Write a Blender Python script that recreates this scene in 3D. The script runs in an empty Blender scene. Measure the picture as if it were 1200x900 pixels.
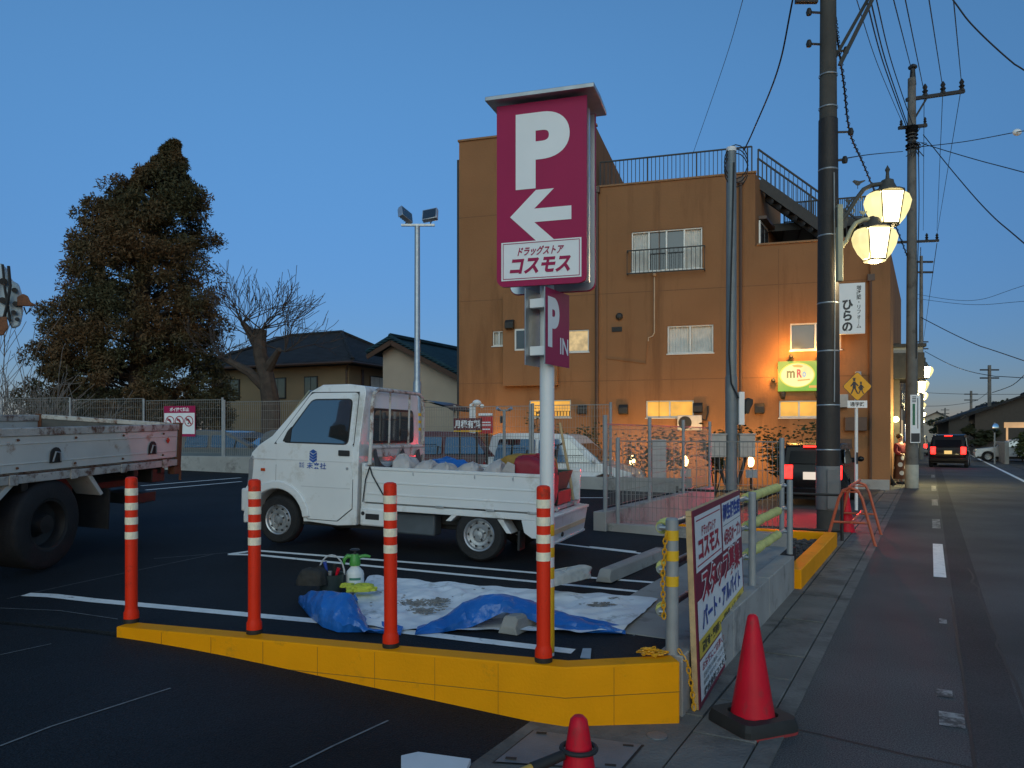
import bpy, bmesh, math, random
from math import radians, sin, cos, pi, sqrt, atan2
from mathutils import Vector, Matrix, noise as mnoise
import numpy as np

sc = bpy.context.scene
COL = sc.collection
# ------------------------------------------------------------------ camera, sky, sun, exposure
cam = bpy.data.objects.new("Camera", bpy.data.cameras.new("Camera"))
COL.objects.link(cam)
sc.camera = cam
cam.location = (0, 0, 1.65)
cam.rotation_euler = (radians(90), 0, 0)
cam.data.sensor_width = 36.0
cam.data.lens = 27.0
cam.data.shift_y = 0.05
cam.data.clip_end = 3000

SUN_EL, SUN_ROT = 6.0, 168.0
world = bpy.data.worlds.new("World")
sc.world = world
world.use_nodes = True
wn = world.node_tree
wbg = wn.nodes['Background']
sky = wn.nodes.new('ShaderNodeTexSky')
sky.sky_type = 'NISHITA'
sky.sun_disc = False
sky.sun_elevation = radians(SUN_EL)
sky.sun_rotation = radians(SUN_ROT)
sky.ozone_density = 5.0
sky.dust_density = 0.2
sky.air_density = 1.0
tint = wn.nodes.new('ShaderNodeMix')
tint.data_type = 'RGBA'
tint.blend_type = 'MULTIPLY'
tint.inputs[0].default_value = 1.0
tint.inputs[7].default_value = (1.44, 1.06, 0.87, 1)
wn.links.new(sky.outputs[0], tint.inputs[6])
# the band of sky low over the horizon opposite the set sun is darker (the earth's shadow)
wtc = wn.nodes.new('ShaderNodeTexCoord')
sep = wn.nodes.new('ShaderNodeSeparateXYZ')
wn.links.new(wtc.outputs['Generated'], sep.inputs[0])
low = wn.nodes.new('ShaderNodeMapRange')
low.interpolation_type = 'SMOOTHSTEP'
for k, v in ((1, 0.0), (2, 0.55), (3, 0.0), (4, 1.0)):
    low.inputs[k].default_value = v
lowc = wn.nodes.new('ShaderNodeMix')
lowc.data_type = 'RGBA'
lowc.inputs[6].default_value = (0.43, 0.42, 0.60, 1)
lowc.inputs[7].default_value = (1, 1, 1, 1)
wn.links.new(low.outputs[0], lowc.inputs[0])
wn.links.new(sep.outputs[2], low.inputs[0])
front = wn.nodes.new('ShaderNodeMapRange')
for k, v in ((1, -0.3), (2, 0.4), (3, 0.0), (4, 1.0)):
    front.inputs[k].default_value = v
wn.links.new(sep.outputs[1], front.inputs[0])
shade = wn.nodes.new('ShaderNodeMix')
shade.data_type = 'RGBA'
shade.inputs[6].default_value = (1, 1, 1, 1)
wn.links.new(front.outputs[0], shade.inputs[0])
wn.links.new(lowc.outputs[2], shade.inputs[7])
dim = wn.nodes.new('ShaderNodeMix')
dim.data_type = 'RGBA'
dim.blend_type = 'MULTIPLY'
dim.inputs[0].default_value = 1.0
wn.links.new(tint.outputs[2], dim.inputs[6])
wn.links.new(shade.outputs[2], dim.inputs[7])
wn.links.new(dim.outputs[2], wbg.inputs[0])
wbg.inputs[1].default_value = 0.262

sun = bpy.data.objects.new("Sun", bpy.data.lights.new("Sun", 'SUN'))
COL.objects.link(sun)
sun.data.energy = 0.84
sun.data.color = (0.88, 1.0, 0.84)
sun.data.angle = radians(50)
# soft fill added for the afterglow: the sky's azimuth, raised above its low sun
_az = radians(SUN_ROT)
_sd = Vector((-sin(_az) * cos(radians(SUN_EL + 22)), cos(_az) * cos(radians(SUN_EL + 22)), sin(radians(SUN_EL + 22))))
sun.rotation_euler = _sd.to_track_quat('Z', 'Y').to_euler()

sc.view_settings.view_transform = 'Standard'
sc.view_settings.look = 'None'
sc.view_settings.gamma = 1.0
sc.view_settings.use_curve_mapping = False
sc.view_settings.exposure = 0.0
sc.cycles.use_denoising = True
sc.cycles.max_bounces = 6
sc.cycles.sample_clamp_indirect = 4.0

# ------------------------------------------------------------------ helpers
random.seed(7)
rng = np.random.default_rng(11)
F = 900.0


def W(px, py, Y):
    return Vector(((px - 600) / F * Y, Y, 1.65 - (py - 510) / F * Y))


D = Vector((0.4782, 0.8783, 0.0))       # along the street
N = Vector((-0.8783, 0.4782, 0.0))      # across it, to the left


def R(s, t, z=0.0):
    return N * s + D * t + Vector((0, 0, z))


def st(p):
    return (p[0] * N.x + p[1] * N.y, p[0] * D.x + p[1] * D.y)


AX = Vector((0.9563, -0.2924, 0.0))     # along the front of the lot
AV = Vector((0.2924, 0.9563, 0.0))      # into the lot
VF = 4.30


def lotz(x, y):
    v = x * AV.x + y * AV.y
    u = (x - 0.214) * AX.x + (y - 4.69) * AX.y
    k = min(1.0, max(0.0, (v - 4.2) / 3.0))
    return 0.30 + 0.02 * (v - 4.16) - 0.025 * u * k


def drivez(x, y):
    s, t = st((x, y))
    a = 0.02 + 0.0987 * (s - 1.78)
    b = lotz(x, y)
    d = a - b
    if d > 0.08:
        return b
    if d > -0.08:
        return a - (d + 0.08) ** 2 / 0.32
    return max(a, -0.02)


def hit(px, py, zf):
    Y = 8.0
    for _ in range(60):
        X = (px - 600) / F * Y
        z = zf(X, Y)
        Y = 0.5 * Y + 0.5 * F * (1.65 - z) / (py - 510)
    return Vector(((px - 600) / F * Y, Y, zf((px - 600) / F * Y, Y)))


def flat(z):
    return lambda x, y: z


def node(nt, t, **kw):
    n = nt.nodes.new(t)
    for k, v in kw.items():
        setattr(n, k, v)
    return n


MATS = {}


def mat(name, col, rough=0.6, metal=0.0, var=0.12, scale=6.0, bump=0.0, bscale=None, emit=None, estr=0.0, spec=0.5, dirt=None, dirt_amt=0.0, dirt_scale=3.0, coat=0.0, dirt_z=1.0):
    """plain surface with procedural tone variation, optional patches of a second colour and bump"""
    if name in MATS:
        return MATS[name]
    m = bpy.data.materials.new(name)
    m.use_nodes = True
    nt = m.node_tree
    b = nt.nodes['Principled BSDF']
    tc = node(nt, 'ShaderNodeTexCoord')
    src = tc.outputs['Object']
    nz = node(nt, 'ShaderNodeTexNoise')
    nz.inputs['Scale'].default_value = scale
    nz.inputs['Detail'].default_value = 5
    nt.links.new(src, nz.inputs['Vector'])
    mr = node(nt, 'ShaderNodeMapRange')
    mr.inputs[1].default_value = 0.3
    mr.inputs[2].default_value = 0.7
    mr.inputs[3].default_value = 1 - var
    mr.inputs[4].default_value = 1 + var
    nt.links.new(nz.outputs[0], mr.inputs[0])
    mx = node(nt, 'ShaderNodeMix', data_type='RGBA', blend_type='MULTIPLY')
    mx.inputs[0].default_value = 1
    mx.inputs[6].default_value = (*col, 1)
    nt.links.new(mr.outputs[0], mx.inputs[7])
    out = mx.outputs[2]
    if dirt:
        n2 = node(nt, 'ShaderNodeTexNoise')
        n2.inputs['Scale'].default_value = dirt_scale
        n2.inputs['Detail'].default_value = 8
        n2.inputs['Roughness'].default_value = 0.7
        mp = node(nt, 'ShaderNodeMapping')
        mp.inputs['Scale'].default_value = (1, 1, dirt_z)
        nt.links.new(src, mp.inputs['Vector'])
        nt.links.new(mp.outputs[0], n2.inputs['Vector'])
        r2 = node(nt, 'ShaderNodeMapRange')
        r2.inputs[1].default_value = 0.62 - dirt_amt * 0.3
        r2.inputs[2].default_value = 0.72 - dirt_amt * 0.2
        nt.links.new(n2.outputs[0], r2.inputs[0])
        m2 = node(nt, 'ShaderNodeMix', data_type='RGBA')
        nt.links.new(r2.outputs[0], m2.inputs[0])
        nt.links.new(out, m2.inputs[6])
        m2.inputs[7].default_value = (*dirt, 1)
        out = m2.outputs[2]
    nt.links.new(out, b.inputs['Base Color'])
    b.inputs['Roughness'].default_value = rough
    b.inputs['Metallic'].default_value = metal
    b.inputs['Specular IOR Level'].default_value = spec
    b.inputs['Coat Weight'].default_value = coat
    if bump:
        n3 = node(nt, 'ShaderNodeTexNoise')
        n3.inputs['Scale'].default_value = bscale or scale * 8
        n3.inputs['Detail'].default_value = 4
        nt.links.new(src, n3.inputs['Vector'])
        bp = node(nt, 'ShaderNodeBump')
        bp.inputs['Strength'].default_value = bump
        bp.inputs['Distance'].default_value = 0.02
        nt.links.new(n3.outputs[0], bp.inputs['Height'])
        nt.links.new(bp.outputs[0], b.inputs['Normal'])
    if emit:
        b.inputs['Emission Color'].default_value = (*emit, 1)
        b.inputs['Emission Strength'].default_value = estr
    MATS[name] = m
    return m


def glow(name, col, strength, var=0.0, scale=3.0):
    if name in MATS:
        return MATS[name]
    m = bpy.data.materials.new(name)
    m.use_nodes = True
    nt = m.node_tree
    b = nt.nodes['Principled BSDF']
    b.inputs['Base Color'].default_value = (0.08, 0.08, 0.08, 1)
    b.inputs['Roughness'].default_value = 0.3
    b.inputs['Emission Color'].default_value = (*col, 1)
    b.inputs['Emission Strength'].default_value = strength
    if var:
        tc = node(nt, 'ShaderNodeTexCoord')
        nz = node(nt, 'ShaderNodeTexNoise')
        nz.inputs['Scale'].default_value = scale
        nt.links.new(tc.outputs['Object'], nz.inputs['Vector'])
        mr = node(nt, 'ShaderNodeMapRange')
        mr.inputs[1].default_value = 0.3
        mr.inputs[2].default_value = 0.7
        mr.inputs[3].default_value = strength * (1 - var)
        mr.inputs[4].default_value = strength * (1 + var)
        nt.links.new(nz.outputs[0], mr.inputs[0])
        nt.links.new(mr.outputs[0], b.inputs['Emission Strength'])
    MATS[name] = m
    return m


def ortho(d):
    d = d.normalized()
    a = Vector((0, 0, 1)) if abs(d.z) < 0.9 else Vector((1, 0, 0))
    x = a.cross(d).normalized()
    return x, d.cross(x)


_TXT = {}


def text_geo(s, bold):
    key = (s, bold)
    if key in _TXT:
        return _TXT[key]
    cu = bpy.data.curves.new("tmp_text", 'FONT')
    cu.body = s
    cu.offset = bold
    cu.align_x = 'CENTER'
    cu.space_line = 0.95
    cu.resolution_u = 10 if len(s) == 1 else 3
    o = bpy.data.objects.new("tmp_text", cu)
    COL.objects.link(o)
    bpy.context.view_layer.update()
    dg = bpy.context.evaluated_depsgraph_get()
    me = bpy.data.meshes.new_from_object(o.evaluated_get(dg))
    vs = [(v.co.x, v.co.y) for v in me.vertices]
    fs = [tuple(p.vertices) for p in me.polygons]
    bpy.data.objects.remove(o)
    bpy.data.curves.remove(cu)
    bpy.data.meshes.remove(me)
    xs = [v[0] for v in vs]
    ys = [v[1] for v in vs]
    x0, x1, y0, y1 = min(xs), max(xs), min(ys), max(ys)
    vs = [((v[0] - x0) / (x1 - x0) - 0.5, (v[1] - y0) / (y1 - y0) - 0.5) for v in vs]
    _TXT[key] = (vs, fs)
    return _TXT[key]


class MB:
    def __init__(self):
        self.v, self.f, self.m = [], [], []

    def add(self, vs, fs, mi=0, M=None):
        n = len(self.v)
        self.v += [tuple(M @ Vector(p)) if M else tuple(p) for p in vs]
        self.f += [tuple(i + n for i in f) for f in fs]
        self.m += [mi] * len(fs)
        return self

    def box2(self, x0, x1, y0, y1, z0, z1, mi=0, M=None):
        vs = [(x, y, z) for z in (z0, z1) for y in (y0, y1) for x in (x0, x1)]
        return self.add(vs, [(0, 2, 3, 1), (4, 5, 7, 6), (0, 1, 5, 4), (2, 6, 7, 3), (0, 4, 6, 2), (1, 3, 7, 5)], mi, M)

    def box(self, c, s, mi=0, rz=0.0, M=None):
        T = Matrix.Translation(c) @ Matrix.Rotation(rz, 4, 'Z')
        if M:
            T = M @ T
        return self.box2(-s[0] / 2, s[0] / 2, -s[1] / 2, s[1] / 2, -s[2] / 2, s[2] / 2, mi, T)

    def bar(self, a, b, w, h, mi=0, M=None):
        """rectangular bar from a to b, w across (horizontal), h the other way"""
        a, b = Vector(a), Vector(b)
        x, y = ortho(b - a)
        vs = []
        for p in (a, b):
            for i, j in ((-1, -1), (1, -1), (1, 1), (-1, 1)):
                vs.append(p + x * (i * w / 2) + y * (j * h / 2))
        return self.add(vs, [(3, 2, 1, 0), (4, 5, 6, 7), (0, 1, 5, 4), (1, 2, 6, 5), (2, 3, 7, 6), (3, 0, 4, 7)], mi, M)

    def tube(self, pts, r, n=8, mi=0, caps=True, M=None, closed=False):
        pts = [Vector(p) for p in pts]
        k = len(pts)
        rs = r if isinstance(r, (list, tuple)) else [r] * k
        vs, fs = [], []
        x = None
        for i, p in enumerate(pts):
            if closed:
                d = pts[(i + 1) % k] - pts[i - 1]
            else:
                d = pts[min(i + 1, k - 1)] - pts[max(i - 1, 0)]
            d = d.normalized() if d.length > 1e-9 else Vector((0, 0, 1))
            if x is None:
                x, y = ortho(d)
            else:
                x = (x - d * x.dot(d))
                x = x.normalized() if x.length > 1e-6 else ortho(d)[0]
                y = d.cross(x)
            for j in range(n):
                a = 2 * pi * j / n
                vs.append(p + (x * cos(a) + y * sin(a)) * rs[i])
        for i in range(k if closed else k - 1):
            for j in range(n):
                a, b = i * n + j, i * n + (j + 1) % n
                i2 = (i + 1) % k
                fs.append((a, b, i2 * n + (j + 1) % n, i2 * n + j))
        if caps and not closed:
            fs.append(tuple(range(n - 1, -1, -1)))
            fs.append(tuple((k - 1) * n + j for j in range(n)))
        return self.add(vs, fs, mi, M)

    def lathe(self, prof, n=16, mi=0, M=None, caps=True, sx=1.0, sy=1.0):
        vs, fs = [], []
        for r, z in prof:
            for j in range(n):
                a = 2 * pi * (j + 0.5) / n
                vs.append((r * cos(a) * sx, r * sin(a) * sy, z))
        for i in range(len(prof) - 1):
            for j in range(n):
                fs.append((i * n + j, i * n + (j + 1) % n, (i + 1) * n + (j + 1) % n, (i + 1) * n + j))
        if caps:
            if prof[0][0] > 1e-6:
                fs.append(tuple(range(n - 1, -1, -1)))
            if prof[-1][0] > 1e-6:
                fs.append(tuple((len(prof) - 1) * n + j for j in range(n)))
        return self.add(vs, fs, mi, M)

    def prism(self, poly, a, b, axis='y', mi=0, M=None):
        """polygon extruded from a to b along axis: y -> poly is (x,z); z -> (x,y); x -> (y,z)"""
        def pt(p, q):
            return {'y': (p[0], q, p[1]), 'z': (p[0], p[1], q), 'x': (q, p[0], p[1])}[axis]
        n = len(poly)
        vs = [pt(p, a) for p in poly] + [pt(p, b) for p in poly]
        fs = [tuple(range(n - 1, -1, -1)), tuple(range(n, 2 * n))]
        fs += [(i, (i + 1) % n, n + (i + 1) % n, n + i) for i in range(n)]
        return self.add(vs, fs, mi, M)

    def ball(self, c, r, n=12, m=8, mi=0, M=None, jit=0.0):
        c = Vector(c)
        r = (r, r, r) if isinstance(r, (int, float)) else r
        vs = [c + Vector((0, 0, -r[2]))]
        for i in range(1, m):
            p = -pi / 2 + pi * i / m
            for j in range(n):
                a = 2 * pi * j / n
                q = 1 + (random.uniform(-jit, jit) if jit else 0)
                vs.append(c + Vector((r[0] * cos(p) * cos(a) * q, r[1] * cos(p) * sin(a) * q, r[2] * sin(p) * q)))
        vs.append(c + Vector((0, 0, r[2])))
        fs = [(0, 1 + (j + 1) % n, 1 + j) for j in range(n)]
        for i in range(m - 2):
            for j in range(n):
                a = 1 + i * n
                fs.append((a + j, a + (j + 1) % n, a + n + (j + 1) % n, a + n + j))
        a = 1 + (m - 2) * n
        fs += [(a + j, a + (j + 1) % n, len(vs) - 1) for j in range(n)]
        return self.add(vs, fs, mi, M)

    def grid(self, rows, mi=0, M=None):
        h, w = len(rows), len(rows[0])
        vs = [p for r in rows for p in r]
        fs = [(i * w + j, i * w + j + 1, (i + 1) * w + j + 1, (i + 1) * w + j) for i in range(h - 1) for j in range(w - 1)]
        return self.add(vs, fs, mi, M)

    def text(self, s, o, xd, yd, w, h, mi=0, bold=0.0, shear=0.0, M=None):
        """flat painted lettering fitted into a w x h rectangle centred on o"""
        vs, fs = text_geo(s, bold)
        o, xd, yd = Vector(o), Vector(xd).normalized(), Vector(yd).normalized()
        return self.add([o + xd * (x * w + shear * y * h) + yd * (y * h) for x, y in vs], fs, mi, M)

    def build(self, name, mats, parent=None, bevel=0.0, smooth=35, loc=None, rot=None, seg=2, recalc=True):
        me = bpy.data.meshes.new(name)
        me.from_pydata(self.v, [], self.f)
        mats = mats if isinstance(mats, (list, tuple)) else [mats]
        for m in mats:
            me.materials.append(m)
        if len(mats) > 1:
            me.polygons.foreach_set('material_index', self.m)
        if recalc:
            b = bmesh.new()
            b.from_mesh(me)
            bmesh.ops.recalc_face_normals(b, faces=b.faces)
            b.to_mesh(me)
            b.free()
        if smooth:
            me.polygons.foreach_set('use_smooth', [True] * len(me.polygons))
            me.set_sharp_from_angle(angle=radians(smooth))
        me.update()
        o = bpy.data.objects.new(name, me)
        COL.objects.link(o)
        if parent:
            o.parent = parent
        if loc is not None:
            o.location = loc
        if rot is not None:
            o.rotation_euler = rot
        if bevel:
            md = o.modifiers.new("bevel", 'BEVEL')
            md.width = bevel
            md.segments = seg
            md.limit_method = 'ANGLE'
            md.angle_limit = radians(30)
            md.harden_normals = False
        return o


def empty(name, loc=(0, 0, 0), rz=0.0, rot=None):
    o = bpy.data.objects.new(name, None)
    COL.objects.link(o)
    o.location = loc
    o.rotation_euler = rot or (0, 0, rz)
    o.empty_display_size = 0.2
    return o


def tag(o, label, cat, group=None):
    o['label'] = label
    o['category'] = cat
    if group:
        o['group'] = group
    return o


def kind(o, k):
    o['kind'] = k
    return o


KIDS = {}


def dup(root, loc=None, rot=None, label=None):
    """copy of a thing with its parts and sub-parts"""
    r = root.copy()
    COL.objects.link(r)
    if loc is not None:
        r.location = loc
    if rot is not None:
        r.rotation_euler = rot
    if label:
        r['label'] = label
    for ch in list(root.children):
        c = ch.copy()
        COL.objects.link(c)
        c.parent = r
        for g in list(ch.children):
            e = g.copy()
            COL.objects.link(e)
            e.parent = c
    return r


def lamp(name, typ, parent, loc, energy, col, size=0.1, rot=None, spot=None, blend=0.5):
    L = bpy.data.lights.new(name, typ)
    L.energy = energy
    L.color = col
    if typ == 'SPOT':
        L.spot_size = spot
        L.spot_blend = blend
        L.shadow_soft_size = size
    elif typ == 'POINT':
        L.shadow_soft_size = size
    o = bpy.data.objects.new(name, L)
    COL.objects.link(o)
    if parent:
        o.parent = parent
    o.location = loc
    if rot:
        o.rotation_euler = rot
    return o


# ------------------------------------------------------------------ materials
def asphalt(name, col, fleck, rough=0.75, patch=0.25):
    m = bpy.data.materials.new(name)
    m.use_nodes = True
    nt = m.node_tree
    b = nt.nodes['Principled BSDF']
    tc = node(nt, 'ShaderNodeTexCoord')
    o = tc.outputs['Object']
    big = node(nt, 'ShaderNodeTexNoise')
    big.inputs['Scale'].default_value = 0.6
    big.inputs['Detail'].default_value = 6
    nt.links.new(o, big.inputs['Vector'])
    fine = node(nt, 'ShaderNodeTexNoise')
    fine.inputs['Scale'].default_value = 130
    fine.inputs['Detail'].default_value = 2
    nt.links.new(o, fine.inputs['Vector'])
    vor = node(nt, 'ShaderNodeTexVoronoi')
    vor.inputs['Scale'].default_value = 90
    nt.links.new(o, vor.inputs['Vector'])
    r1 = node(nt, 'ShaderNodeMapRange')
    r1.inputs[1].default_value, r1.inputs[2].default_value = 0.3, 0.7
    r1.inputs[3].default_value, r1.inputs[4].default_value = 1 - patch, 1 + patch
    nt.links.new(big.outputs[0], r1.inputs[0])
    r2 = node(nt, 'ShaderNodeMapRange')
    r2.inputs[1].default_value, r2.inputs[2].default_value = 0.35, 0.7
    r2.inputs[3].default_value, r2.inputs[4].default_value = 0.7, 1.0 + fleck
    nt.links.new(fine.outputs[0], r2.inputs[0])
    mu = node(nt, 'ShaderNodeMath', operation='MULTIPLY')
    nt.links.new(r1.outputs[0], mu.inputs[0])
    nt.links.new(r2.outputs[0], mu.inputs[1])
    mx = node(nt, 'ShaderNodeMix', data_type='RGBA', blend_type='MULTIPLY')
    mx.inputs[0].default_value = 1
    mx.inputs[6].default_value = (*col, 1)
    nt.links.new(mu.outputs[0], mx.inputs[7])
    nt.links.new(mx.outputs[2], b.inputs['Base Color'])
    b.inputs['Roughness'].default_value = rough
    b.inputs['Specular IOR Level'].default_value = 0.22
    bp = node(nt, 'ShaderNodeBump')
    bp.inputs['Strength'].default_value = 0.5
    bp.inputs['Distance'].default_value = 0.008
    nt.links.new(vor.outputs[0], bp.inputs['Height'])
    nt.links.new(bp.outputs[0], b.inputs['Normal'])
    return m


M_LOT = asphalt("new_asphalt", (0.0075, 0.0098, 0.013), 1.6, 0.78, 0.5)
M_ROAD = asphalt("old_asphalt", (0.054, 0.055, 0.056), 1.5, 0.8, 0.30)
M_DIRT = mat("bare_ground", (0.09, 0.075, 0.055), 0.95, var=0.3, scale=0.4, bump=0.5, bscale=6)
M_CONC = mat("concrete", (0.32, 0.31, 0.29), 0.85, var=0.14, scale=2.5, bump=0.25, bscale=60, dirt=(0.17, 0.16, 0.15), dirt_amt=0.25, dirt_scale=2.2)
M_CONC2 = mat("old_concrete", (0.15, 0.145, 0.135), 0.9, var=0.22, scale=2.2, bump=0.5, bscale=45, dirt=(0.08, 0.077, 0.072), dirt_amt=0.45, dirt_scale=1.6)
M_YEL = mat("yellow_paint", (0.86, 0.325, 0.002), 0.6, spec=0.12, var=0.06, scale=3, bump=0.15, bscale=70, dirt=(0.60, 0.25, 0.01), dirt_amt=0.05, dirt_scale=4)
M_LINE = mat("line_paint", (0.86, 0.86, 0.83), 0.7, var=0.08, scale=9, bump=0.2, bscale=90, dirt=(0.35, 0.35, 0.35), dirt_amt=0.12, dirt_scale=12)
M_WORN = mat("worn_line_paint", (0.42, 0.42, 0.40), 0.8, var=0.2, scale=9, dirt=(0.07, 0.07, 0.067), dirt_amt=0.75, dirt_scale=9)
M_ORANGE = mat("orange_post", (0.78, 0.030, 0.005), 0.5, spec=0.2, var=0.06, scale=5, dirt=(0.40, 0.03, 0.01), dirt_amt=0.2, dirt_scale=9)
M_REFL = mat("reflective_band", (0.90, 0.80, 0.60), 0.3, var=0.12, scale=30, bump=0.15, bscale=120)
M_BLACK = mat("black_rubber", (0.018, 0.018, 0.018), 0.7, var=0.2, scale=12)
M_DARK = mat("dark_metal", (0.03, 0.029, 0.028), 0.55, metal=0.3, var=0.2, scale=7)
M_GALV = mat("galvanised_steel", (0.42, 0.44, 0.45), 0.45, metal=0.75, var=0.12, scale=14)
M_GREYP = mat("grey_painted_steel", (0.30, 0.31, 0.31), 0.5, metal=0.2, var=0.1, scale=8)
M_WHITEP = mat("white_painted_steel", (0.74, 0.75, 0.74), 0.35, var=0.05, scale=6)
M_ALU = mat("aluminium", (0.62, 0.64, 0.66), 0.35, metal=0.8, var=0.06, scale=9)
M_WINE = mat("wine_red_panel", (0.36, 0.014, 0.080), 0.5, spec=0.2, var=0.05, scale=3)
M_SIGNW = mat("sign_white", (0.80, 0.81, 0.81), 0.4, var=0.03, scale=4)
M_CARW = mat("white_car_paint", (0.74, 0.75, 0.74), 0.28, var=0.04, scale=2.5, dirt=(0.56, 0.54, 0.49), dirt_amt=0.25, dirt_scale=2.6, coat=0.4)
M_CARK = mat("black_car_paint", (0.007, 0.007, 0.008), 0.25, spec=0.2, var=0.1, scale=3, coat=0.08)
M_CARG = mat("grey_car_paint", (0.12, 0.13, 0.14), 0.25, var=0.05, scale=3, coat=0.6)
M_GLASS = mat("car_glass", (0.022, 0.027, 0.028), 0.03, var=0.05, scale=3, spec=0.9)
M_GLASS.node_tree.nodes['Principled BSDF'].inputs['IOR'].default_value = 2.1
M_TYRE = mat("tyre_rubber", (0.015, 0.015, 0.016), 0.8, var=0.25, scale=9, bump=0.3, bscale=40)
M_STEEL = mat("wheel_steel", (0.50, 0.51, 0.52), 0.4, metal=0.7, var=0.1, scale=12, dirt=(0.2, 0.15, 0.1), dirt_amt=0.15, dirt_scale=8)
M_RUSTW = mat("rusty_white_paint", (0.55, 0.53, 0.49), 0.6, var=0.1, scale=4, bump=0.2, bscale=30, dirt=(0.16, 0.065, 0.03), dirt_amt=0.42, dirt_scale=7)
M_RUST = mat("rust", (0.15, 0.06, 0.028), 0.85, var=0.35, scale=9, bump=0.4, bscale=50)
M_POLE = mat("pole_concrete", (0.155, 0.145, 0.13), 0.85, var=0.18, scale=3, bump=0.2, bscale=40, dirt=(0.09, 0.08, 0.07), dirt_amt=0.3, dirt_scale=2.5)
M_WRAP = mat("dark_pole_wrap", (0.030, 0.023, 0.018), 0.6, var=0.2, scale=5, bump=0.35, bscale=30)
M_WIRE = mat("cable_black", (0.012, 0.012, 0.013), 0.6, var=0.1)
M_WOOD = mat("pale_wood", (0.50, 0.34, 0.17), 0.7, var=0.2, scale=12, bump=0.2, bscale=40)
M_BLUE = mat("blue_tarp", (0.016, 0.13, 0.46), 0.3, var=0.15, scale=4, bump=0.9, bscale=11)
M_TARPW = mat("white_sheet", (0.80, 0.82, 0.84), 0.7, var=0.12, scale=3, bump=0.6, bscale=7, dirt=(0.33, 0.32, 0.30), dirt_amt=0.22, dirt_scale=3)
M_STUCCO = mat("ochre_stucco", (0.285, 0.140, 0.064), 0.9, spec=0.2, var=0.08, scale=0.7, bump=0.35, bscale=14, dirt=(0.215, 0.104, 0.048), dirt_amt=0.35, dirt_scale=1.1, dirt_z=0.12)
M_WFRAME = mat("window_frame_aluminium", (0.60, 0.58, 0.54), 0.45, metal=0.4, var=0.05)
M_CURT = mat("pale_curtain", (0.60, 0.58, 0.52), 0.9, var=0.12, scale=5)
M_PANE = mat("dark_window_pane", (0.05, 0.052, 0.055), 0.08, var=0.15, scale=2, spec=0.8)
M_RED = mat("red_plastic", (0.60, 0.005, 0.022), 0.45, spec=0.25, var=0.10, scale=6, dirt=(0.36, 0.03, 0.035), dirt_amt=0.28, dirt_scale=9, dirt_z=0.4)
G_WIN = glow("lit_window", (1.0, 0.47, 0.035), 0.9, 0.22, 2.0)
G_WIN2 = glow("lit_curtain", (1.0, 0.70, 0.30), 0.55, 0.3, 5.0)
G_LAMP = glow("lantern_glass", (1.0, 0.80, 0.36), 14.0)
G_LAMPS = glow("lantern_side_glass", (1.0, 0.86, 0.38), 1.15, 0.2, 3)
G_FAR = glow("far_lantern_glass", (1.0, 0.82, 0.42), 22.0)
G_TAIL = glow("tail_lamp_lit", (1.0, 0.014, 0.007), 3.6, 0.35, 9)
G_BRAKE = glow("brake_lamp_lit", (1.0, 0.018, 0.010), 4.5)
G_PLATE = glow("lit_plate", (1.0, 0.85, 0.7), 0.8)
# ------------------------------------------------------------------ the ground, road, lot
def terrain(name, m, s0, s1, t0, t1, ns, nt_, zf, cuts=(), skirt=0.5):
    """grid in street coordinates (s across, t along), clipped by half planes (point, normal kept side negative)"""
    b = bmesh.new()
    vv = [[b.verts.new(R(s0 + (s1 - s0) * i / ns, t0 + (t1 - t0) * j / nt_)) for j in range(nt_ + 1)] for i in range(ns + 1)]
    for i in range(ns):
        for j in range(nt_):
            b.faces.new((vv[i][j], vv[i + 1][j], vv[i + 1][j + 1], vv[i][j + 1]))
    for co, no in cuts:
        bmesh.ops.bisect_plane(b, geom=b.verts[:] + b.edges[:] + b.faces[:], plane_co=co, plane_no=no, clear_outer=True)
    for v in b.verts:
        v.co.z = zf(v.co.x, v.co.y)
    if skirt:
        ed = [e for e in b.edges if e.is_boundary]
        g = bmesh.ops.extrude_edge_only(b, edges=ed)
        for v in g['geom']:
            if isinstance(v, bmesh.types.BMVert):
                v.co.z -= skirt
    bmesh.ops.recalc_face_normals(b, faces=b.faces)
    me = bpy.data.meshes.new(name)
    b.to_mesh(me)
    b.free()
    me.materials.append(m)
    o = bpy.data.objects.new(name, me)
    COL.objects.link(o)
    return kind(o, 'structure')


g = MB()
g.add([(-900, -300, -0.12), (900, -300, -0.12), (900, 1500, -0.12), (-900, 1500, -0.12)], [(0, 1, 2, 3)])
kind(g.build("ground", M_DIRT), 'structure')

WL0 = Vector((-2.67, 5.18, 0))     # left end of the yellow wall's face
WL1 = Vector((0.294, 4.265, 0))    # its bend
WL2 = Vector((0.956, 4.372, 0))    # its end at the street
FRONT_C, FRONT_N = WL0, (WL1 - WL0).cross(Vector((0, 0, 1))).normalized()   # points to the camera
BACK0 = Vector((1.6, 15.4, 0))     # the rear boundary
TC = 9.36                          # where the lot narrows

terrain("road", M_ROAD, 0.74, -3.9, -14, 420, 3, 80, flat(0.0), skirt=0)
terrain("lot", M_LOT, 1.36, 26, 3.0, TC, 60, 20, lotz, [(FRONT_C + FRONT_N * -0.06, FRONT_N), (WL1 + Vector((-0.01, 0.07, 0)), Vector((0.16, -0.99, 0)))])
terrain("lot_rear", M_LOT, 3.75, 34, TC, 34, 60, 50, lambda x, y: lotz(x, y), [(BACK0, AV)])
terrain("driveway", M_LOT, 1.97, 28, -14, 24, 90, 90, drivez, [(FRONT_C, -FRONT_N)])


def apronz(x, y):
    s, t = st((x, y))
    return max(0.006, 0.006 + (s - 1.16) * 0.042)


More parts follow.
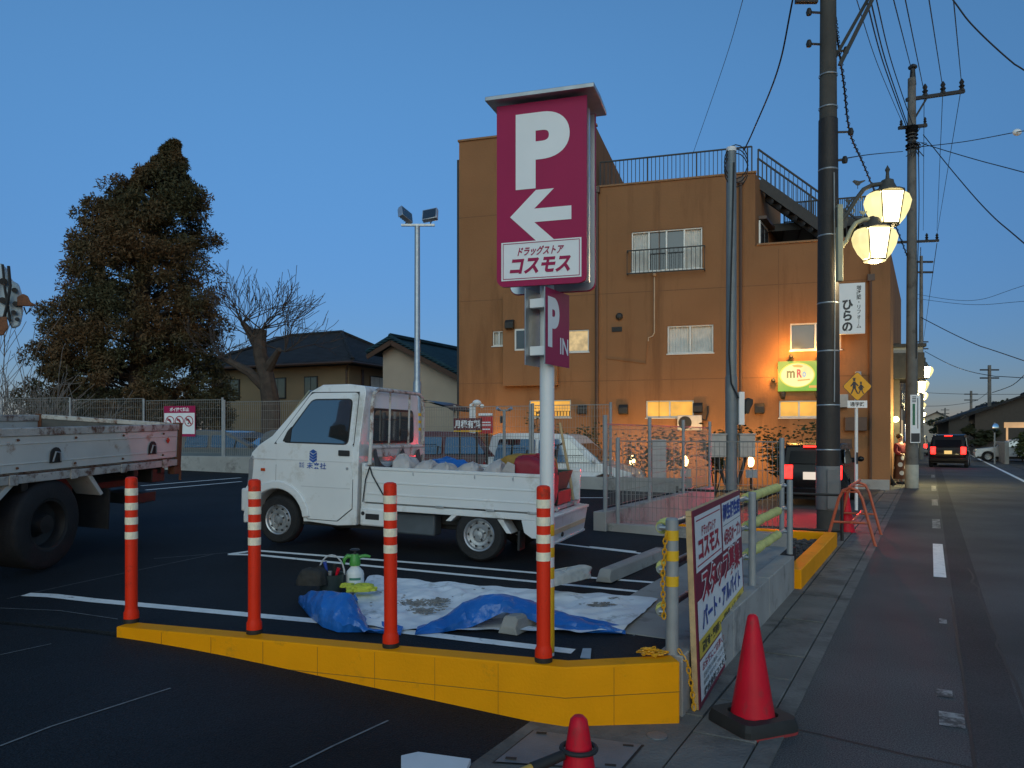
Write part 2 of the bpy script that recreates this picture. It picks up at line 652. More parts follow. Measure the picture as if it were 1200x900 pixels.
terrain("apron", M_CONC2, 1.165, 1.975, -14, 4.45, 4, 30, apronz, skirt=0.1)
# neighbour's parking ground and forecourt in front of the ochre building
terrain("forecourt", mat("forecourt_asphalt", (0.06, 0.058, 0.055), 0.85, var=0.25, scale=0.8, bump=0.3, bscale=40), 1.30, 3.7, 9.5, 60, 3, 30, flat(0.03), skirt=0.1)
terrain("parking_ground", mat("forecourt_asphalt", (0.06, 0.058, 0.055)), 3.85, 30, 10, 50, 10, 10, flat(0.034), [(BACK0 + AV * 0.2, -AV)], skirt=0.1)
terrain("right_verge", mat("verge_asphalt", (0.055, 0.053, 0.05), 0.9, var=0.3, scale=0.6, bump=0.3, bscale=20), -3.905, -16, -14, 420, 2, 40, flat(0.012), skirt=0.1)

# gutter: slab lids with open joints, kerb strip, concrete band
b = MB()
t = -6.0
while t < 60:
    L = 0.60
    jz = random.uniform(-0.004, 0.004)
    p = [R(0.815, t + 0.008), R(1.155, t + 0.008), R(1.155, t + L - 0.008), R(0.815, t + L - 0.008)]
    b.prism([(q.x, q.y) for q in p], -0.08, 0.012 + jz, axis='z')
    t += L
o = kind(b.build("gutter_lids", M_CONC2, bevel=0.006, seg=1), 'structure')
b = MB()
p = [R(0.70, -14), R(0.805, -14), R(0.805, 60), R(0.70, 60)]
b.prism([(q.x, q.y) for q in p], -0.1, 0.008, axis='z')
p = [R(1.165, 4.46), R(1.30, 4.46), R(1.30, 60), R(1.165, 60)]
b.prism([(q.x, q.y) for q in p], -0.1, 0.016, axis='z')
kind(b.build("gutter_kerb", M_CONC2), 'structure')
b = MB()
p = [R(0.80, -14), R(1.17, -14), R(1.17, 60), R(0.80, 60)]
b.prism([(q.x, q.y) for q in p], -0.1, -0.03, axis='z')
kind(b.build("gutter_bed", M_BLACK), 'structure')


def strip(mb, pts, w, zf, dz=0.004, mi=0, seg=0.4):
    """painted strip along a polyline, draped on the surface zf"""
    P = []
    for a, c in zip(pts[:-1], pts[1:]):
        a, c = Vector((a[0], a[1], 0)), Vector((c[0], c[1], 0))
        k = max(1, int((c - a).length / seg))
        P += [a.lerp(c, i / k) for i in range(k)]
    P.append(Vector((pts[-1][0], pts[-1][1], 0)))
    L, Rr = [], []
    for i, p in enumerate(P):
        d = (P[min(i + 1, len(P) - 1)] - P[max(i - 1, 0)]).normalized()
        n = Vector((-d.y, d.x, 0))
        for arr, q in ((L, p + n * w / 2), (Rr, p - n * w / 2)):
            arr.append(Vector((q.x, q.y, zf(q.x, q.y) + dz)))
    mb.grid([L, Rr], mi)


def hits(pp, zf=lotz):
    return [hit(x, y, zf) for x, y in pp]


# lot lines
b = MB()
strip(b, hits([(30, 697), (62, 698.5), (110, 704), (380, 729), (560, 751), (672, 764)]), 0.10, lotz)
a0 = hits([(268, 650), (300, 650.5), (520, 672), (700, 689), (772, 696)])
a1 = hits([(268, 650), (300, 645.5), (520, 662.5), (700, 678), (772, 683.5)])
strip(b, a0, 0.07, lotz)
strip(b, a1[1:], 0.07, lotz)
strip(b, [a0[0], a1[1]], 0.07, lotz, 0.005)
for seg in ([(165, 569.5), (282, 560.0)], [(165, 575), (283, 564.5)], [(118, 556), (150, 552)], [(650, 637), (760, 650)], [(655, 583.5), (714, 583.5)], [(690, 641), (745, 647)]):
    strip(b, hits(seg), 0.07, lotz, 0.0045)
kind(b.build("lot_markings", M_LINE, smooth=0), 'structure')
# fine chalk and saw-cut lines
b = MB()
for seg in ([(0, 875), (60, 852), (200, 807)], [(340, 900), (390, 875), (455, 845)]):
    strip(b, hits(seg, drivez), 0.012, drivez)
for seg in ([(8, 702), (80, 686), (250, 650)], [(0, 713), (70, 716), (138, 726)], [(742, 746), (775, 726)], [(268, 648), (180, 655)]):
    strip(b, hits(seg, lambda x, y: lotz(x, y)), 0.009, lotz)
strip(b, hits([(0, 768), (60, 755)], drivez), 0.01, drivez)
kind(b.build("chalk_marks", mat("chalk", (0.16, 0.17, 0.18), 0.9, var=0.3, scale=20), smooth=0), 'structure')
# road markings
b = MB()
for t0, t1 in ((10.2, 13.3),):
    strip(b, [R(-0.10, t0), R(-0.10, t1)], 0.13, flat(0.0), 0.004)
strip(b, [R(-2.95, 19), R(-3.02, 300)], 0.14, flat(0.0), 0.004, seg=6)
kind(b.build("road_markings", M_LINE, smooth=0), 'structure')
b = MB()
for t0, t1, w, s in ((15.5, 17.2, 0.13, -0.1), (20.5, 22.5, 0.13, -0.1), (26, 28.5, 0.13, -0.1), (34, 36.5, 0.13, -0.1), (5.0, 5.25, 0.13, -0.11), (5.55, 5.7, 0.09, -0.08), (4.1, 4.2, 0.10, -0.1), (7.7, 7.9, 0.06, -0.1)):
    strip(b, [R(s, t0), R(s, t1)], w, flat(0.0), 0.004)
strip(b, [R(-2.75, 18.5), R(-2.85, 26)], 0.12, flat(0.0), 0.0045)
kind(b.build("worn_markings", M_WORN, smooth=0), 'structure')
# patched seams and cracks in the old road
b = MB()
def wob(a, c, n, amp):
    return [Vector(a).lerp(Vector(c), i / n) + Vector((random.uniform(-amp, amp), random.uniform(-amp, amp), 0)) for i in range(n + 1)]
strip(b, wob(R(-0.55, 3.2), R(-0.42, 11), 24, 0.025), 0.02, flat(0.0), 0.003, seg=5)
strip(b, wob(R(-0.20, 2.4), R(-0.19, 9), 24, 0.006), 0.016, flat(0.0), 0.003, seg=5)
strip(b, wob(R(0.74, 4.55), R(-1.8, 4.2), 12, 0.01), 0.014, flat(0.0), 0.003, seg=5)
strip(b, wob(R(0.72, 3.3), R(-0.3, 3.4), 12, 0.012), 0.012, flat(0.0), 0.003, seg=5)
kind(b.build("road_cracks", M_BLACK, smooth=0), 'structure')
b = MB()
strip(b, [R(-0.34, -4.0), R(-0.34, 44)], 0.27, flat(0.0), 0.002, seg=2)
kind(b.build("road_patch", asphalt("patch_asphalt", (0.050, 0.051, 0.052), 0.6, 0.85), smooth=0), 'structure')

# ------------------------------------------------------------------ yellow wall and the grey wall along the street
ZT = 0.36
t_ = 0.14
def off(a, c, w):
    d = (c - a).normalized()
    return Vector((-d.y, d.x, 0)) * w
n1 = off(WL0, WL1, t_)
n2 = off(WL1, WL2, t_)
bend_in = WL1 + Vector((0.03, t_ * 1.02, 0))
root = MB()
poly = [WL0, WL1, WL2, WL2 + n2, bend_in, WL0 + n1]
root.prism([(p.x, p.y) for p in poly], -0.1, ZT, axis='z')
yw = root.build("block_wall", M_YEL, bevel=0.008)
tag(yw, "low yellow painted block wall bending round the corner of the lot under the orange posts", "wall")
b = MB()
# block joints: one course line and vertical joints, 1.5 mm grooves read as thin darker lines
def onface(a, c, f, z):
    p = a.lerp(c, f) + FRONT_N * 0.0015
    return Vector((p.x, p.y, z))
LW = (WL1 - WL0).length
k = int(LW / 0.39)
for i in range(1, k + 1):
    f = 1 - i * 0.39 / LW
    b.bar(onface(WL0, WL1, f, 0.0), onface(WL0, WL1, f, ZT - 0.012), 0.004, 0.002)
b.bar(onface(WL0, WL1, 0.1, 0.19), onface(WL0, WL1, 1, 0.19), 0.002, 0.004)
f2 = off(WL1, WL2, -0.0015)
for f in (0.42,):
    p = WL1.lerp(WL2, f) + f2
    b.bar((p.x, p.y, 0), (p.x, p.y, ZT - 0.012), 0.004, 0.002)
p, q = WL1 + f2, WL2 + f2
b.bar((p.x, p.y, 0.19), (q.x, q.y, 0.19), 0.002, 0.004)
b.build("mortar_joints", mat("yellow_joint", (0.30, 0.14, 0.006), 0.8), yw)

b = MB()
gw = empty("street_wall", R(1.27, 4.30))
tag(gw, "low grey concrete wall carrying the pipe railing beside the gutter", "wall")
for i in range(3):
    q = 1.43
    a0_, a1_ = 4.30 + i * 1.43 + (0.10 if i == 0 else 0), 4.30 + (i + 1) * 1.43 - 0.006
    p = [R(1.265, a0_), R(1.265 + 0.16, a0_ + (0.03 if i == 0 else 0)), R(1.265 + 0.16, a1_), R(1.265, a1_)]
    b = MB()
    o = gw.location
    b.prism([(v.x - o.x, v.y - o.y) for v in p], -0.1, ZT + 0.002 + 0.004 * i, axis='z')
    b.build("wall_block", M_CONC, gw, bevel=0.008)

# concrete apron strip inside the lot behind the street wall
terrain("lot_apron", M_CONC, 1.43, 2.15, 4.9, 9.3, 4, 14, lambda x, y: lotz(x, y) + 0.006, skirt=0.05)
# yellow kerb round the gravel bed
b = MB()
def rbox(mb, s0, s1, t0, t1, z0, z1, mi=0):
    p = [R(s0, t0), R(s1, t0), R(s1, t1), R(s0, t1)]
    mb.prism([(q.x, q.y) for q in p], z0, z1, axis='z', mi=mi)
rbox(b, 1.20, 1.36, 8.62, 12.2, -0.1, 0.22)
rbox(b, 1.362, 3.6, 12.04, 12.2, -0.1, 0.22)
o = b.build("kerb_wall", M_YEL, bevel=0.008)
tag(o, "low yellow kerb framing the dark gravel bed beside the utility pole", "kerb")
b = MB()
for i in range(900):
    s, t = random.uniform(1.4, 3.6), random.uniform(9.6, 12.0)
    p = R(s, t, 0.10 + random.uniform(-0.01, 0.02))
    r = random.uniform(0.02, 0.05)
    b.ball(p, (r, r * random.uniform(0.6, 1), r * 0.6), 6, 4, jit=0.15)
kind(b.build("gravel", mat("dark_gravel", (0.06, 0.058, 0.06), 0.85, var=0.4, scale=8), smooth=0), 'stuff')
terrain("gravel_bed", M_DIRT, 1.363, 3.6, 9.5, 12.0, 2, 2, flat(0.09), skirt=0.1)

# walls of the lot's notch: one across, one going back
b = MB()
rbox(b, 1.44, 3.62, TC - 0.14, TC, -0.1, 0.52)
o = b.build("notch_wall", M_CONC, bevel=0.008)
tag(o, "short grey concrete wall under the mesh fence, running square to the street", "wall")
b = MB()
rbox(b, 3.625, 3.80, TC - 0.2, 14.74, -0.1, 0.67)
o = b.build("side_retaining_wall", M_CONC, bevel=0.008)
tag(o, "long concrete wall under mesh fence going back toward the ochre building", "wall")
b = MB()
a, c = BACK0 + AX * 2.35, BACK0 - AX * 24
for i in range(9):
    p, q = BACK0 + AX * (1.95 - i * 3.0), BACK0 + AX * (1.95 - (i + 1) * 3.0 + 0.006)
    zt = max(lotz(p.x, p.y), lotz(q.x, q.y)) + (0.22 if i < 3 else 0.34)
    poly = [p, q, q + AV * 0.15, p + AV * 0.15]
    b.prism([(v.x, v.y) for v in poly], -0.1, zt, axis='z')
o = b.build("rear_retaining_wall", M_CONC, bevel=0.008)
tag(o, "long pale concrete wall carrying the mesh fence at the back of the lot", "wall")

# inspection lid in the apron, drain plate
b = MB()
pl = hits([(580, 894), (626, 857), (752, 874), (727, 903)], apronz)
c_ = sum((Vector(p) for p in pl), Vector()) / 4
lid = empty("inspection_cover", (c_.x, c_.y, apronz(c_.x, c_.y)))
tag(lid, "grey steel inspection lid in the concrete apron below the yellow wall", "inspection cover")
def rel(p, k, dz):
    v = (Vector(p) - c_) * k
    return Vector((v.x, v.y, Vector(p).z - lid.location.z + dz))
b.grid([[rel(pl[0], 1.04, 0.003), rel(pl[1], 1.04, 0.003)], [rel(pl[3], 1.04, 0.003), rel(pl[2], 1.04, 0.003)]])
b.build("lid_rim", M_BLACK, lid, smooth=0)
b = MB()
b.grid([[rel(pl[0], 1.0, 0.007), rel(pl[1], 1.0, 0.007)], [rel(pl[3], 1.0, 0.007), rel(pl[2], 1.0, 0.007)]])
b.build("plate", mat("lid_steel", (0.20, 0.215, 0.23), 0.6, metal=0.4, var=0.15, scale=5, bump=0.3, bscale=60), lid, smooth=0)
for i in range(4):
    b = MB()
    c2 = rel(pl[i], 0.80, 0.011)
    b.box(c2, (0.055, 0.02, 0.003), rz=radians(-10))
    b.build("lifting_slot", M_BLACK, lid)
b = MB()
p = hit(770, 863, apronz)
b.lathe([(0.055, 0.0), (0.055, 0.008), (0.045, 0.010)], 20, M=Matrix.Translation(p))
o = b.build("drain_cover", mat("lid_steel", (0.2, 0.2, 0.2)))
tag(o, "small round grey cap set in the concrete by the wall's corner", "drain cover")
# ------------------------------------------------------------------ orange posts on the wall
def make_bollard(label):
    r = empty("delineator_post")
    tag(r, label, "post", "orange delineator posts on the yellow wall")
    b = MB()
    b.lathe([(0.050, 0.0), (0.052, 0.012), (0.052, 0.028)], 20)
    b.build("base_ring", M_DARK, r)
    b = MB()
    b.lathe([(0.050, 0.028), (0.049, 0.07), (0.042, 0.085), (0.040, 0.10), (0.040, 0.985), (0.036, 0.997), (0.02, 1.004), (0, 1.005)], 24)
    b.build("post_body", M_ORANGE, r)
    for z in (0.60, 0.70, 0.80, 0.90):
        b = MB()
        b.lathe([(0.0405, z - 0.025), (0.0418, z - 0.024), (0.0418, z + 0.024), (0.0405, z + 0.025)], 24, caps=False)
        b.build("reflective_band", M_REFL, r)
    return r


bl = [(154, 732, "leftmost orange post, on the low end of the yellow wall by the tipper truck's wheel"),
      (298, 745, "orange post in front of the small white truck's front wheel"),
      (458, 761, "orange post in front of the small white truck's cargo bed side"),
      (637, 778, "orange post right in front of the parking sign's pole")]
first = None
for px, py, lab in bl:
    p = hit(px, py - 3, flat(ZT))
    if first is None:
        first = make_bollard(lab)
        first.location = p
    else:
        dup(first, p, (random.uniform(-.012, .012), random.uniform(-.008, .008), random.uniform(0, 6)), lab)

# ------------------------------------------------------------------ parking sign on its pole
sp = Vector((0.214, 4.69, 0))
sp.z = lotz(sp.x, sp.y)
sg = empty("parking_sign", sp, atan2(AX.y, AX.x))
tag(sg, "tall wine red parking sign with white P and left arrow on a white pole", "sign")
b = MB()
b.tube([(0, 0, 0), (0, 0, 3.42)], 0.0445, 20)
b.build("pole", M_WHITEP, sg)
M_SY = mat("sign_yellow", (0.75, 0.42, 0.01), 0.5, var=0.06)
for z0, z1 in ((0.02, 0.42), (0.47, 0.54), (0.60, 0.66), (0.73, 0.80)):
    b = MB()
    b.lathe([(0.0448, z0), (0.0456, z0 + 0.002), (0.0456, z1 - 0.002), (0.0448, z1)], 20, caps=False)
    b.build("warning_band", M_SY, sg)
PZ0, PZ1, PW = 2.535, 3.70 , 0.275
z0, z1 = 2.54 - sp.z, 3.63 - sp.z


def rrect(x0, x1, y0, y1, r, n=5, corners=(1, 1, 1, 1)):
    out = []
    for k, (cx, cy, a) in enumerate(((x1 - r, y1 - r, 0), (x0 + r, y1 - r, 90), (x0 + r, y0 + r, 180), (x1 - r, y0 + r, 270))):
        if corners[k]:
            for i in range(n + 1):
                t = radians(a + 90 * i / n)
                out.append((cx + r * cos(t), cy + r * sin(t)))
        else:
            out.append(((x1, y1), (x0, y1), (x0, y0), (x1, y0))[k])
    return out


for yy, nm in ((-0.135, 1), (0.135, 0)):
    b = MB()
    b.prism(rrect(-PW, PW, z0, z1, 0.05, corners=(0, 0, 1, 1)), yy - 0.012, yy + 0.012, axis='y')
    pn = b.build("sign_panel", M_WINE, sg)
    if nm:
        b = MB()
        y = yy - 0.0145
        b.text("P", (0.01, y, z0 + 0.80), (1, 0, 0), (0, 0, 1), 0.33, 0.45, 0, bold=0.05)
        zz = z0 + 0.415
        arrow = [(-0.19, zz), (-0.03, zz + 0.15), (0.08, zz + 0.15), (-0.04, zz + 0.04), (0.185, zz + 0.04), (0.185, zz - 0.04), (-0.04, zz - 0.04), (0.08, zz - 0.15), (-0.03, zz - 0.15)]
        b.add([(p[0], y, p[1]) for p in arrow], [(0, 1, 2, 3), (0, 6, 7, 8), (0, 3, 6), (3, 4, 5, 6)])
        b.add([(p[0], y, p[1]) for p in [(-0.245, z0 + 0.035), (0.245, z0 + 0.035), (0.245, z0 + 0.265), (-0.245, z0 + 0.265)]], [(0, 1, 2, 3)])
        for (xa, xb, za, zb) in ((-0.235, 0.235, 0.043, 0.047), (-0.235, 0.235, 0.253, 0.257), (-0.235, -0.231, 0.047, 0.253), (0.231, 0.235, 0.047, 0.253)):
            b.add([(xa, y - 0.002, z0 + za), (xb, y - 0.002, z0 + za), (xb, y - 0.002, z0 + zb), (xa, y - 0.002, z0 + zb)], [(0, 1, 2, 3)], 1)
        b.text("ドラッグストア", (0.0, y - 0.002, z0 + 0.205), (1, 0, 0), (0, 0, 1), 0.275, 0.055, 1, bold=0.03, shear=0.25)
        b.text("コスモス", (0.0, y - 0.002, z0 + 0.117), (1, 0, 0), (0, 0, 1), 0.37, 0.095, 1, bold=0.045, shear=0.2)
        b.build("lettering", [M_SIGNW, M_WINE], pn, smooth=0)
b = MB()
for zz in (z0 + 0.15, z0 + 0.45, z0 + 0.75, z0 + 1.02):
    for x in (-0.20, 0.20):
        b.box((x, 0, zz), (0.05, 0.244, 0.035))
    b.box((0, 0, zz), (0.448, 0.05, 0.035))
b.build("bracket", M_ALU, sg, bevel=0.003)
for yy in (-0.121, 0.121):
    b = MB()
    b.prism(rrect(-PW + 0.004, PW - 0.004, z0 + 0.004, z1 - 0.004, 0.05, corners=(0, 0, 1, 1)), yy - 0.002 if yy > 0 else yy, yy if yy > 0 else yy + 0.002, axis='y')
    b.build("backing_sheet", M_ALU, sg)
b = MB()
b.box2(-PW + 0.03, PW - 0.012, -0.02, 0.02, z0 + 0.03, z1 - 0.02)
b.build("core_sheet", M_ALU, sg)
b = MB()
b.prism([(-0.21, z1 + 0.015), (-0.205, z1 + 0.042), (0, z1 + 0.055), (0.205, z1 + 0.042), (0.21, z1 + 0.015), (0, z1 + 0.026)], -0.33, 0.33, axis='x')
b.build("rain_hood", M_GALV, sg, bevel=0.003)

# small sign pair lower on the same pole
ps = empty("parking_entrance_sign", (sp.x, sp.y, sp.z), atan2(D.y, D.x))
tag(ps, "small pair of wine red parking entrance panels bolted below the large parking sign", "sign")
zb, zt = 2.08 - sp.z, 2.535 - sp.z
zb, zt = 2.07 - sp.z, 2.525 - sp.z
for yy, nm in ((-0.065, 1), (0.065, 0)):
    b = MB()
    b.box2(-0.165, 0.175, yy - 0.003, yy + 0.003, zb, zt)
    pn = b.build("sign_panel", [M_GALV], ps)
    y = yy - 0.0045 if nm else yy + 0.0045
    b = MB()
    b.add([(-0.165, y, zb), (0.175, y, zb), (0.175, y, zt), (-0.165, y, zt)], [(0, 1, 2, 3)], 0)
    if nm:
        b.text("P", (-0.055, y - 0.002, zb + 0.255), (1, 0, 0), (0, 0, 1), 0.16, 0.30, 1, bold=0.05)
        b.text("IN", (0.095, y - 0.002, zb + 0.125), (1, 0, 0), (0, 0, 1), 0.12, 0.10, 1, bold=0.02)
    b.build("lettering", [M_WINE, M_SIGNW], pn, smooth=0)
for z in (zb + 0.085, zt - 0.085):
    b = MB()
    b.box((-0.1, 0, z), (0.04, 0.118, 0.055))
    b.box((0.1, 0, z), (0.04, 0.118, 0.055))
    b.lathe([(0.0465, z - 0.02), (0.054, z - 0.02), (0.054, z + 0.02), (0.0465, z + 0.02)], 18, caps=False)
    b.build("clamp", M_SIGNW, ps, bevel=0.003)

# ------------------------------------------------------------------ pipe railing with foam sleeves
rp0 = Vector((0.945, 4.535, ZT))
rr = empty("pipe_railing", rp0, atan2(D.y, D.x))
tag(rr, "grey pipe railing with three rails and pale yellow foam sleeves on the street wall", "railing")
HT = 0.79
xs = (0.0, 2.33, 4.33)
for i, x in enumerate(xs):
    b = MB()
    b.tube([(x, 0, 0), (x, 0, HT)], 0.038 if i == 0 else 0.032, 18)
    b.lathe([(0.039 if i == 0 else 0.033, HT), (0.03, HT + 0.012), (0, HT + 0.016)], 18, M=Matrix.Translation((x, 0, 0)))
    pst = b.build("post", M_GREYP, rr)
    if i == 0:
        for z in (0.70, 0.58, 0.43):
            b = MB()
            b.lathe([(0.0384, z - 0.03), (0.0392, z - 0.029), (0.0392, z + 0.029), (0.0384, z + 0.03)], 18, caps=False)
            b.build("yellow_band", M_SY, pst)
M_FOAM = mat("foam_sleeve", (0.62, 0.60, 0.20), 0.8, var=0.12, scale=14, bump=0.35, bscale=30)
for z in (0.74, 0.49, 0.24):
    b = MB()
    b.tube([(0.0, 0.075, z), (4.45, 0.075, z)], 0.0215, 12)
    for x in xs:
        b.tube([(x, 0.02, z), (x, 0.075, z)], 0.014, 8)
    rl = b.build("rail", M_GALV, rr)
    for x0, x1 in ((2.42, 4.02), (0.06, 0.20)):
        b = MB()
        n = 22
        ring = []
        for k in range(n + 1):
            x = x0 + (x1 - x0) * k / n
            ring.append((x, 0.075 + random.uniform(-.002, .002), z + random.uniform(-.003, .003)))
        b.tube(ring, [0.044 + random.uniform(-.003, .003) + (-0.006 if k % 4 == 0 else 0) for k in range(n + 1)], 12)
        b.build("foam_sleeve", M_FOAM, rl)
# taller angle posts behind the board
# ------------------------------------------------------------------ yellow plastic chain on the first post
M_CHAIN = mat("chain_yellow", (0.70, 0.33, 0.01), 0.45, var=0.1, scale=20)


def chain(mb, pts, step=0.030, wire=0.0042):
    P = [Vector(p) for p in pts]
    acc, out = 0.0, []
    for a, c in zip(P[:-1], P[1:]):
        L = (c - a).length
        k = max(1, int(L / step))
        for i in range(k):
            out.append((a.lerp(c, i / k), (c - a).normalized()))
    for i, (p, d) in enumerate(out):
        x, y = ortho(d)
        if i % 2:
            x, y = y, x
        ring = [p + d * (cos(a) * 0.022) + x * (sin(a) * 0.0115) for a in [2 * pi * j / 8 for j in range(8)]]
        mb.tube(ring, wire, 4, closed=True)


b = MB()
p0 = rp0 + Vector((-0.045, -0.035, 0.70))
chain(b, [p0, p0 + Vector((-0.018, 0.0, -0.25)), p0 + Vector((-0.008, 0.005, -0.50))])
o = b.build("plastic_chain", M_CHAIN)
tag(o, "yellow plastic chain hanging straight down beside the yellow banded railing post", "chain")
b = MB()
chain(b, [rp0 + Vector((0.04, -0.03, 0.02)), rp0 + Vector((0.075, -0.075, -0.04)), rp0 + Vector((0.09, -0.12, -0.17)), rp0 + Vector((0.10, -0.14, -0.30))])
o = b.build("plastic_chain", M_CHAIN)
tag(o, "short yellow plastic chain dangling over the wall end next to the notice board frame", "chain")
b = MB()
hp = Vector((rp0.x - 0.13, rp0.y - 0.03, ZT + 0.012))
for k in range(60):
    a = random.uniform(0, 2 * pi)
    r = random.uniform(0, 1)
    c = hp + Vector((cos(a) * r * 0.10, sin(a) * r * 0.045, (1 - r) * 0.045 * random.random()))
    dd = Vector((random.uniform(-1, 1), random.uniform(-1, 1), random.uniform(-.3, .3))).normalized()
    x, y = ortho(dd)
    ring = [c + dd * (cos(q) * 0.022) + x * (sin(q) * 0.0115) for q in [2 * pi * j / 8 for j in range(8)]]
    b.tube(ring, 0.0042, 4, closed=True)
o = b.build("chain_heap", M_CHAIN)
tag(o, "loose heap of yellow plastic chain on the wall at the railing post's foot", "chain")

# ------------------------------------------------------------------ recruitment board leaning on the railing
bo = Vector((1.105, 4.545, 0.02))
bx = Vector((0.885, 1.95, 0)).normalized()
lean = Vector((-0.035, 0.015, 1)).normalized()
bd = empty("notice_board", bo)
tag(bd, "large wooden framed notice board with red and blue lettering leaning on the pipe railing", "notice board")
bn = bx.cross(lean).normalized()     # toward the street
BW, BH = 1.98, 1.18
Mb = Matrix(((bx.x, bn.x, lean.x, 0), (bx.y, bn.y, lean.y, 0), (bx.z, bn.z, lean.z, 0), (0, 0, 0, 1)))
b = MB()
b.box2(0, BW, -0.035, 0.0, 0, 0.035, M=Mb)
b.box2(0, BW, -0.035, 0.0, BH - 0.035, BH, M=Mb)
b.box2(0, 0.035, -0.035, 0.0, 0.036, BH - 0.036, M=Mb)
b.box2(BW - 0.035, BW, -0.035, 0.0, 0.036, BH - 0.036, M=Mb)
b.box2(BW * .5 - 0.02, BW * .5 + 0.02, -0.035, 0.0, 0.036, BH - 0.036, M=Mb)
b.build("frame", M_WOOD, bd, bevel=0.003)
b = MB()
b.box2(0.002, BW - 0.002, 0.001, 0.006, 0.002, BH - 0.002, M=Mb)
pn = b.build("panel", mat("board_dark_red", (0.20, 0.010, 0.035), 0.45, var=0.06), bd)
M_NAVY = mat("print_blue", (0.02, 0.06, 0.32), 0.5, var=0.04)
M_PRED = mat("print_red", (0.36, 0.008, 0.035), 0.5, var=0.04)
M_PYEL = mat("print_yellow", (0.68, 0.50, 0.06), 0.5, var=0.1, scale=2)
M_PBLK = mat("print_black", (0.03, 0.03, 0.035), 0.5, var=0.04)
mats = [M_SIGNW, M_PRED, M_NAVY, M_PYEL, M_PBLK]
b = MB()


def face(x0, x1, z0, z1, mi, y):
    # the street side shows its left edge nearest: board x runs left to right as seen from the street
    b.add([Mb @ Vector(p) for p in ((x0, y, z0), (x1, y, z0), (x1, y, z1), (x0, y, z1))], [(0, 1, 2, 3)], mi)


def btext(s, x, z, w, h, mi, bold=0.02, y=0.012, shear=0):
    b.text(s, Mb @ Vector((x, y, z)), bx, lean, w, h, mi, bold, shear)


face(0.05, 0.98, 0.80, 1.14, 0, 0.008)
face(0.09, 0.94, 0.83, 0.838, 1, 0.0095)
face(0.09, 0.94, 1.105, 1.113, 1, 0.0095)
btext("ドラッグストア", 0.50, 1.035, 0.50, 0.07, 1, 0.03)
btext("コスモス", 0.50, 0.925, 0.74, 0.13, 1, 0.045)
face(1.04, 1.93, 0.80, 1.14, 0, 0.008)
btext("桐生相生店", 1.48, 1.065, 0.84, 0.125, 2, 0.045)
face(1.06, 1.91, 0.972, 0.976, 4, 0.0095)
btext("4月5日オープン", 1.48, 0.885, 0.80, 0.12, 1, 0.03)
face(0.05, 1.93, 0.29, 0.63, 0, 0.008)
# white edged red headline
btext("スタッフ募集", 0.99, 0.69, 1.66, 0.24, 0, 0.075, 0.0095)
btext("スタッフ募集", 0.99, 0.69, 1.60, 0.21, 1, 0.03, 0.0120)
btext("パート・アルバイト", 0.97, 0.50, 1.60, 0.14, 2, 0.035)
face(0.05, 1.93, 0.285, 0.395, 3, 0.0095)
btext("登販者・薬剤師・一般社員・レジ・品出し", 0.98, 0.34, 1.70, 0.065, 4, 0.02)
face(0.05, 1.93, 0.035, 0.272, 0, 0.008)
btext("お気軽にご応募ください。随時受付中!", 0.93, 0.225, 1.62, 0.055, 1, 0.012)
btext("面接日時はお電話にてお知らせします", 0.62, 0.165, 0.95, 0.032, 4, 0.0)
btext("履歴書(写真付)をご持参ください", 0.56, 0.12, 0.85, 0.032, 4, 0.0)
btext("株式会社コスモス薬品", 0.66, 0.066, 1.05, 0.05, 4, 0.03)
b.build("lettering", mats, pn, smooth=0)

# ------------------------------------------------------------------ traffic cones
def cone_body(mb, M=None):
    mb.lathe([(0.150, 0.0), (0.150, 0.012), (0.133, 0.02), (0.128, 0.05), (0.036, 0.655), (0.030, 0.685), (0.018, 0.698), (0, 0.70)], 28, M=M)


cn = empty("traffic_cone", hit(882, 846, flat(0.03)))
cn.location.z = 0.03
tag(cn, "red traffic cone standing in a black weight beside the notice board", "traffic cone")
b = MB()
cone_body(b)
b.build("cone_body", M_RED, cn)
cn.scale = (0.95, 0.95, 0.87)
cw = empty("cone_weight", (cn.location.x, cn.location.y, 0.0), radians(22))
tag(cw, "black square rubber cone weight with a red rim slipped over the red cone", "cone weight")
b = MB()
o8 = rrect(-0.225, 0.225, -0.225, 0.225, 0.07, 3)
n8 = len(o8)
lo = [Vector((p[0] * 1.0, p[1] * 1.0, 0.018)) for p in o8]
mid = [Vector((p[0] * 1.0, p[1] * 1.0, 0.055)) for p in o8]
up = [Vector((p[0] * 0.93, p[1] * 0.93, 0.095)) for p in o8]
inn = [Vector((p[0], p[1], 0)).normalized() * 0.165 + Vector((0, 0, 0.095)) for p in o8]
ind = [Vector((p[0], p[1], 0)).normalized() * 0.155 + Vector((0, 0, 0.03)) for p in o8]
rows = [r_ + [r_[0]] for r_ in (lo, mid, up, inn, ind)]
b.grid(rows)
b.build("weight_block", M_BLACK, cw, smooth=25)
b = MB()
b.prism([(p[0] * 1.0, p[1] * 1.0) for p in o8], 0.001, 0.0175, axis='z')
cw.scale = (0.84, 0.84, 0.9)
b.build("rim", mat("rubber_red", (0.30, 0.03, 0.03), 0.7, var=0.2), cw)

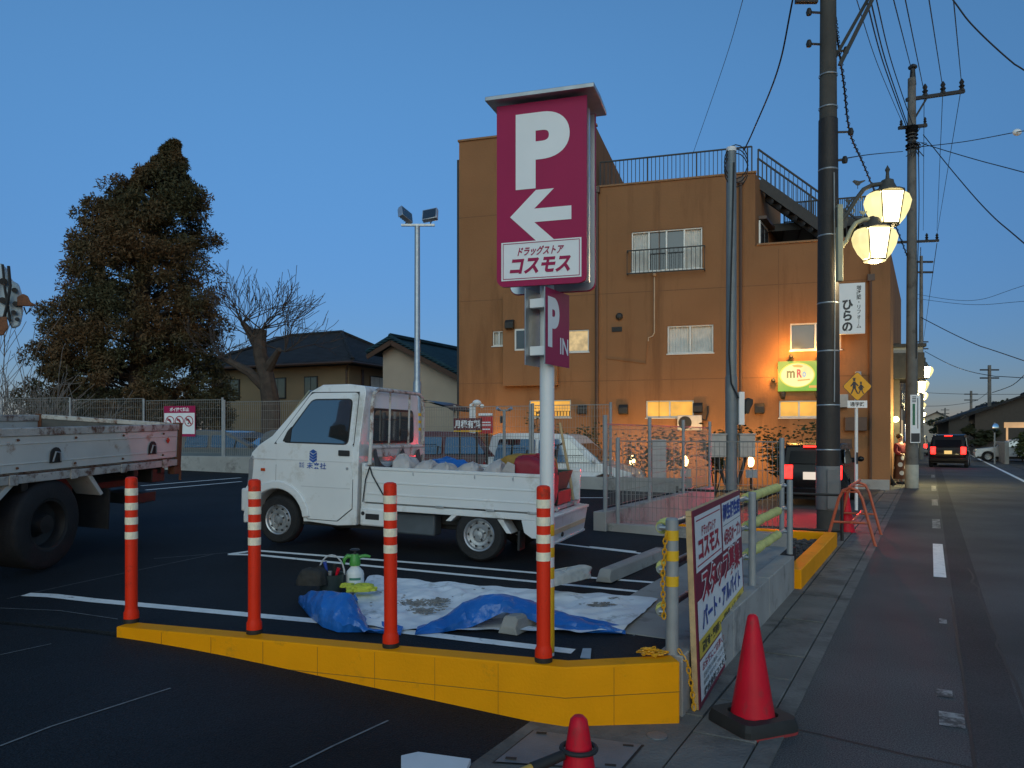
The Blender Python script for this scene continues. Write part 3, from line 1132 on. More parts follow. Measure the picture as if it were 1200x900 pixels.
c2 = empty("traffic_cone", (0.232, 2.67, -0.035))
tag(c2, "red traffic cone cut off by the picture's lower edge with a bar hooked on it", "traffic cone")
c2.location = (0.232, 2.67, 0.0)
c2.location.z = 1.65 - (838 - 510) / F * 2.67 - 0.70
b = MB()
cone_body(b)
b.build("cone_body", M_RED, c2)
cb = empty("cone_bar", (c2.location.x, c2.location.y, c2.location.z + 0.585))
tag(cb, "yellow bar with a black hooked ring slipped over the lower red cone", "cone bar")
b = MB()
b.tube([(cos(a) * 0.060, sin(a) * 0.060, 0.0) for a in [2 * pi * i / 20 for i in range(20)]], 0.009, 8, closed=True)
dirb = Vector((-0.80, -0.42, -0.16)).normalized()
b.tube([dirb * 0.065, dirb * 0.19], [0.017, 0.02], 12)
b.build("hook_ring", M_BLACK, cb)
b = MB()
b.tube([dirb * 0.19, dirb * 1.55], 0.0165, 12)
b.build("bar_tube", mat("bar_yellow", (0.55, 0.33, 0.06), 0.5, var=0.1), cb)

# white board lying on the driveway
pp = hits([(470, 893), (490, 888.5), (552, 897), (545, 912), (470, 915)], drivez)
b = MB()
b.add([p + Vector((0, 0, 0.004)) for p in pp] + [p + Vector((0, 0, 0.034)) for p in pp], [(4, 3, 2, 1, 0), (5, 6, 7, 8, 9)] + [(i, (i + 1) % 5, 5 + (i + 1) % 5, 5 + i) for i in range(5)])
o = b.build("kerb_plate", mat("pale_plate", (0.62, 0.64, 0.66), 0.6, var=0.06), bevel=0.004)
tag(o, "pale flat board lying on the dark driveway at the picture's lower edge", "board")

# ------------------------------------------------------------------ wheel stops
def wheel_stop(p, ang, L, label, tilt=0):
    b = MB()
    prof = [(-0.075, 0), (-0.055, 0.10), (-0.035, 0.115), (0.035, 0.115), (0.055, 0.10), (0.075, 0)]
    h = L / 2
    vs = []
    for x, sc_ in ((-h, 1.0), (-h + 0.045, 1.0), (h - 0.045, 1.0), (h, 1.0)):
        for y, z in prof:
            if abs(abs(x) - h) < 1e-6:
                z *= 0.42 if z > 0.05 else 1
                if abs(y) < 0.06:
                    pass
            vs.append((x, y, z))
    n = len(prof)
    fs = []
    for i in range(3):
        for j in range(n):
            fs.append((i * n + j, i * n + (j + 1) % n, (i + 1) * n + (j + 1) % n, (i + 1) * n + j))
    fs.append(tuple(range(n)))
    fs.append(tuple(3 * n + j for j in range(n)))
    b.add(vs, fs)
    o = b.build("wheel_stop", M_CONC, bevel=0.006, loc=p, rot=(0, 0, ang))
    return tag(o, label, "wheel stop", "concrete wheel stops")


def at2(a, c, zf=lotz):
    a, c = hit(*a, zf), hit(*c, zf)
    return (a + c) / 2, atan2(c.y - a.y, c.x - a.x), (c - a).length


p, a, L = at2((707, 684), (775, 652))
wheel_stop(p, a, L, "long pale concrete wheel stop beside the street railing, clear of the sheet")
p = hit(598, 742, lotz)
wheel_stop(p + Vector((D.x, D.y, 0)) * 0.25, atan2(D.y, D.x), 0.58, "concrete wheel stop whose end pokes out under the blue sheet")
# ------------------------------------------------------------------ wheels
def wheel_parts(parent, c, r, w, side, rim_r, holes=10, black=False, name="wheel", dual=False):
    """tyre as the part with rim and hub below it; axle along y, outer face toward side"""
    M = Matrix.Translation(c) @ Matrix.Rotation(-side * pi / 2, 4, 'X')
    b = MB()
    hw = w / 2
    b.lathe([(rim_r, -hw + 0.01), (r * 0.90, -hw), (r * 0.975, -hw + 0.018), (r, -hw + 0.04), (r, hw - 0.04), (r * 0.975, hw - 0.018), (r * 0.90, hw), (rim_r + 0.012, hw - 0.004), (rim_r, hw - 0.014)], 36, M=M, caps=False)
    t = b.build(name, M_TYRE, parent)
    b = MB()
    q = rim_r
    if dual:
        prof = [(q, hw - 0.012), (q * 0.93, hw - 0.015), (q * 0.86, hw - 0.11), (q * 0.55, hw - 0.14), (q * 0.40, hw - 0.10), (q * 0.36, hw - 0.03), (0, hw - 0.025)]
    else:
        prof = [(q + 0.006, hw - 0.006), (q, hw + 0.002), (q * 0.93, hw - 0.006), (q * 0.88, hw - 0.035), (q * 0.80, hw - 0.045), (q * 0.66, hw - 0.018), (q * 0.48, hw - 0.022), (q * 0.40, hw - 0.036), (q * 0.30, hw - 0.036), (q * 0.25, hw + 0.004), (0, hw + 0.008)]
    b.lathe(prof, 36, M=M, caps=False)
    b.lathe([(q, hw - 0.015), (q, -hw + 0.02), (0, -hw + 0.03)], 24, M=M, caps=False)
    b.build("rim", M_DARK if black else M_STEEL, t)
    if not black:
        b = MB()
        for i in range(holes):
            a = 2 * pi * i / holes
            z = hw - 0.0295
            b.lathe([(0.0, z + 0.0015), (q * 0.075, z + 0.0015), (q * 0.075, z - 0.012)], 8, M=M @ Matrix.Translation((cos(a) * q * 0.735, sin(a) * q * 0.735, 0.003)), caps=False)
        for i in range(4):
            a = 2 * pi * i / 4 + 0.4
            b.lathe([(0.0, hw - 0.015), (q * 0.05, hw - 0.02), (q * 0.06, hw - 0.036)], 6, M=M @ Matrix.Translation((cos(a) * q * 0.35, sin(a) * q * 0.35, 0)), caps=False)
        b.build("rim_holes", M_BLACK, t)
    return t


def shell(prof, wz, belt, mi=0):
    """closed body shell: side outline prof (x,z), half width wz(x,z); the sides are split along z = belt"""
    P = []
    n = len(prof)
    for i in range(n):
        a, c = prof[i], prof[(i + 1) % n]
        P.append(a)
        if (a[1] - belt) * (c[1] - belt) < -1e-9:
            f = (belt - a[1]) / (c[1] - a[1])
            P.append((a[0] + (c[0] - a[0]) * f, belt))
    b = MB()
    n = len(P)
    vs = [(x, -wz(x, z), z) for x, z in P] + [(x, wz(x, z), z) for x, z in P]
    fs = [(i, (i + 1) % n, n + (i + 1) % n, n + i) for i in range(n)]
    lo = [i for i in range(n) if P[i][1] <= belt + 1e-6]
    hi = [i for i in range(n) if P[i][1] >= belt - 1e-6]
    # keep the ring order (start each list after its gap)
    def order(ix):
        for k in range(len(ix)):
            if (ix[k - 1] + 1) % n != ix[k]:
                return ix[k:] + ix[:k]
        return ix
    for ix in (order(lo), order(hi)):
        fs.append(tuple(ix))
        fs.append(tuple(n + i for i in reversed(ix)))
    b.add(vs, fs, mi)
    return b


def arc(cx, cz, r, a0, a1, n):
    return [(cx + r * cos(radians(a0 + (a1 - a0) * i / n)), cz + r * sin(radians(a0 + (a1 - a0) * i / n))) for i in range(n + 1)]


def sidepanel(mb, poly, wz, side, proud, thick=0.006, mi=0):
    """thin panel following the body side"""
    n = len(poly)
    vs = [(x, side * (wz(x, z) + proud), z) for x, z in poly] + [(x, side * (wz(x, z) + proud - thick), z) for x, z in poly]
    fs = [tuple(range(n)), tuple(range(2 * n - 1, n - 1, -1))] + [(i, (i + 1) % n, n + (i + 1) % n, n + i) for i in range(n)]
    return mb.add(vs, fs, mi)


def rounded(poly, r, n=4):
    out = []
    k = len(poly)
    for i in range(k):
        p, a, c = Vector(poly[i]), Vector(poly[i - 1]), Vector(poly[(i + 1) % k])
        da, dc = (a - p), (c - p)
        q = min(r, da.length * 0.45, dc.length * 0.45)
        s, e = p + da.normalized() * q, p + dc.normalized() * q
        for j in range(n + 1):
            f = j / n
            v = s * (1 - f) ** 2 + p * 2 * f * (1 - f) + e * f * f
            out.append((v.x, v.y))
    return out


# ------------------------------------------------------------------ small white pickup (kei truck)
TH = atan2(0.334, -0.943)
KT = Vector((-0.105, 8.20, 0))
KT.z = 0.405
kt = empty("kei_truck", KT, rot=(0, radians(-1.6), TH))
tag(kt, "small white cab-over pickup with blue lettering on its door and a loaded cargo bed", "pickup truck")


def kw(x, z):
    return 0.70 if z <= 1.08 else 0.70 - (z - 1.08) * 0.16


AR = arc(2.35, 0.265, 0.335, 0, 180, 12)
prof = [(1.37, 0.27), (1.36, 1.08), (1.345, 1.66), (1.37, 1.725), (1.55, 1.745), (1.88, 1.735), (2.03, 1.655), (2.45, 1.17), (2.62, 1.06), (2.70, 0.98), (2.735, 0.84), (2.75, 0.62), (2.80, 0.56), (2.805, 0.40), (2.76, 0.33), (2.70, 0.30)] + AR + [(1.95, 0.27), (1.60, 0.25)]
body = shell(prof, kw, 1.08).build("cab", M_CARW, kt, bevel=0.04, seg=4)
# doors, glass, seams
dlow = [(1.425, 0.44), (1.425, 1.10), (2.375, 1.10), (2.375, 0.66)] + arc(2.35, 0.265, 0.39, 88, 168, 7) + [(1.965, 0.30), (1.60, 0.30)]
glass = rounded([(1.50, 1.115), (2.26, 1.115), (2.19, 1.26), (1.98, 1.565), (1.50, 1.575)], 0.05)
frame_o = rounded([(1.425, 1.09), (2.40, 1.09), (2.34, 1.17), (2.00, 1.645), (1.425, 1.655)], 0.05)
for sd in (1, -1):
    b = MB()
    seam = [(p[0], p[1]) for p in dlow]
    sidepanel(b, [(p[0] + (0.006 if p[0] > 1.9 else -0.006), p[1] + (0.0 if p[1] > 1 else -0.006)) for p in seam], kw, sd, 0.0015, 0.004)
    sidepanel(b, [(1.419, 1.085), (2.41, 1.085), (2.345, 1.175), (2.005, 1.655), (1.419, 1.664)], kw, sd, 0.0015, 0.004)
    b.build("door_seam", M_BLACK, kt, smooth=0)
    b = MB()
    sidepanel(b, dlow, kw, sd, 0.007, 0.008)
    dr = b.build("door", M_CARW, kt, bevel=0.003)
    b = MB()
    sidepanel(b, frame_o, kw, sd, 0.007, 0.006)
    b.build("window_frame", M_CARW, dr, bevel=0.002)
    b = MB()
    sidepanel(b, rounded([(1.485, 1.10), (2.30, 1.10), (2.21, 1.265), (1.985, 1.58), (1.485, 1.59)], 0.06), kw, sd, 0.0095, 0.004)
    b.build("window_seal", M_BLACK, dr)
    b = MB()
    sidepanel(b, glass, kw, sd, 0.0125, 0.004)
    b.build("window_glass", M_GLASS, dr)
    b = MB()
    sidepanel(b, rounded([(2.20, 1.115), (2.295, 1.115), (2.245, 1.23), (2.20, 1.28)], 0.015), kw, sd, 0.02, 0.01)
    b.build("mirror_base", M_BLACK, dr)
    b = MB()
    b.box((1.53, sd * 0.712, 1.015), (0.135, 0.016, 0.06))
    b.build("handle", M_BLACK, dr, bevel=0.008)
    b = MB()
    b.lathe([(0.016, 0), (0.014, 0.004), (0, 0.004)], 12, M=Matrix.Translation((1.49, sd * 0.7075, 0.855)) @ Matrix.Rotation(-sd * pi / 2, 4, 'X'))
    b.build("lock", M_STEEL, dr)
    b = MB()
    for z, x0, x1 in ((0.915, 1.43, 2.68), (0.64, 1.45, 2.05)):
        sidepanel(b, [(x0, z), (x1, z), (x1, z + 0.010), (x0, z + 0.010)], lambda x, z: 0.7075 if x1 < 2.4 or True else 0.7, sd, 0.001, 0.004)
    b.build("crease", mat("crease_white", (0.60, 0.61, 0.61), 0.3), dr)
    b = MB()
    fl_o = arc(2.35, 0.265, 0.425, -8, 172, 16)
    fl_i = arc(2.35, 0.265, 0.338, 172, -8, 16)
    poly = fl_o + fl_i
    n = len(poly)
    sidepanel(b, poly, lambda x, z: 0.70, sd, 0.028, 0.04)
    b.build("wheel_flare", M_CARW, kt, bevel=0.012)
    b = MB()
    b.box((2.545, sd * 0.703, 0.80), (0.055, 0.012, 0.032))
    b.build("side_marker", mat("amber_lens", (0.45, 0.06, 0.01), 0.25), kt, bevel=0.004)
    b = MB()
    b.prism([(2.745, 0.60), (2.735, 0.90), (2.69, 0.955), (2.66, 0.93), (2.69, 0.62)], sd * 0.44, sd * 0.7035, axis='y')
    b.build("headlight", mat("lens_grey", (0.25, 0.26, 0.27), 0.15, coat=0.5), kt, bevel=0.01)
    b = MB()
    b.box2(2.69, 2.82, sd * 0.36, sd * 0.716, 0.33, 0.585)
    b.build("bumper", M_CARW, kt, bevel=0.02)
# mudguard lining behind the front wheel
for sd in (1, -1):
    b = MB()
    b.prism(arc(2.35, 0.265, 0.333, 0, 180, 10), sd * 0.34, sd * 0.535, axis='y')
    b.build("wheel_well", M_BLACK, kt)
b = MB()
b.prism([(2.435, 1.205), (2.425, 1.195), (2.025, 1.655), (2.045, 1.66)], -0.60, 0.60, axis='y', M=Matrix.Translation((0.012, 0, 0.012)))
b.build("windshield", M_GLASS, kt)
b = MB()
b.box2(2.72, 2.748, -0.42, 0.42, 0.66, 0.80)
b.build("grille", M_DARK, kt, bevel=0.01)
# rear wall of the cab with its window
b = MB()
b.prism(rounded([(-0.50, 1.12), (0.50, 1.12), (0.47, 1.50), (-0.47, 1.50)], 0.07), 1.333, 1.352, axis='x')
rw = b.build("rear_window_seal", M_BLACK, kt)
b = MB()
b.prism(rounded([(-0.47, 1.145), (0.47, 1.145), (0.445, 1.475), (-0.445, 1.475)], 0.06), 1.326, 1.332, axis='x')
b.build("rear_window", M_GLASS, rw)
# headboard frame of the bed
b = MB()
fr = [(1.27, 0.62, 0.90), (1.27, 0.60, 1.56), (1.27, 0.56, 1.655), (1.27, 0.47, 1.695), (1.27, -0.47, 1.695), (1.27, -0.56, 1.655), (1.27, -0.60, 1.56), (1.27, -0.62, 0.90)]
b.tube(fr, 0.021, 10)
for y in (0.22, -0.24):
    b.tube([(1.27, y, 1.06), (1.27, y, 1.69)], 0.012, 8)
b.tube([(1.27, 0.61, 1.08), (1.27, -0.61, 1.08)], 0.024, 8)
b.box2(1.255, 1.285, -0.60, 0.60, 0.98, 1.06)
b.build("headboard_frame", M_RUSTW, kt)
# bed
b = MB()
b.box2(-0.66, 1.30, -0.665, 0.665, 0.505, 0.545)
b.build("bed_floor", mat("bed_grey", (0.30, 0.31, 0.31), 0.6, var=0.15, scale=5, dirt=(0.16, 0.12, 0.09), dirt_amt=0.25), kt)
b = MB()
b.box2(1.285, 1.325, -0.69, 0.69, 0.44, 0.92)
b.build("front_gate", M_CARW, kt, bevel=0.006)
for sd in (1, -1):
    b = MB()
    y0, y1 = sd * 0.672, sd * 0.70
    b.box2(-0.66, 1.28, y0, y1, 0.52, 0.855)
    b.box2(-0.665, 1.285, sd * 0.662, sd * 0.708, 0.856, 0.888)
    for z in (0.60, 0.72):
        b.box2(-0.655, 1.275, y1 + sd * 0.0005, y1 + sd * 0.007, z, z + 0.018)
    sg_ = b.build("side_gate", M_CARW, kt, bevel=0.004)
    for x in (0.98, 0.42, -0.12, -0.55):
        b = MB()
        b.box2(x - 0.045, x + 0.045, y1, y1 + sd * 0.014, 0.505, 0.528)
        b.build("hinge", M_STEEL, sg_, bevel=0.003)
    for x in (0.72, 0.05, -0.35):
        b = MB()
        b.tube([(x, sd * 0.709, 0.85), (x, sd * 0.718, 0.835), (x, sd * 0.709, 0.815)], 0.004, 6)
        b.build("rope_hook", M_STEEL, sg_)
    b = MB()
    b.box2(-0.68, 1.32, sd * 0.655, sd * 0.695, 0.44, 0.503)
    b.build("bed_sill", M_CARW, kt, bevel=0.006)
    b = MB()
    b.prism([(-0.68, 0.27), (-0.68, 0.44), (-0.44, 0.44), (-0.47, 0.32), (-0.55, 0.27)], sd * 0.62, sd * 0.695, axis='y')
    b.build("corner_plate", M_CARW, kt, bevel=0.005)
    b = MB()
    b.prism([(0.30, 0.44), (0.36, 0.44), (0.235, 0.56), (0.18, 0.56)], sd * 0.48, sd * 0.69, axis='y', M=Matrix.Translation((0, 0, -0.06)))
    b.build("wheel_guard", M_CARW, kt, bevel=0.004)
    b = MB()
    b.prism([(-0.34, 0.30), (-0.29, 0.30), (-0.19, 0.43), (-0.25, 0.43)], sd * 0.48, sd * 0.69, axis='y')
    b.build("wheel_guard", M_CARW, kt, bevel=0.004)
    b = MB()
    b.box2(1.02, 1.33, sd * 0.62, sd * 0.705, 0.27, 0.46)
    sb = b.build("fuel_flap", M_CARW, kt, bevel=0.02)
    b = MB()
    b.box2(1.10, 1.26, sd * 0.704, sd * 0.709, 0.34, 0.40)
    b.lathe([(0.022, 0), (0.02, 0.006), (0, 0.006)], 12, M=Matrix.Translation((1.29, sd * 0.7052, 0.40)) @ Matrix.Rotation(-sd * pi / 2, 4, 'X'))
    b.build("filler_recess", M_BLACK, sb, bevel=0.004)
    b = MB()
    b.box2(0.52, 0.98, sd * 0.42, sd * 0.60, 0.20, 0.42)
    b.build("side_box", mat("box_blue_grey", (0.07, 0.085, 0.10), 0.6, var=0.15), kt, bevel=0.02)
    wheel_parts(kt, Vector((0, sd * 0.615, 0.262)), 0.262, 0.145, sd, 0.158)
    wheel_parts(kt, Vector((2.35, sd * 0.615, 0.262)), 0.262, 0.145, sd, 0.158)
    b = MB()
    b.box2(-0.42, -0.40, sd * 0.50, sd * 0.67, 0.14, 0.33)
    b.build("mudflap", M_BLACK, kt)
b = MB()
b.box2(-0.62, 2.3, -0.40, -0.32, 0.30, 0.42)
b.box2(-0.62, 2.3, 0.32, 0.40, 0.30, 0.42)
b.box2(-0.30, 0.9, -0.3, 0.3, 0.24, 0.40)
b.box2(1.1, 2.2, -0.6, 0.6, 0.22, 0.34)
b.tube([(0, -0.6, 0.26), (0, 0.6, 0.26)], 0.045, 10)
b.lathe([(0.0, -0.09), (0.10, -0.08), (0.11, 0.08), (0.0, 0.09)], 14, M=Matrix.Translation((0, 0, 0.26)))
b.tube([(-0.1, 0.25, 0.3), (-0.74, 0.25, 0.27)], 0.025, 8)
b.build("chassis", M_DARK, kt, bevel=0.006)
# rear: bumper bar with lamps under the lowered tailgate
b = MB()
b.box2(-0.72, -0.67, -0.68, 0.68, 0.40, 0.50)
b.build("rear_sill", M_CARW, kt, bevel=0.005)
tg = Matrix.Translation((-0.725, 0, 0.50)) @ Matrix.Rotation(radians(-8), 4, 'Y')
b = MB()
b.box2(-0.03, 0.0, -0.69, 0.69, -0.30, 0.0, M=tg)
b.box2(-0.045, -0.031, -0.69, 0.69, -0.30, -0.275, M=tg)
b.box2(-0.045, -0.031, -0.69, 0.69, -0.028, 0.0, M=tg)
tgo = b.build("tailgate", M_CARW, kt, bevel=0.005)
b = MB()
b.box2(-0.036, -0.0315, -0.66, 0.66, -0.20, -0.15, M=tg)
b.build("stripe", mat("cream_paint", (0.60, 0.52, 0.33), 0.4), tgo)
b = MB()
for y in (-0.4, 0.35):
    b.tube([(-0.70, y - 0.04, 0.53), (-0.70, y + 0.04, 0.53)], 0.02, 8)
b.build("tailgate_hinge", M_STEEL, kt)
# door emblem and lettering
b = MB()
yy = 0.7125
def dpt(x, z):
    return (x, yy, z)
cx, cz, hs = 1.905, 0.985, 0.047
hexp = lambda k, s=1.0: (cx + hs * s * 0.9 * cos(radians(90 + 60 * k)), cz + hs * s * 1.05 * sin(radians(90 + 60 * k)))
for lay in range(3):
    dz = -lay * 0.030 + 0.012
    q = 0.85
    b.add([dpt(cx - 0.045, cz + dz + 0.014), dpt(cx, cz + dz - 0.012), dpt(cx, cz + dz - 0.036), dpt(cx - 0.045, cz + dz - 0.010)], [(0, 1, 2, 3)])
    b.add([dpt(cx + 0.045, cz + dz + 0.014), dpt(cx, cz + dz - 0.012), dpt(cx, cz + dz - 0.036), dpt(cx + 0.045, cz + dz - 0.010)], [(0, 1, 2, 3)])
b.add([dpt(cx, cz + 0.058), dpt(cx + 0.045, cz + 0.034), dpt(cx, cz + 0.010), dpt(cx - 0.045, cz + 0.034)], [(0, 1, 2, 3)])
b.text("未来社", (1.862, yy, 0.870), (-1, 0, 0), (0, 0, 1), 0.24, 0.068, 0, bold=0.012)
b.text("株式\n会社", (2.045, yy, 0.872), (-1, 0, 0), (0, 0, 1), 0.065, 0.058, 0, bold=0.0)
b.build("lettering", mat("door_blue", (0.03, 0.10, 0.36), 0.4), kt, smooth=0)
# black strap hooked down the bed side
b = MB()
b.tube([(1.22, 0.712, 0.89), (1.18, 0.725, 0.80), (1.06, 0.722, 0.62), (0.93, 0.715, 0.46)], 0.007, 6)
b.tube([(1.22, 0.712, 0.89), (1.26, 0.722, 0.75), (1.29, 0.715, 0.52)], 0.006, 6)
b.build("rubber_strap", M_BLACK, kt)

# ---- load: every piece is a thing of its own, resting on the bed
MK = Matrix.Translation(KT) @ Matrix.Rotation(TH, 4, 'Z') @ Matrix.Rotation(radians(-1.6), 4, 'Y')


def load(mb, name, m, label, cat, origin, group=None, **kw_):
    o = mb.build(name, m, **kw_)
    o.matrix_world = MK @ Matrix.Translation(origin)
    o.location, o.rotation_euler = (MK @ Matrix.Translation(origin)).to_translation(), (MK.to_euler())
    tag(o, label, cat, group)
    return o


M_SACK = mat("grey_sack", (0.45, 0.42, 0.405), 0.55, var=0.12, scale=7, bump=0.6, bscale=14, dirt=(0.28, 0.20, 0.15), dirt_amt=0.2, dirt_scale=5)


def lump(c, r, n=40, m=22, seed=0, amp=0.18, tip=None, floor=None, e=0.55):
    """irregular soft sack-like lump, boxy with creases"""
    rs = random.Random(seed)
    ph = [rs.uniform(0, 6.28) for _ in range(8)]
    b = MB()
    vs = []
    for i in range(m + 1):
        p = -pi / 2 + pi * i / m
        row = []
        for j in range(n):
            a = 2 * pi * j / n
            q = 1 + amp * (0.5 * sin(2 * a + ph[0] + 2 * p) + 0.35 * sin(5 * a + ph[1] - 3 * p) + 0.3 * sin(3 * p + ph[2] + a) + 0.25 * sin(9 * a + ph[3] + 5 * p))
            q += amp * 0.30 * abs(sin(7 * a + ph[4] + 4 * p)) * abs(sin(4 * p + ph[5] + 2 * a)) - amp * 0.25 * abs(sin(3 * a - 6 * p + ph[6]))
            ca, sa = cos(a), sin(a)
            x = r[0] * (abs(cos(p)) ** e) * math.copysign(abs(ca) ** e, ca) * q
            y = r[1] * (abs(cos(p)) ** e) * math.copysign(abs(sa) ** e, sa) * q
            z = r[2] * math.copysign(abs(sin(p)) ** e, p) * (1 + 0.7 * (q - 1))
            if tip and p > 0.4:
                k = (p - 0.4) / 1.17
                x += tip[0] * k
                y += tip[1] * k
                z += tip[2] * k * k
            z = max(z, floor if floor is not None else -9)
            row.append((c[0] + x, c[1] + y, c[2] + z))
        row.append(row[0])
        vs.append(row)
    b.grid(vs)
    return b


sx = [(0.93, 0.46, 0.12, (0.125, 0.15, 0.23), (0.03, 0, 0.05)), (0.70, 0.45, 0.12, (0.125, 0.15, 0.20), (-0.05, 0, 0.03)), (0.48, 0.47, 0.12, (0.125, 0.15, 0.185), (0.0, 0, 0.02)),
      (0.23, 0.46, 0.12, (0.15, 0.15, 0.195), (-0.06, 0, 0.03)), (-0.04, 0.45, 0.12, (0.125, 0.15, 0.19), (-0.08, 0, 0.07))]
labs = ["grey sack on the white pickup's bed nearest its cab", "grey sack second from the cab on the white pickup's bed", "low grey sack in the middle of the row on the pickup's bed",
        "grey sack second from the rear of the row on the pickup's bed", "grey sack with a pointed flap ending the pickup's row of sacks"]
for i, (x, y, z, r, tip) in enumerate(sx):
    load(lump((0, 0, 0.19), r, seed=i, amp=0.12, tip=tip, floor=-0.185), "sack", M_SACK, labs[i], "sack", (x, y, 0.546), "grey sacks on the pickup's bed", smooth=60)
# dark cloth hung from the headboard
b = MB()
rows = []
for i in range(15):
    f = i / 14
    row = []
    for j in range(41):
        g_ = j / 40
        y = 0.62 - 1.10 * g_
        sag = 0.0
        tops = 1.07 - 0.20 * abs(sin(g_ * pi * 2 - 0.35)) ** 1.2 * (1 if 0.12 < g_ < 0.95 else 0.3)
        zb_ = 0.62
        z = tops + (zb_ - tops) * f
        fold = 0.030 * sin(g_ * 58 + 3 * f) * f + 0.018 * sin(g_ * 21 + 1) * f
        row.append((1.235 - 0.14 * f ** 1.3 + fold, y + 0.05 * (1 - f) * sin(g_ * 9), z))
    rows.append(row)
b.grid(rows)
load(b, "hung_cloth", mat("dark_grey_cloth", (0.06, 0.063, 0.066), 0.85, var=0.15, scale=8), "dark grey cloth hung in folds from the pickup's headboard frame", "cloth", (0, 0, 0), smooth=60, recalc=False)
# blue sheet bundle, green tray, yellow bag, red bag, flap, dark tools, bamboo pole
load(lump((0, 0, 0.20), (0.26, 0.14, 0.215), seed=21, amp=0.16, floor=-0.195), "blue_bundle", M_BLUE, "crumpled blue sheet bundled behind the grey sacks on the pickup's bed", "plastic sheet", (0.66, -0.08, 0.546), smooth=60)
b = MB()
def tray(b, L, Wd, H, th=0.012, flare=0.06):
    o_, i_ = [], []
    for s, z in ((1, H), (0.86, 0.0)):
        o_.append([(sx_ * L * s, sy_ * Wd * s, z) for sx_, sy_ in ((-1, -1), (1, -1), (1, 1), (-1, 1), (-1, -1))])
    inn_ = []
    for s, z in ((0.96, H), (0.84, th)):
        inn_.append([(sx_ * L * s, sy_ * Wd * s, z) for sx_, sy_ in ((-1, -1), (1, -1), (1, 1), (-1, 1), (-1, -1))])
    b.grid([o_[1], o_[0], inn_[0], inn_[1]])
    b.add(o_[1][:4], [(3, 2, 1, 0)])
    b.add(inn_[1][:4], [(0, 1, 2, 3)])
tray(b, 0.37, 0.27, 0.19)
load(b, "mortar_tray", mat("tray_green", (0.015, 0.065, 0.05), 0.5, var=0.1), "dark green mixing tray on the pickup's bed behind the grey sacks", "tray", (-0.30, -0.05, 0.70), smooth=0)
b = MB()
b.box2(-0.36, 0.36, -0.26, 0.26, 0, 0.15)
load(b, "tool_case", M_DARK, "dark tool case under the green tray on the pickup's bed", "case", (-0.30, -0.05, 0.547), bevel=0.01)
M_YB = mat("ochre_bag", (0.36, 0.20, 0.035), 0.7, var=0.15, scale=6, bump=0.4, bscale=10)
load(lump((0, 0, 0.13), (0.29, 0.15, 0.14), seed=31, amp=0.10, floor=-0.12), "carry_bag", M_YB, "ochre yellow bag lying on the green tray on the pickup's bed", "bag", (-0.27, -0.02, 0.78), smooth=60)
load(lump((0, 0, 0.24), (0.22, 0.20, 0.26), seed=33, amp=0.14, floor=-0.235), "carry_bag", mat("red_bag", (0.28, 0.015, 0.03), 0.6, var=0.15, scale=6, bump=0.4, bscale=10), "dark red bag at the rear end of the pickup's bed", "bag", (-0.44, 0.30, 0.546), smooth=60)
b = MB()
b.add([(-0.10, 0, 0), (0.08, 0, 0), (0.05, 0.02, 0.20), (-0.03, 0.03, 0.33), (-0.10, 0.01, 0.30)] + [(-0.10, 0.02, 0), (0.08, 0.02, 0), (0.05, 0.04, 0.20), (-0.03, 0.05, 0.33), (-0.10, 0.03, 0.30)], [(4, 3, 2, 1, 0), (5, 6, 7, 8, 9)] + [(i, (i + 1) % 5, 5 + (i + 1) % 5, 5 + i) for i in range(5)])
load(b, "cement_sack", M_SACK, "flat grey paper sack standing against the bed side beside the red bag", "sack", (-0.20, 0.50, 0.66), bevel=0.006)
b = MB()
b.box2(-0.1, 0.1, -0.1, 0.1, 0, 0.113)
load(b, "small_box", M_DARK, "small dark box under the flat paper sack on the pickup's bed", "box", (-0.21, 0.53, 0.547), bevel=0.006)
b = MB()
b.tube([(-0.60, -0.50, 0.0), (-0.55, -0.52, 0.25), (-0.40, -0.58, 0.85)], [0.018, 0.017, 0.014], 8)
load(b, "wooden_pole", M_WOOD, "pale wooden pole standing tilted at the rear of the pickup's bed", "pole", (-0.02, -0.05, 0.546))

# ------------------------------------------------------------------ big tipper truck with crane, at the left
r_ = Vector((0.136, 0.99, 0)).normalized()
TT_corner = Vector((-4.03, 9.2, 0))
tt = empty("tipper_truck", (0, 0, 0), rot=(radians(-3.6), radians(1.6), atan2(-r_.y, -r_.x)))
tag(tt, "large weathered white flatbed truck with rusty bed edges entering at the picture's left edge", "truck")
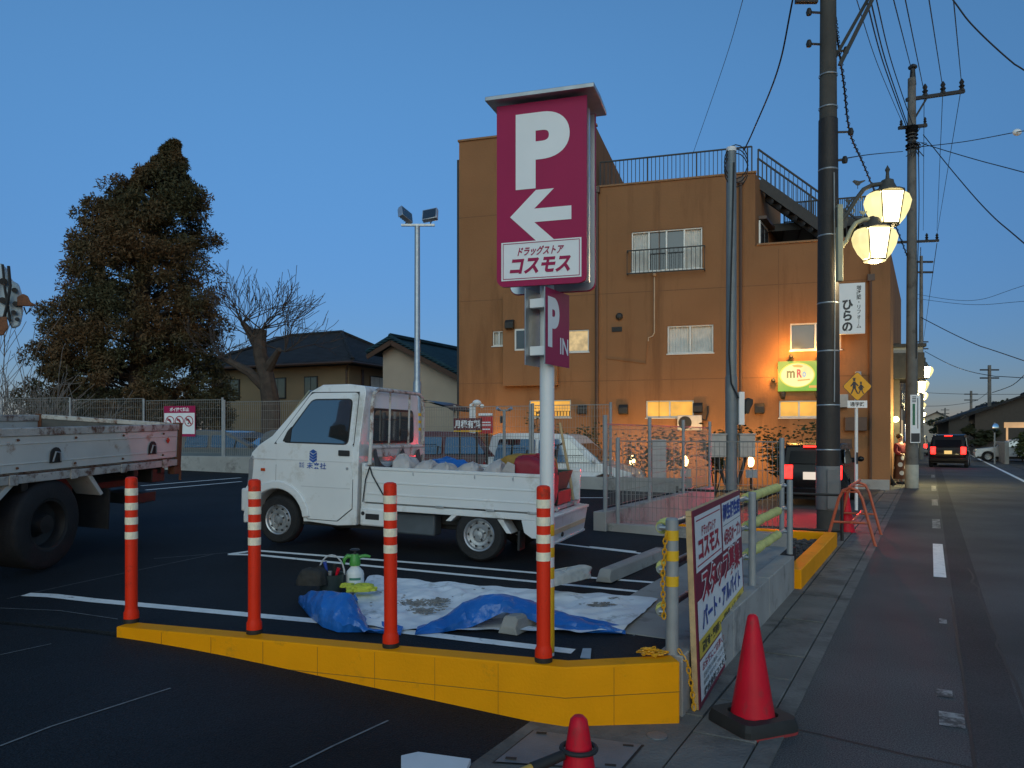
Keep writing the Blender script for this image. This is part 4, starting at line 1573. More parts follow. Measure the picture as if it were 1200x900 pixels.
# local: x forward (toward the camera), y left ... the visible side is the truck's left at y = +0.93, origin at the bed's rear end on the ground
left = Vector((-sin(atan2(-r_.y, -r_.x)), cos(atan2(-r_.y, -r_.x)), 0))
tto = TT_corner - left * 0.93
tt.location = (tto.x, tto.y, lotz(TT_corner.x, TT_corner.y) - 0.035)
M_TW = mat("weathered_white", (0.62, 0.61, 0.55), 0.5, var=0.08, scale=3, dirt=(0.30, 0.19, 0.12), dirt_amt=0.10, dirt_scale=4.5)
M_TR = mat("rusty_edge", (0.52, 0.48, 0.42), 0.7, var=0.15, scale=6, bump=0.3, bscale=25, dirt=(0.13, 0.05, 0.025), dirt_amt=0.42, dirt_scale=9)
LB = 4.6
for sd in (1, -1):
    b = MB()
    b.box2(0.05, LB, sd * 0.90, sd * 0.93, 0.985, 1.30)
    for z in (1.055, 1.23):
        b.box2(0.06, LB - 0.01, sd * 0.9305, sd * 0.937, z, z + 0.012)
    sgt = b.build("side_gate", M_TW, tt, bevel=0.004)
    b = MB()
    b.box2(0.04, LB, sd * 0.885, sd * 0.945, 1.302, 1.375)
    b.build("top_rail", M_TR, sgt, bevel=0.008)
    b = MB()
    x = 0.35
    while x < LB:
        b.lathe([(0.013, 0), (0.010, 0.012), (0, 0.012)], 8, M=Matrix.Translation((x, sd * 0.938, 1.27)) @ Matrix.Rotation(-sd * pi / 2, 4, 'X'))
        b.lathe([(0.013, 0), (0.010, 0.012), (0, 0.012)], 8, M=Matrix.Translation((x, sd * 0.938, 1.025)) @ Matrix.Rotation(-sd * pi / 2, 4, 'X'))
        x += 0.72
    b.build("rivets", M_RUST, sgt)
    for x in (0.55, 2.05, 3.5):
        b = MB()
        b.prism(arc(x, 1.12, 0.07, 0, 180, 8) + [(x - 0.075, 1.045), (x + 0.075, 1.045)], sd * 0.9375, sd * 0.944, axis='y')
        hk = b.build("gate_hook_plate", M_BLACK, sgt)
        b = MB()
        b.tube([(x - 0.05, sd * 0.955, 1.06), (x - 0.03, sd * 0.965, 1.14), (x + 0.03, sd * 0.965, 1.15), (x + 0.05, sd * 0.955, 1.06)], 0.008, 6)
        b.build("hook", M_STEEL, sgt)
    b = MB()
    d_ = 0.036
    b.prism([(0.26 - d_, 1.19), (0.26, 1.19 + d_), (0.26 + d_, 1.19), (0.26, 1.19 - d_)], sd * 0.9375, sd * 0.947, axis='y')
    b.build("side_reflector", mat("red_reflector", (0.5, 0.02, 0.01), 0.2), sgt, bevel=0.003)
    b = MB()
    b.box2(0.0, LB, sd * 0.86, sd * 0.94, 0.885, 0.96)
    b.box2(0.0, LB, sd * 0.84, sd * 0.90, 0.961, 0.984)
    for x in (0.3, 1.05, 1.8, 2.55, 3.3):
        b.box2(x - 0.05, x + 0.05, sd * 0.9402, sd * 0.952, 0.875, 0.97)
    b.build("bed_sill", M_TR, tt, bevel=0.006)
    # mudguard: slanted plates fore and aft of the wheel
    b = MB()
    b.prism([(1.50, 0.90), (1.57, 0.90), (1.34, 0.66), (1.30, 0.68)], sd * 0.62, sd * 0.90, axis='y')
    b.build("mudguard", M_TW, tt, bevel=0.004)
    b = MB()
    b.prism([(2.48, 0.90), (2.56, 0.90), (2.90, 0.62), (3.3, 0.62), (3.3, 0.60), (2.86, 0.60)], sd * 0.58, sd * 0.92, axis='y')
    b.build("mudguard", M_TW, tt, bevel=0.004)
    b = MB()
    b.box2(1.22, 1.24, sd * 0.50, sd * 0.92, 0.30, 0.72)
    b.build("mudflap", M_BLACK, tt)
    wheel_parts(tt, Vector((2.08, sd * 0.73, 0.47)), 0.42, 0.40, sd, 0.235, black=True, dual=True)
    wheel_parts(tt, Vector((5.2, sd * 0.80, 0.57)), 0.42, 0.24, sd, 0.235, black=True, dual=True)
    b = MB()
    b.box2(-0.02, 0.05, sd * 0.86, sd * 0.95, 0.88, 1.39)
    b.build("corner_post", M_RUST, tt, bevel=0.008)
    b = MB()
    b.tube([(-0.03, sd * 0.91, 0.98), (-0.05, sd * 0.92, 0.80), (-0.04, sd * 0.93, 0.70)], 0.016, 8)
    b.box2(-0.05, 0.08, sd * 0.84, sd * 0.93, 0.78, 0.88)
    b.build("gate_latch", M_RUST, tt, bevel=0.006)
b = MB()
b.box2(0.0, LB, -0.90, 0.90, 0.93, 0.982)
b.build("bed_floor", M_RUST, tt)
b = MB()
b.box2(0.0, 0.04, -0.86, 0.86, 0.985, 1.33)
tgt = b.build("tailgate", mat("dark_worn_paint", (0.10, 0.095, 0.085), 0.7, var=0.25, scale=5), tt, bevel=0.004)
b = MB()
b.box2(-0.01, 0.05, -0.86, 0.86, 1.331, 1.385)
b.build("top_rail", M_TR, tgt, bevel=0.008)
b = MB()
b.box2(-0.3 + 0.4, 6.4, 0.30, 0.42, 0.62, 0.86)
b.box2(-0.3 + 0.4, 6.4, -0.42, -0.30, 0.62, 0.86)
for x in (0.2, 0.7, 2.3, 3.2, 4.1):
    b.box2(x, x + 0.08, -0.88, 0.88, 0.80, 0.928)
b.box2(0.15, 0.55, -0.75, 0.75, 0.46, 0.58)
b.box2(0.15, 0.40, 0.50, 0.85, 0.70, 0.86)
b.box2(3.4, 4.2, 0.45, 0.85, 0.45, 0.80)
b.tube([(2.08, -0.8, 0.45), (2.08, 0.8, 0.45)], 0.08, 10)
b.build("chassis", M_DARK, tt, bevel=0.01)
# cab and crane (mostly beyond the frame)
cabp = [(4.95, 0.55), (4.9, 1.2), (4.9, 2.1), (5.0, 2.25), (6.1, 2.25), (6.4, 1.5), (6.5, 1.3), (6.5, 0.45), (5.75, 0.45)] + arc(5.2, 0.42, 0.52, 8, 165, 8)[::1]
cabp = [(4.68, 0.60), (4.66, 1.3), (4.66, 2.15), (4.76, 2.26), (6.05, 2.26), (6.38, 1.45), (6.46, 1.3), (6.48, 0.45), (5.74, 0.45)] + arc(5.2, 0.42, 0.53, 12, 165, 8)
b = shell(cabp, lambda x, z: 0.93 if z < 1.3 else 0.93 - (z - 1.3) * 0.08, 1.3)
b.build("cab", M_TW, tt, bevel=0.03)
for sd in (1, -1):
    b = MB()
    sidepanel(b, rounded([(4.95, 1.32), (6.2, 1.32), (5.95, 2.05), (4.95, 2.05)], 0.06), lambda x, z: 0.93 - max(0, z - 1.3) * 0.08, sd, 0.006, 0.01)
    b.build("side_window", M_GLASS, tt)
b = MB()
b.prism([(6.40, 1.48), (6.42, 1.48), (6.09, 2.2), (6.07, 2.2)], -0.80, 0.80, axis='y', M=Matrix.Translation((0.012, 0, 0.006)))
b.build("windshield", M_GLASS, tt)

# crane standing behind the cab; its folded head shows at the frame's edge
M_CR = mat("crane_paint", (0.36, 0.44, 0.50), 0.5, var=0.1, scale=5, dirt=(0.26, 0.27, 0.27), dirt_amt=0.05, dirt_scale=14)
ch = MK.inverted() if False else None
TM = Matrix.Translation(tt.location) @ tt.rotation_euler.to_matrix().to_4x4()
head = TM.inverted() @ W(12, 350, 6.1)
b = MB()
b.box2(4.25, 4.6, -0.25, 0.25, 0.93, 1.6)
b.tube([(4.42, 0, 1.6), (4.42, 0, 2.55)], 0.16, 14)
b.bar((4.42, 0, 2.5), (4.42, -0.55, 2.95), 0.25, 0.3)
crb = b.build("crane_column", M_CR, tt, bevel=0.02)
hx, hy, hz = head
b = MB()
b.bar((4.42, -0.5, 2.92), (hx + 0.05, hy - 0.12, hz + 0.02), 0.22, 0.30)
b.build("crane_boom", M_CR, tt, bevel=0.02)
# head pieces, measured against the picture
def hd(px, py, Y=6.1):
    return TM.inverted() @ W(px, py, Y)
b = MB()
pl = [(-25, 312), (2, 308), (9, 316), (15, 330), (22, 332), (26, 345), (27, 368), (24, 382), (14, 386), (8, 372), (-25, 375)]
lo = [hd(x, y, 6.05) for x, y in pl]
hi = [hd(x, y, 6.25) for x, y in pl]
n = len(pl)
b.add(lo + hi, [tuple(range(n)), tuple(range(2 * n - 1, n - 1, -1))] + [(i, (i + 1) % n, n + (i + 1) % n, n + i) for i in range(n)])
chd = b.build("crane_head", M_CR, tt, bevel=0.02)
b = MB()
for pl, y0, y1 in (([(20, 348), (27, 344), (33, 347), (36, 354), (42, 357), (40, 359), (20, 359)], 6.0, 6.2), ([(-25, 372), (8, 371), (10, 384), (4, 393), (-25, 396)], 6.0, 6.3)):
    n = len(pl)
    b.add([hd(x, y, y0) for x, y in pl] + [hd(x, y, y1) for x, y in pl], [tuple(range(n)), tuple(range(2 * n - 1, n - 1, -1))] + [(i, (i + 1) % n, n + (i + 1) % n, n + i) for i in range(n)])
b.build("hook_block", M_RUST, chd, bevel=0.008)
b = MB()
for px, py, r in ((4, 330, 0.028), (17, 340, 0.02), (18, 356, 0.02), (16, 366, 0.018), (3, 352, 0.025), (20, 374, 0.015)):
    c = hd(px, py, 6.045)
    c2_ = hd(px, py, 6.0)
    b.tube([c, c2_], r, 12)
b.build("pin", M_DARK, chd)
b = MB()
b.tube([hd(10, 312, 6.0), hd(12, 335, 5.98), hd(8, 360, 6.0), hd(4, 375, 6.02)], 0.012, 6)
b.tube([hd(28, 360, 6.05), hd(31, 368, 6.05), hd(36, 362, 6.05)], 0.006, 6)
b.tube([hd(3, 310, 6.03), hd(6, 340, 6.0), hd(12, 376, 6.02)], 0.010, 6)
b.build("hose", M_BLACK, chd)
# ------------------------------------------------------------------ mesh fences
M_MESH = mat("fence_grey", (0.22, 0.215, 0.205), 0.5, metal=0.4, var=0.1, scale=5)


def fence(name, pts, H, label, bay=2.0, dz=0.0, pitch=0.055, wire=0.0055, posts=True, post_over=0.05, zl=None, extra=None):
    """posts plus welded mesh panels along pts (base points); one thing"""
    r = empty(name, pts[0])
    tag(r, label, "fence")
    o0 = Vector(pts[0])
    P = [Vector(p) for p in pts]
    bays = []
    for a, c in zip(P[:-1], P[1:]):
        k = max(1, round((c - a).length / bay))
        for i in range(k):
            bays.append((a.lerp(c, i / k), a.lerp(c, (i + 1) / k)))
    def zz(p):
        return zl(p) if zl else p.z
    for i, (a, c) in enumerate(bays):
        za = max(zz(a), zz(c)) + dz
        e = (c - a)
        e.z = 0
        L = e.length
        e.normalize()
        b = MB()
        A = Vector((a.x, a.y, za)) - o0
        n = int(L / pitch)
        for j in range(1, n):
            q = A + e * (L * j / n)
            b.bar(q + Vector((0, 0, 0.05)), q + Vector((0, 0, H)), wire, wire)
        up = Vector((0, 0, 1))
        nn = Vector((-e.y, e.x, 0)) * (wire * 0.9)
        for hh in (0.05, 0.22, H * 0.36, H * 0.52, H * 0.68, H * 0.84, H - 0.06):
            b.bar(A + nn + up * hh + e * 0.03, A + nn + up * hh + e * (L - 0.03), wire, wire)
        b.bar(A + up * (H + 0.004) + e * 0.03, A + up * (H + 0.004) + e * (L - 0.03), 0.016, 0.016)
        b.build("mesh_panel", M_MESH, r, smooth=0)
        ends = [a] if i < len(bays) - 1 else [a, c]
        for p in ends:
            b = MB()
            B = Vector((p.x, p.y, za)) - o0 - Vector((-e.y, e.x, 0)) * 0.035
            b.tube([B - Vector((0, 0, 0.30)), B + Vector((0, 0, H + post_over))], 0.028, 10)
            b.build("fence_post", M_GREYP, r)
    return r


bk = AV * 0.075
def rz(p):
    return max(lotz(p.x, p.y), lotz(p.x + .5, p.y)) + 0.0
# rear fence, in three runs that step down with the wall
def bpt(px):
    q = (px - 600) / F
    o = BACK0 + bk
    a = (q * o.y - o.x) / (AX.x - q * AX.y)
    p = o + AX * a
    return Vector((p.x, p.y, lotz(p.x, p.y) + (0.34 if px < 300 else 0.26)))
fence("mesh_fence", [bpt(-330), bpt(262)], 1.30, "tall grey mesh fence behind the big truck, in front of the brown conifer", bay=2.4)
fence("mesh_fence", [bpt(264), bpt(622)], 1.30, "grey mesh fence behind the small white pickup's cab", bay=2.4)
fence("mesh_fence", [bpt(625), bpt(716)], 1.40, "grey mesh fence in front of the parked white minivan", bay=2.1)
p0, p1 = R(3.71, TC - 0.1, 0.67), R(3.71, 14.6, 0.67)
fence("mesh_fence", [p0, p1], 1.12, "grey mesh fence on the concrete wall running back to the ochre building", bay=1.7, post_over=0.12)
p0, p1 = R(3.50, TC - 0.07, 0.52), R(1.50, TC - 0.07, 0.52)
fence("mesh_fence", [p0, p1], 1.05, "grey mesh fence square to the street, on the short concrete wall behind the notice board", bay=2.2)

# wine red no-littering sign on the rear fence
pa = bpt(195)
ns = empty("warning_sign", Vector((pa.x, pa.y, 0)) - AV * 0.08, atan2(AX.y, AX.x))
tag(ns, "white and wine red no littering sign with prohibition circles on the rear mesh fence", "sign")
Ysg = ns.location.y
zt_, zb_ = 1.65 - (476 - 510) / F * Ysg, 1.65 - (511.5 - 510) / F * Ysg
Wd = 0.90
b = MB()
b.box2(0, Wd, -0.004, 0.004, zb_, zt_)
pn = b.build("panel", M_WINE, ns)
b = MB()
H_ = zt_ - zb_
b.add([(0.015, -0.006, zb_ + 0.06), (Wd - 0.015, -0.006, zb_ + 0.06), (Wd - 0.015, -0.006, zb_ + H_ * 0.77), (0.015, -0.006, zb_ + H_ * 0.77)], [(0, 1, 2, 3)], 0)
b.text("ポイ捨て禁止", (Wd / 2, -0.006, zb_ + H_ * 0.885), (1, 0, 0), (0, 0, 1), Wd * 0.62, H_ * 0.13, 0, bold=0.04)
for i in range(3):
    cx, cz, rr_ = Wd * (0.2 + 0.3 * i), zb_ + H_ * 0.50, 0.128
    ring = [(cx + rr_ * cos(a), cz + rr_ * sin(a)) for a in [2 * pi * k / 24 for k in range(24)]]
    rin = [(cx + rr_ * .82 * cos(a), cz + rr_ * .82 * sin(a)) for a in [2 * pi * k / 24 for k in range(24)]]
    b.add([(x, -0.0075, z) for x, z in ring] + [(x, -0.0075, z) for x, z in rin], [(k, (k + 1) % 24, 24 + (k + 1) % 24, 24 + k) for k in range(24)], 1)
    # litter pictograms: hand and dropped thing
    for (dx, dz, w_, h_) in ((-0.03, 0.035, 0.10, 0.045), (0.02, 0.0, 0.05, 0.05), (-0.01, -0.05, 0.045, 0.04)):
        b.add([(cx + dx - w_ / 2, -0.0085, cz + dz - h_ / 2), (cx + dx + w_ / 2, -0.0085, cz + dz - h_ / 2), (cx + dx + w_ / 2 - 0.015, -0.0085, cz + dz + h_ / 2), (cx + dx - w_ / 2 + 0.01, -0.0085, cz + dz + h_ / 2)], [(0, 1, 2, 3)], 2)
    d1, d2 = 0.07, 0.012
    b.add([(cx - d1 - d2, -0.0095, cz + d1 - d2), (cx - d1 + d2, -0.0095, cz + d1 + d2), (cx + d1 + d2, -0.0095, cz - d1 + d2), (cx + d1 - d2, -0.0095, cz - d1 - d2)], [(0, 1, 2, 3)], 1)
b.build("lettering", [M_SIGNW, M_PRED, M_PBLK], pn, smooth=0)

# ------------------------------------------------------------------ floodlight mast
fm = Vector((0, 0, 0))
Yf = 15.9
fmp = W(489, 510, Yf)
fmp.z = lotz(fmp.x, fmp.y)
fl = empty("floodlight_mast", fmp)
tag(fl, "slim galvanised mast with two unlit floodlights behind the small white pickup", "floodlight")
top = 1.65 + (510 - 265) / F * Yf - fmp.z
b = MB()
b.tube([(0, 0, 0), (0, 0, 2.1), (0, 0, 2.14), (0, 0, top)], [0.085, 0.085, 0.062, 0.055], 14)
b.build("mast", M_GALV, fl)
b = MB()
b.box2(-0.33, 0.36, -0.03, 0.03, top, top + 0.04)
b.build("crossbar", M_GALV, fl)
for x, rz_, ry in ((-0.24, 0.9, 0.35), (0.27, -0.25, -0.12)):
    T = Matrix.Translation((x, -0.02, top + 0.22)) @ Matrix.Rotation(rz_, 4, 'Z') @ Matrix.Rotation(ry, 4, 'Y') @ Matrix.Rotation(radians(-25), 4, 'X')
    b = MB()
    b.box2(-0.16, 0.16, -0.05, 0.05, -0.13, 0.13, M=T)
    for k in range(6):
        b.box2(-0.15 + k * 0.055, -0.135 + k * 0.055, 0.0505, 0.08, -0.11, 0.11, M=T)
    fd = b.build("floodlight_head", M_ALU, fl, bevel=0.006)
    b = MB()
    b.box2(-0.14, 0.14, -0.054, -0.0505, -0.11, 0.11, M=T)
    b.build("lens", M_GLASS, fd)
    b = MB()
    b.tube([(x, 0, top + 0.045), (x + 0.03, -0.01, top + 0.12), (x, 0, top + 0.2)], 0.014, 6)
    b.build("yoke", M_DARK, fd)
for z in (1.1, 1.25, 1.4):
    b = MB()
    b.lathe([(0.0855, z), (0.087, z + .002), (0.087, z + 0.06), (0.0855, z + 0.062)], 14, caps=False)
    b.build("warning_band", M_SY, fl)

# ------------------------------------------------------------------ the ochre building
F0 = Vector((7.05, 24.4, 0))
BE = Vector((0.9563, -0.2924, 0))
BWv = Vector((0.2924, 0.9563, 0))
bd_ = empty("apartment_building", F0, atan2(BE.y, BE.x))
tag(bd_, "large ochre stucco building with stepped flat roof, roof railing and lit ground floor windows", "building")


def fbp(px, py, dep=0.0):
    """pixel -> (a, z) on the plane dep metres behind the front"""
    q = (px - 600) / F
    o = F0 + BWv * dep
    a = (q * o.y - o.x) / (BE.x - q * BE.y)
    Y = o.y + BE.y * a
    return a, 1.65 - (py - 510) / F * Y


SK = 0.205   # the side walls follow the street


def block(name, x0, x1, y0, y1, z1, holes=(), skew=(0, SK), depth=0.12):
    """front wall with real openings, plain sides, back and roof"""
    b = MB()
    X = sorted({x0, x1, *[h[0] for h in holes], *[h[1] for h in holes]})
    Z = sorted({-0.1, z1, *[h[2] for h in holes], *[h[3] for h in holes]})
    for i in range(len(X) - 1):
        for j in range(len(Z) - 1):
            cx, cz = (X[i] + X[i + 1]) / 2, (Z[j] + Z[j + 1]) / 2
            if any(h[0] < cx < h[1] and h[2] < cz < h[3] for h in holes):
                continue
            b.add([(X[i], y0, Z[j]), (X[i + 1], y0, Z[j]), (X[i + 1], y0, Z[j + 1]), (X[i], y0, Z[j + 1])], [(0, 1, 2, 3)])
    for h in holes:
        a, c, e, f = h[:4]
        for q in (((a, e), (c, e)), ((c, e), (c, f)), ((c, f), (a, f)), ((a, f), (a, e))):
            b.add([(q[0][0], y0, q[0][1]), (q[1][0], y0, q[1][1]), (q[1][0], y0 + depth, q[1][1]), (q[0][0], y0 + depth, q[0][1])], [(0, 1, 2, 3)])
    d = y1 - y0
    xa, xb = x0 + d * skew[0], x1 + d * skew[1]
    b.add([(x0, y0, -0.1), (xa, y1, -0.1), (xa, y1, z1), (x0, y0, z1)], [(0, 1, 2, 3)])
    b.add([(x1, y0, -0.1), (xb, y1, -0.1), (xb, y1, z1), (x1, y0, z1)], [(3, 2, 1, 0)])
    b.add([(xa, y1, -0.1), (xb, y1, -0.1), (xb, y1, z1), (xa, y1, z1)], [(3, 2, 1, 0)])
    b.add([(x0, y0, z1), (x1, y0, z1), (xb, y1, z1), (xa, y1, z1)], [(0, 1, 2, 3)])
    return b.build(name, M_STUCCO, bd_, smooth=0, recalc=False)


def rect(px0, py0, px1, py1):
    a0, z1 = fbp(px0, py0)
    a1, z0 = fbp(px1, py1)
    return (a0, a1, z0, z1)


def window(h, y0, panes=2, lit=None, name="window", curtain=True, dark_mid=False):
    """aluminium frame set in the opening h, panes behind it, pale curtain behind clear parts"""
    a, c, e, f = h
    t = 0.045
    b = MB()
    y = y0 + 0.05
    b.box2(a + .002, c - .002, y, y + 0.06, f - t, f - .002)
    b.box2(a + .002, c - .002, y, y + 0.06, e + .002, e + t)
    b.box2(a + .002, a + t, y, y + 0.06, e + t + .001, f - t - .001)
    b.box2(c - t, c - .002, y, y + 0.06, e + t + .001, f - t - .001)
    for i in range(1, panes):
        x = a + (c - a) * i / panes
        b.box2(x - t * 0.6, x + t * 0.6, y - 0.01, y + 0.05, e + t + .001, f - t - .001)
    b.box2(a - 0.03, c + 0.03, y0 - 0.035, y0 - 0.002, e - 0.04, e - 0.004)
    fr = b.build(name, M_WFRAME, bd_, bevel=0.004)
    for i in range(panes):
        x0, x1 = a + (c - a) * i / panes + (t if i == 0 else t * 0.55), a + (c - a) * (i + 1) / panes - (t if i == panes - 1 else t * 0.55)
        b = MB()
        yy = y + 0.07
        if lit:
            b.box2(x0 - .02, x1 + .02, yy, yy + 0.01, e + t * .6, f - t * .6)
            b.build("pane", lit, fr)
        else:
            mid = dark_mid and 0 < i < panes - 1
            if curtain and not mid:
                rows = [[], []]
                n = 26
                for k in range(n + 1):
                    x = x0 - .02 + (x1 - x0 + .04) * k / n
                    yk = yy + 0.012 * sin(k * 1.9 + i) + 0.012
                    rows[0].append((x, yk, e + t * .6))
                    rows[1].append((x, yk, f - t * .6))
                b.grid(rows)
                b.build("curtain", M_CURT, fr, smooth=60)
            else:
                b.box2(x0 - .02, x1 + .02, yy, yy + 0.01, e + t * .6, f - t * .6)
                b.build("pane", M_PANE, fr)
    return fr


aL, _ = fbp(538, 300)
aM, _ = fbp(698, 300)
aR, _ = fbp(885, 300)
aE, _ = fbp(1040, 300)
ZL, ZM, ZR = 12.0, 9.92, 7.62
hl = [rect(577, 388, 592, 405), rect(660, 387, 690, 412), rect(620, 469, 669, 489)]
hm = [rect(740, 272, 823, 314), rect(782, 382, 836, 413), rect(757, 469.5, 813, 489)]
hr = [rect(926, 379, 986, 409), rect(913, 469.5, 960, 489)]
block("left_block", aL, aM, 0, 10, ZL, hl, skew=(0, 0))
block("middle_block", aM + .001, aR, 0, 4.6, ZM, hm)
block("right_block", aR + .001, aE, 0, 12, ZR, hr)
b = MB()
# low wing behind the terrace is open: the middle block's rear stops short so the sky shows past the stair
b.box2(aM + .01, aR - 0.3, 4.62, 10, -0.1, ZR - 0.02)
b.build("rear_wing", M_STUCCO, bd_, smooth=0)
for h, kw_ in ((hl[0], dict(panes=2)), (hl[1], dict(panes=1, lit=G_WIN2)), (hl[2], dict(panes=2, lit=G_WIN)), (hm[0], dict(panes=4, dark_mid=True)), (hm[1], dict(panes=2)), (hm[2], dict(panes=2, lit=G_WIN)), (hr[0], dict(panes=2, curtain=False)), (hr[1], dict(panes=2, lit=G_WIN))):
    window(h, 0, **kw_)
# horizontal guard bars low in the first lit window
b = MB()
a, c, e, f = hl[2]
for k in range(14):
    x = a + (c - a) * (k + 0.5) / 14
    b.box2(x - 0.012, x + 0.012, 0.01, 0.03, e + 0.05, e + 0.2)
b.box2(a + 0.01, c - 0.01, 0.008, 0.028, e + 0.2, e + 0.215)
b.build("window_guard", M_DARK, bd_)
# horizontal control joints and dark coping lines
b = MB()
for z, x0, x1 in ((3.45, aL, aE), (6.35, aL, aE), (9.3, aL, aM)):
    b.box2(x0 + 0.01, x1 - 0.01, -0.0025, -0.0005, z, z + 0.025)
for px in (772, 711, 912, 960):
    a, z = fbp(px, 400)
    b.box2(a, a + 0.018, -0.003, -0.001, 0, min(ZR if a > aR else ZM, 9.8) - 0.15)
b.build("wall_joint", mat("joint_brown", (0.19, 0.09, 0.04), 0.9), bd_, smooth=0)
b = MB()
b.box2(aL - 0.04, aM + 0.05, -0.05, 0.12, ZL + 0.002, ZL + 0.07)
b.box2(aM + 0.055, aR + 0.04, -0.045, 0.12, ZM + 0.002, ZM + 0.06)
b.box2(aR + 0.045, aE + 0.05, -0.05, 0.16, ZR + 0.002, ZR + 0.06)
b.build("coping", mat("coping_brown", (0.28, 0.15, 0.07), 0.8), bd_, bevel=0.006)
# dark corner trim at the left edge
b = MB()
b.box2(aL - 0.10, aL - 0.004, 0.05, 0.35, 0, ZL - 0.6)
b.build("corner_trim", M_DARK, bd_)
# projecting bay on the left block
a0, z1 = fbp(592, 346)
a1, z0 = fbp(655, 452)
b = MB()
b.box2(a0, a1, -0.28, -0.003, z0, z1)
b.build("bay", M_STUCCO, bd_, bevel=0.01)
bx0, bz1 = fbp(606, 387)
bx1, bz0 = fbp(640, 411)
b = MB()
b.box2(bx0, bx1, -0.30, -0.283, bz0, bz1)
wf = b.build("bay_window", M_WFRAME, bd_, bevel=0.004)
b = MB()
b.box2(bx0 + 0.06, bx1 - 0.06, -0.306, -0.3005, bz0 + 0.06, bz1 - 0.06)
b.build("pane", M_PANE, wf)
# hooded vents
for px, py, dy in ((683, 480, 0), (731, 480, 0), (818, 478, 0), (890, 479, 0), (601, 382, -0.28)):
    a, z = fbp(px, py)
    b = MB()
    b.prism([(dy - 0.004, -0.16), (dy - 0.20, -0.14), (dy - 0.20, 0.06), (dy - 0.12, 0.16), (dy - 0.004, 0.17)], a - 0.15, a + 0.15, axis='x', M=Matrix.Translation((0, 0, z)))
    b.build("hooded_vent", M_DARK, bd_, bevel=0.015)
for px, py in ((726, 371),):
    a, z = fbp(px, py)
    b = MB()
    b.lathe([(0.12, 0), (0.12, 0.06), (0.07, 0.11), (0, 0.12)], 14, M=Matrix.Translation((a, -0.004, z)) @ Matrix.Rotation(pi / 2, 4, 'X'))
    b.build("round_vent", M_DARK, bd_)
a, z = fbp(723, 386)
b = MB()
b.box2(a - 0.17, a + 0.17, -0.03, -0.004, z - 0.08, z + 0.08)
for k in range(4):
    b.box2(a - 0.15, a + 0.15, -0.045, -0.031, z - 0.06 + k * 0.035, z - 0.04 + k * 0.035)
b.build("louvre_vent", M_DARK, bd_)
# pipes
M_BRP = mat("brown_pipe", (0.075, 0.04, 0.025), 0.5, var=0.1)
for px, y0, y1, rr_ in ((700, 227, 560, 0.06), (868, 216, 560, 0.05), (1020, 330, 560, 0.06)):
    a, z = fbp(px, y0)
    b = MB()
    b.tube([(a, -0.09, 0.1), (a, -0.09, z)], rr_, 8)
    b.box2(a - 0.10, a + 0.10, -0.17, -0.01, z, z + 0.20)
    b.build("downpipe", M_BRP, bd_)
b = MB()
pth = [(767, 325), (767, 390), (765, 394), (760, 396), (760, 400)]
b.tube([(fbp(*p)[0], -0.03, fbp(*p)[1]) for p in pth], 0.022, 6)
b.ball((fbp(767, 322)[0], -0.04, fbp(767, 322)[1]), 0.06, 8, 6)
b.build("cable_conduit", mat("beige_conduit", (0.48, 0.36, 0.24), 0.6), bd_)
b = MB()
b.tube([(fbp(711, 420)[0], -0.02, fbp(711, 420)[1]), (fbp(757, 426)[0], -0.02, fbp(757, 426)[1]), (fbp(759, 398)[0], -0.02, fbp(759, 398)[1])], 0.015, 6)
b.build("wall_conduit", M_STUCCO, bd_)
# third floor window guard
a0, z1 = fbp(736, 296)
a1, z0 = fbp(826, 317)
b = MB()
b.bar((a0, -0.22, z1), (a1, -0.22, z1), 0.035, 0.035)
b.bar((a0, -0.22, z0), (a1, -0.22, z0), 0.035, 0.035)
for k in range(19):
    x = a0 + (a1 - a0) * k / 18
    b.bar((x, -0.22, z0), (x, -0.22, z1), 0.018, 0.018)
for x in (a0, a1):
    b.bar((x, -0.22, z1), (x, -0.01, z1), 0.03, 0.03)
    b.bar((x, -0.22, z0), (x, -0.01, z0), 0.03, 0.03)
b.build("window_railing", M_DARK, bd_)
# roof railing
def railing(b, pts, h, n, r=0.022, rb=0.011):
    pts = [Vector(p) for p in pts]
    for a, c in zip(pts[:-1], pts[1:]):
        u = Vector((0, 0, h))
        b.bar(a + u, c + u, 2 * r, 2 * r)
        b.bar(a + Vector((0, 0, 0.08)), c + Vector((0, 0, 0.08)), 1.6 * r, 1.6 * r)
        k = max(1, int((c - a).length / n))
        for i in range(k + 1):
            p = a.lerp(c, i / k)
            w_ = r * 2 if i in (0, k) or i % 12 == 0 else rb * 2
            b.bar(p, p + u, w_, w_)
b = MB()
dR = 4.4
railing(b, [(aM + 0.1, 0.30, ZM), (aR - 0.1, 0.30, ZM)], 0.95, 0.13)
railing(b, [(aM + 0.1, 4.3, ZM), (aR + 0.5, 4.3, ZM)], 0.95, 0.13)
b.build("roof_railing", M_DARK, bd_, smooth=0)
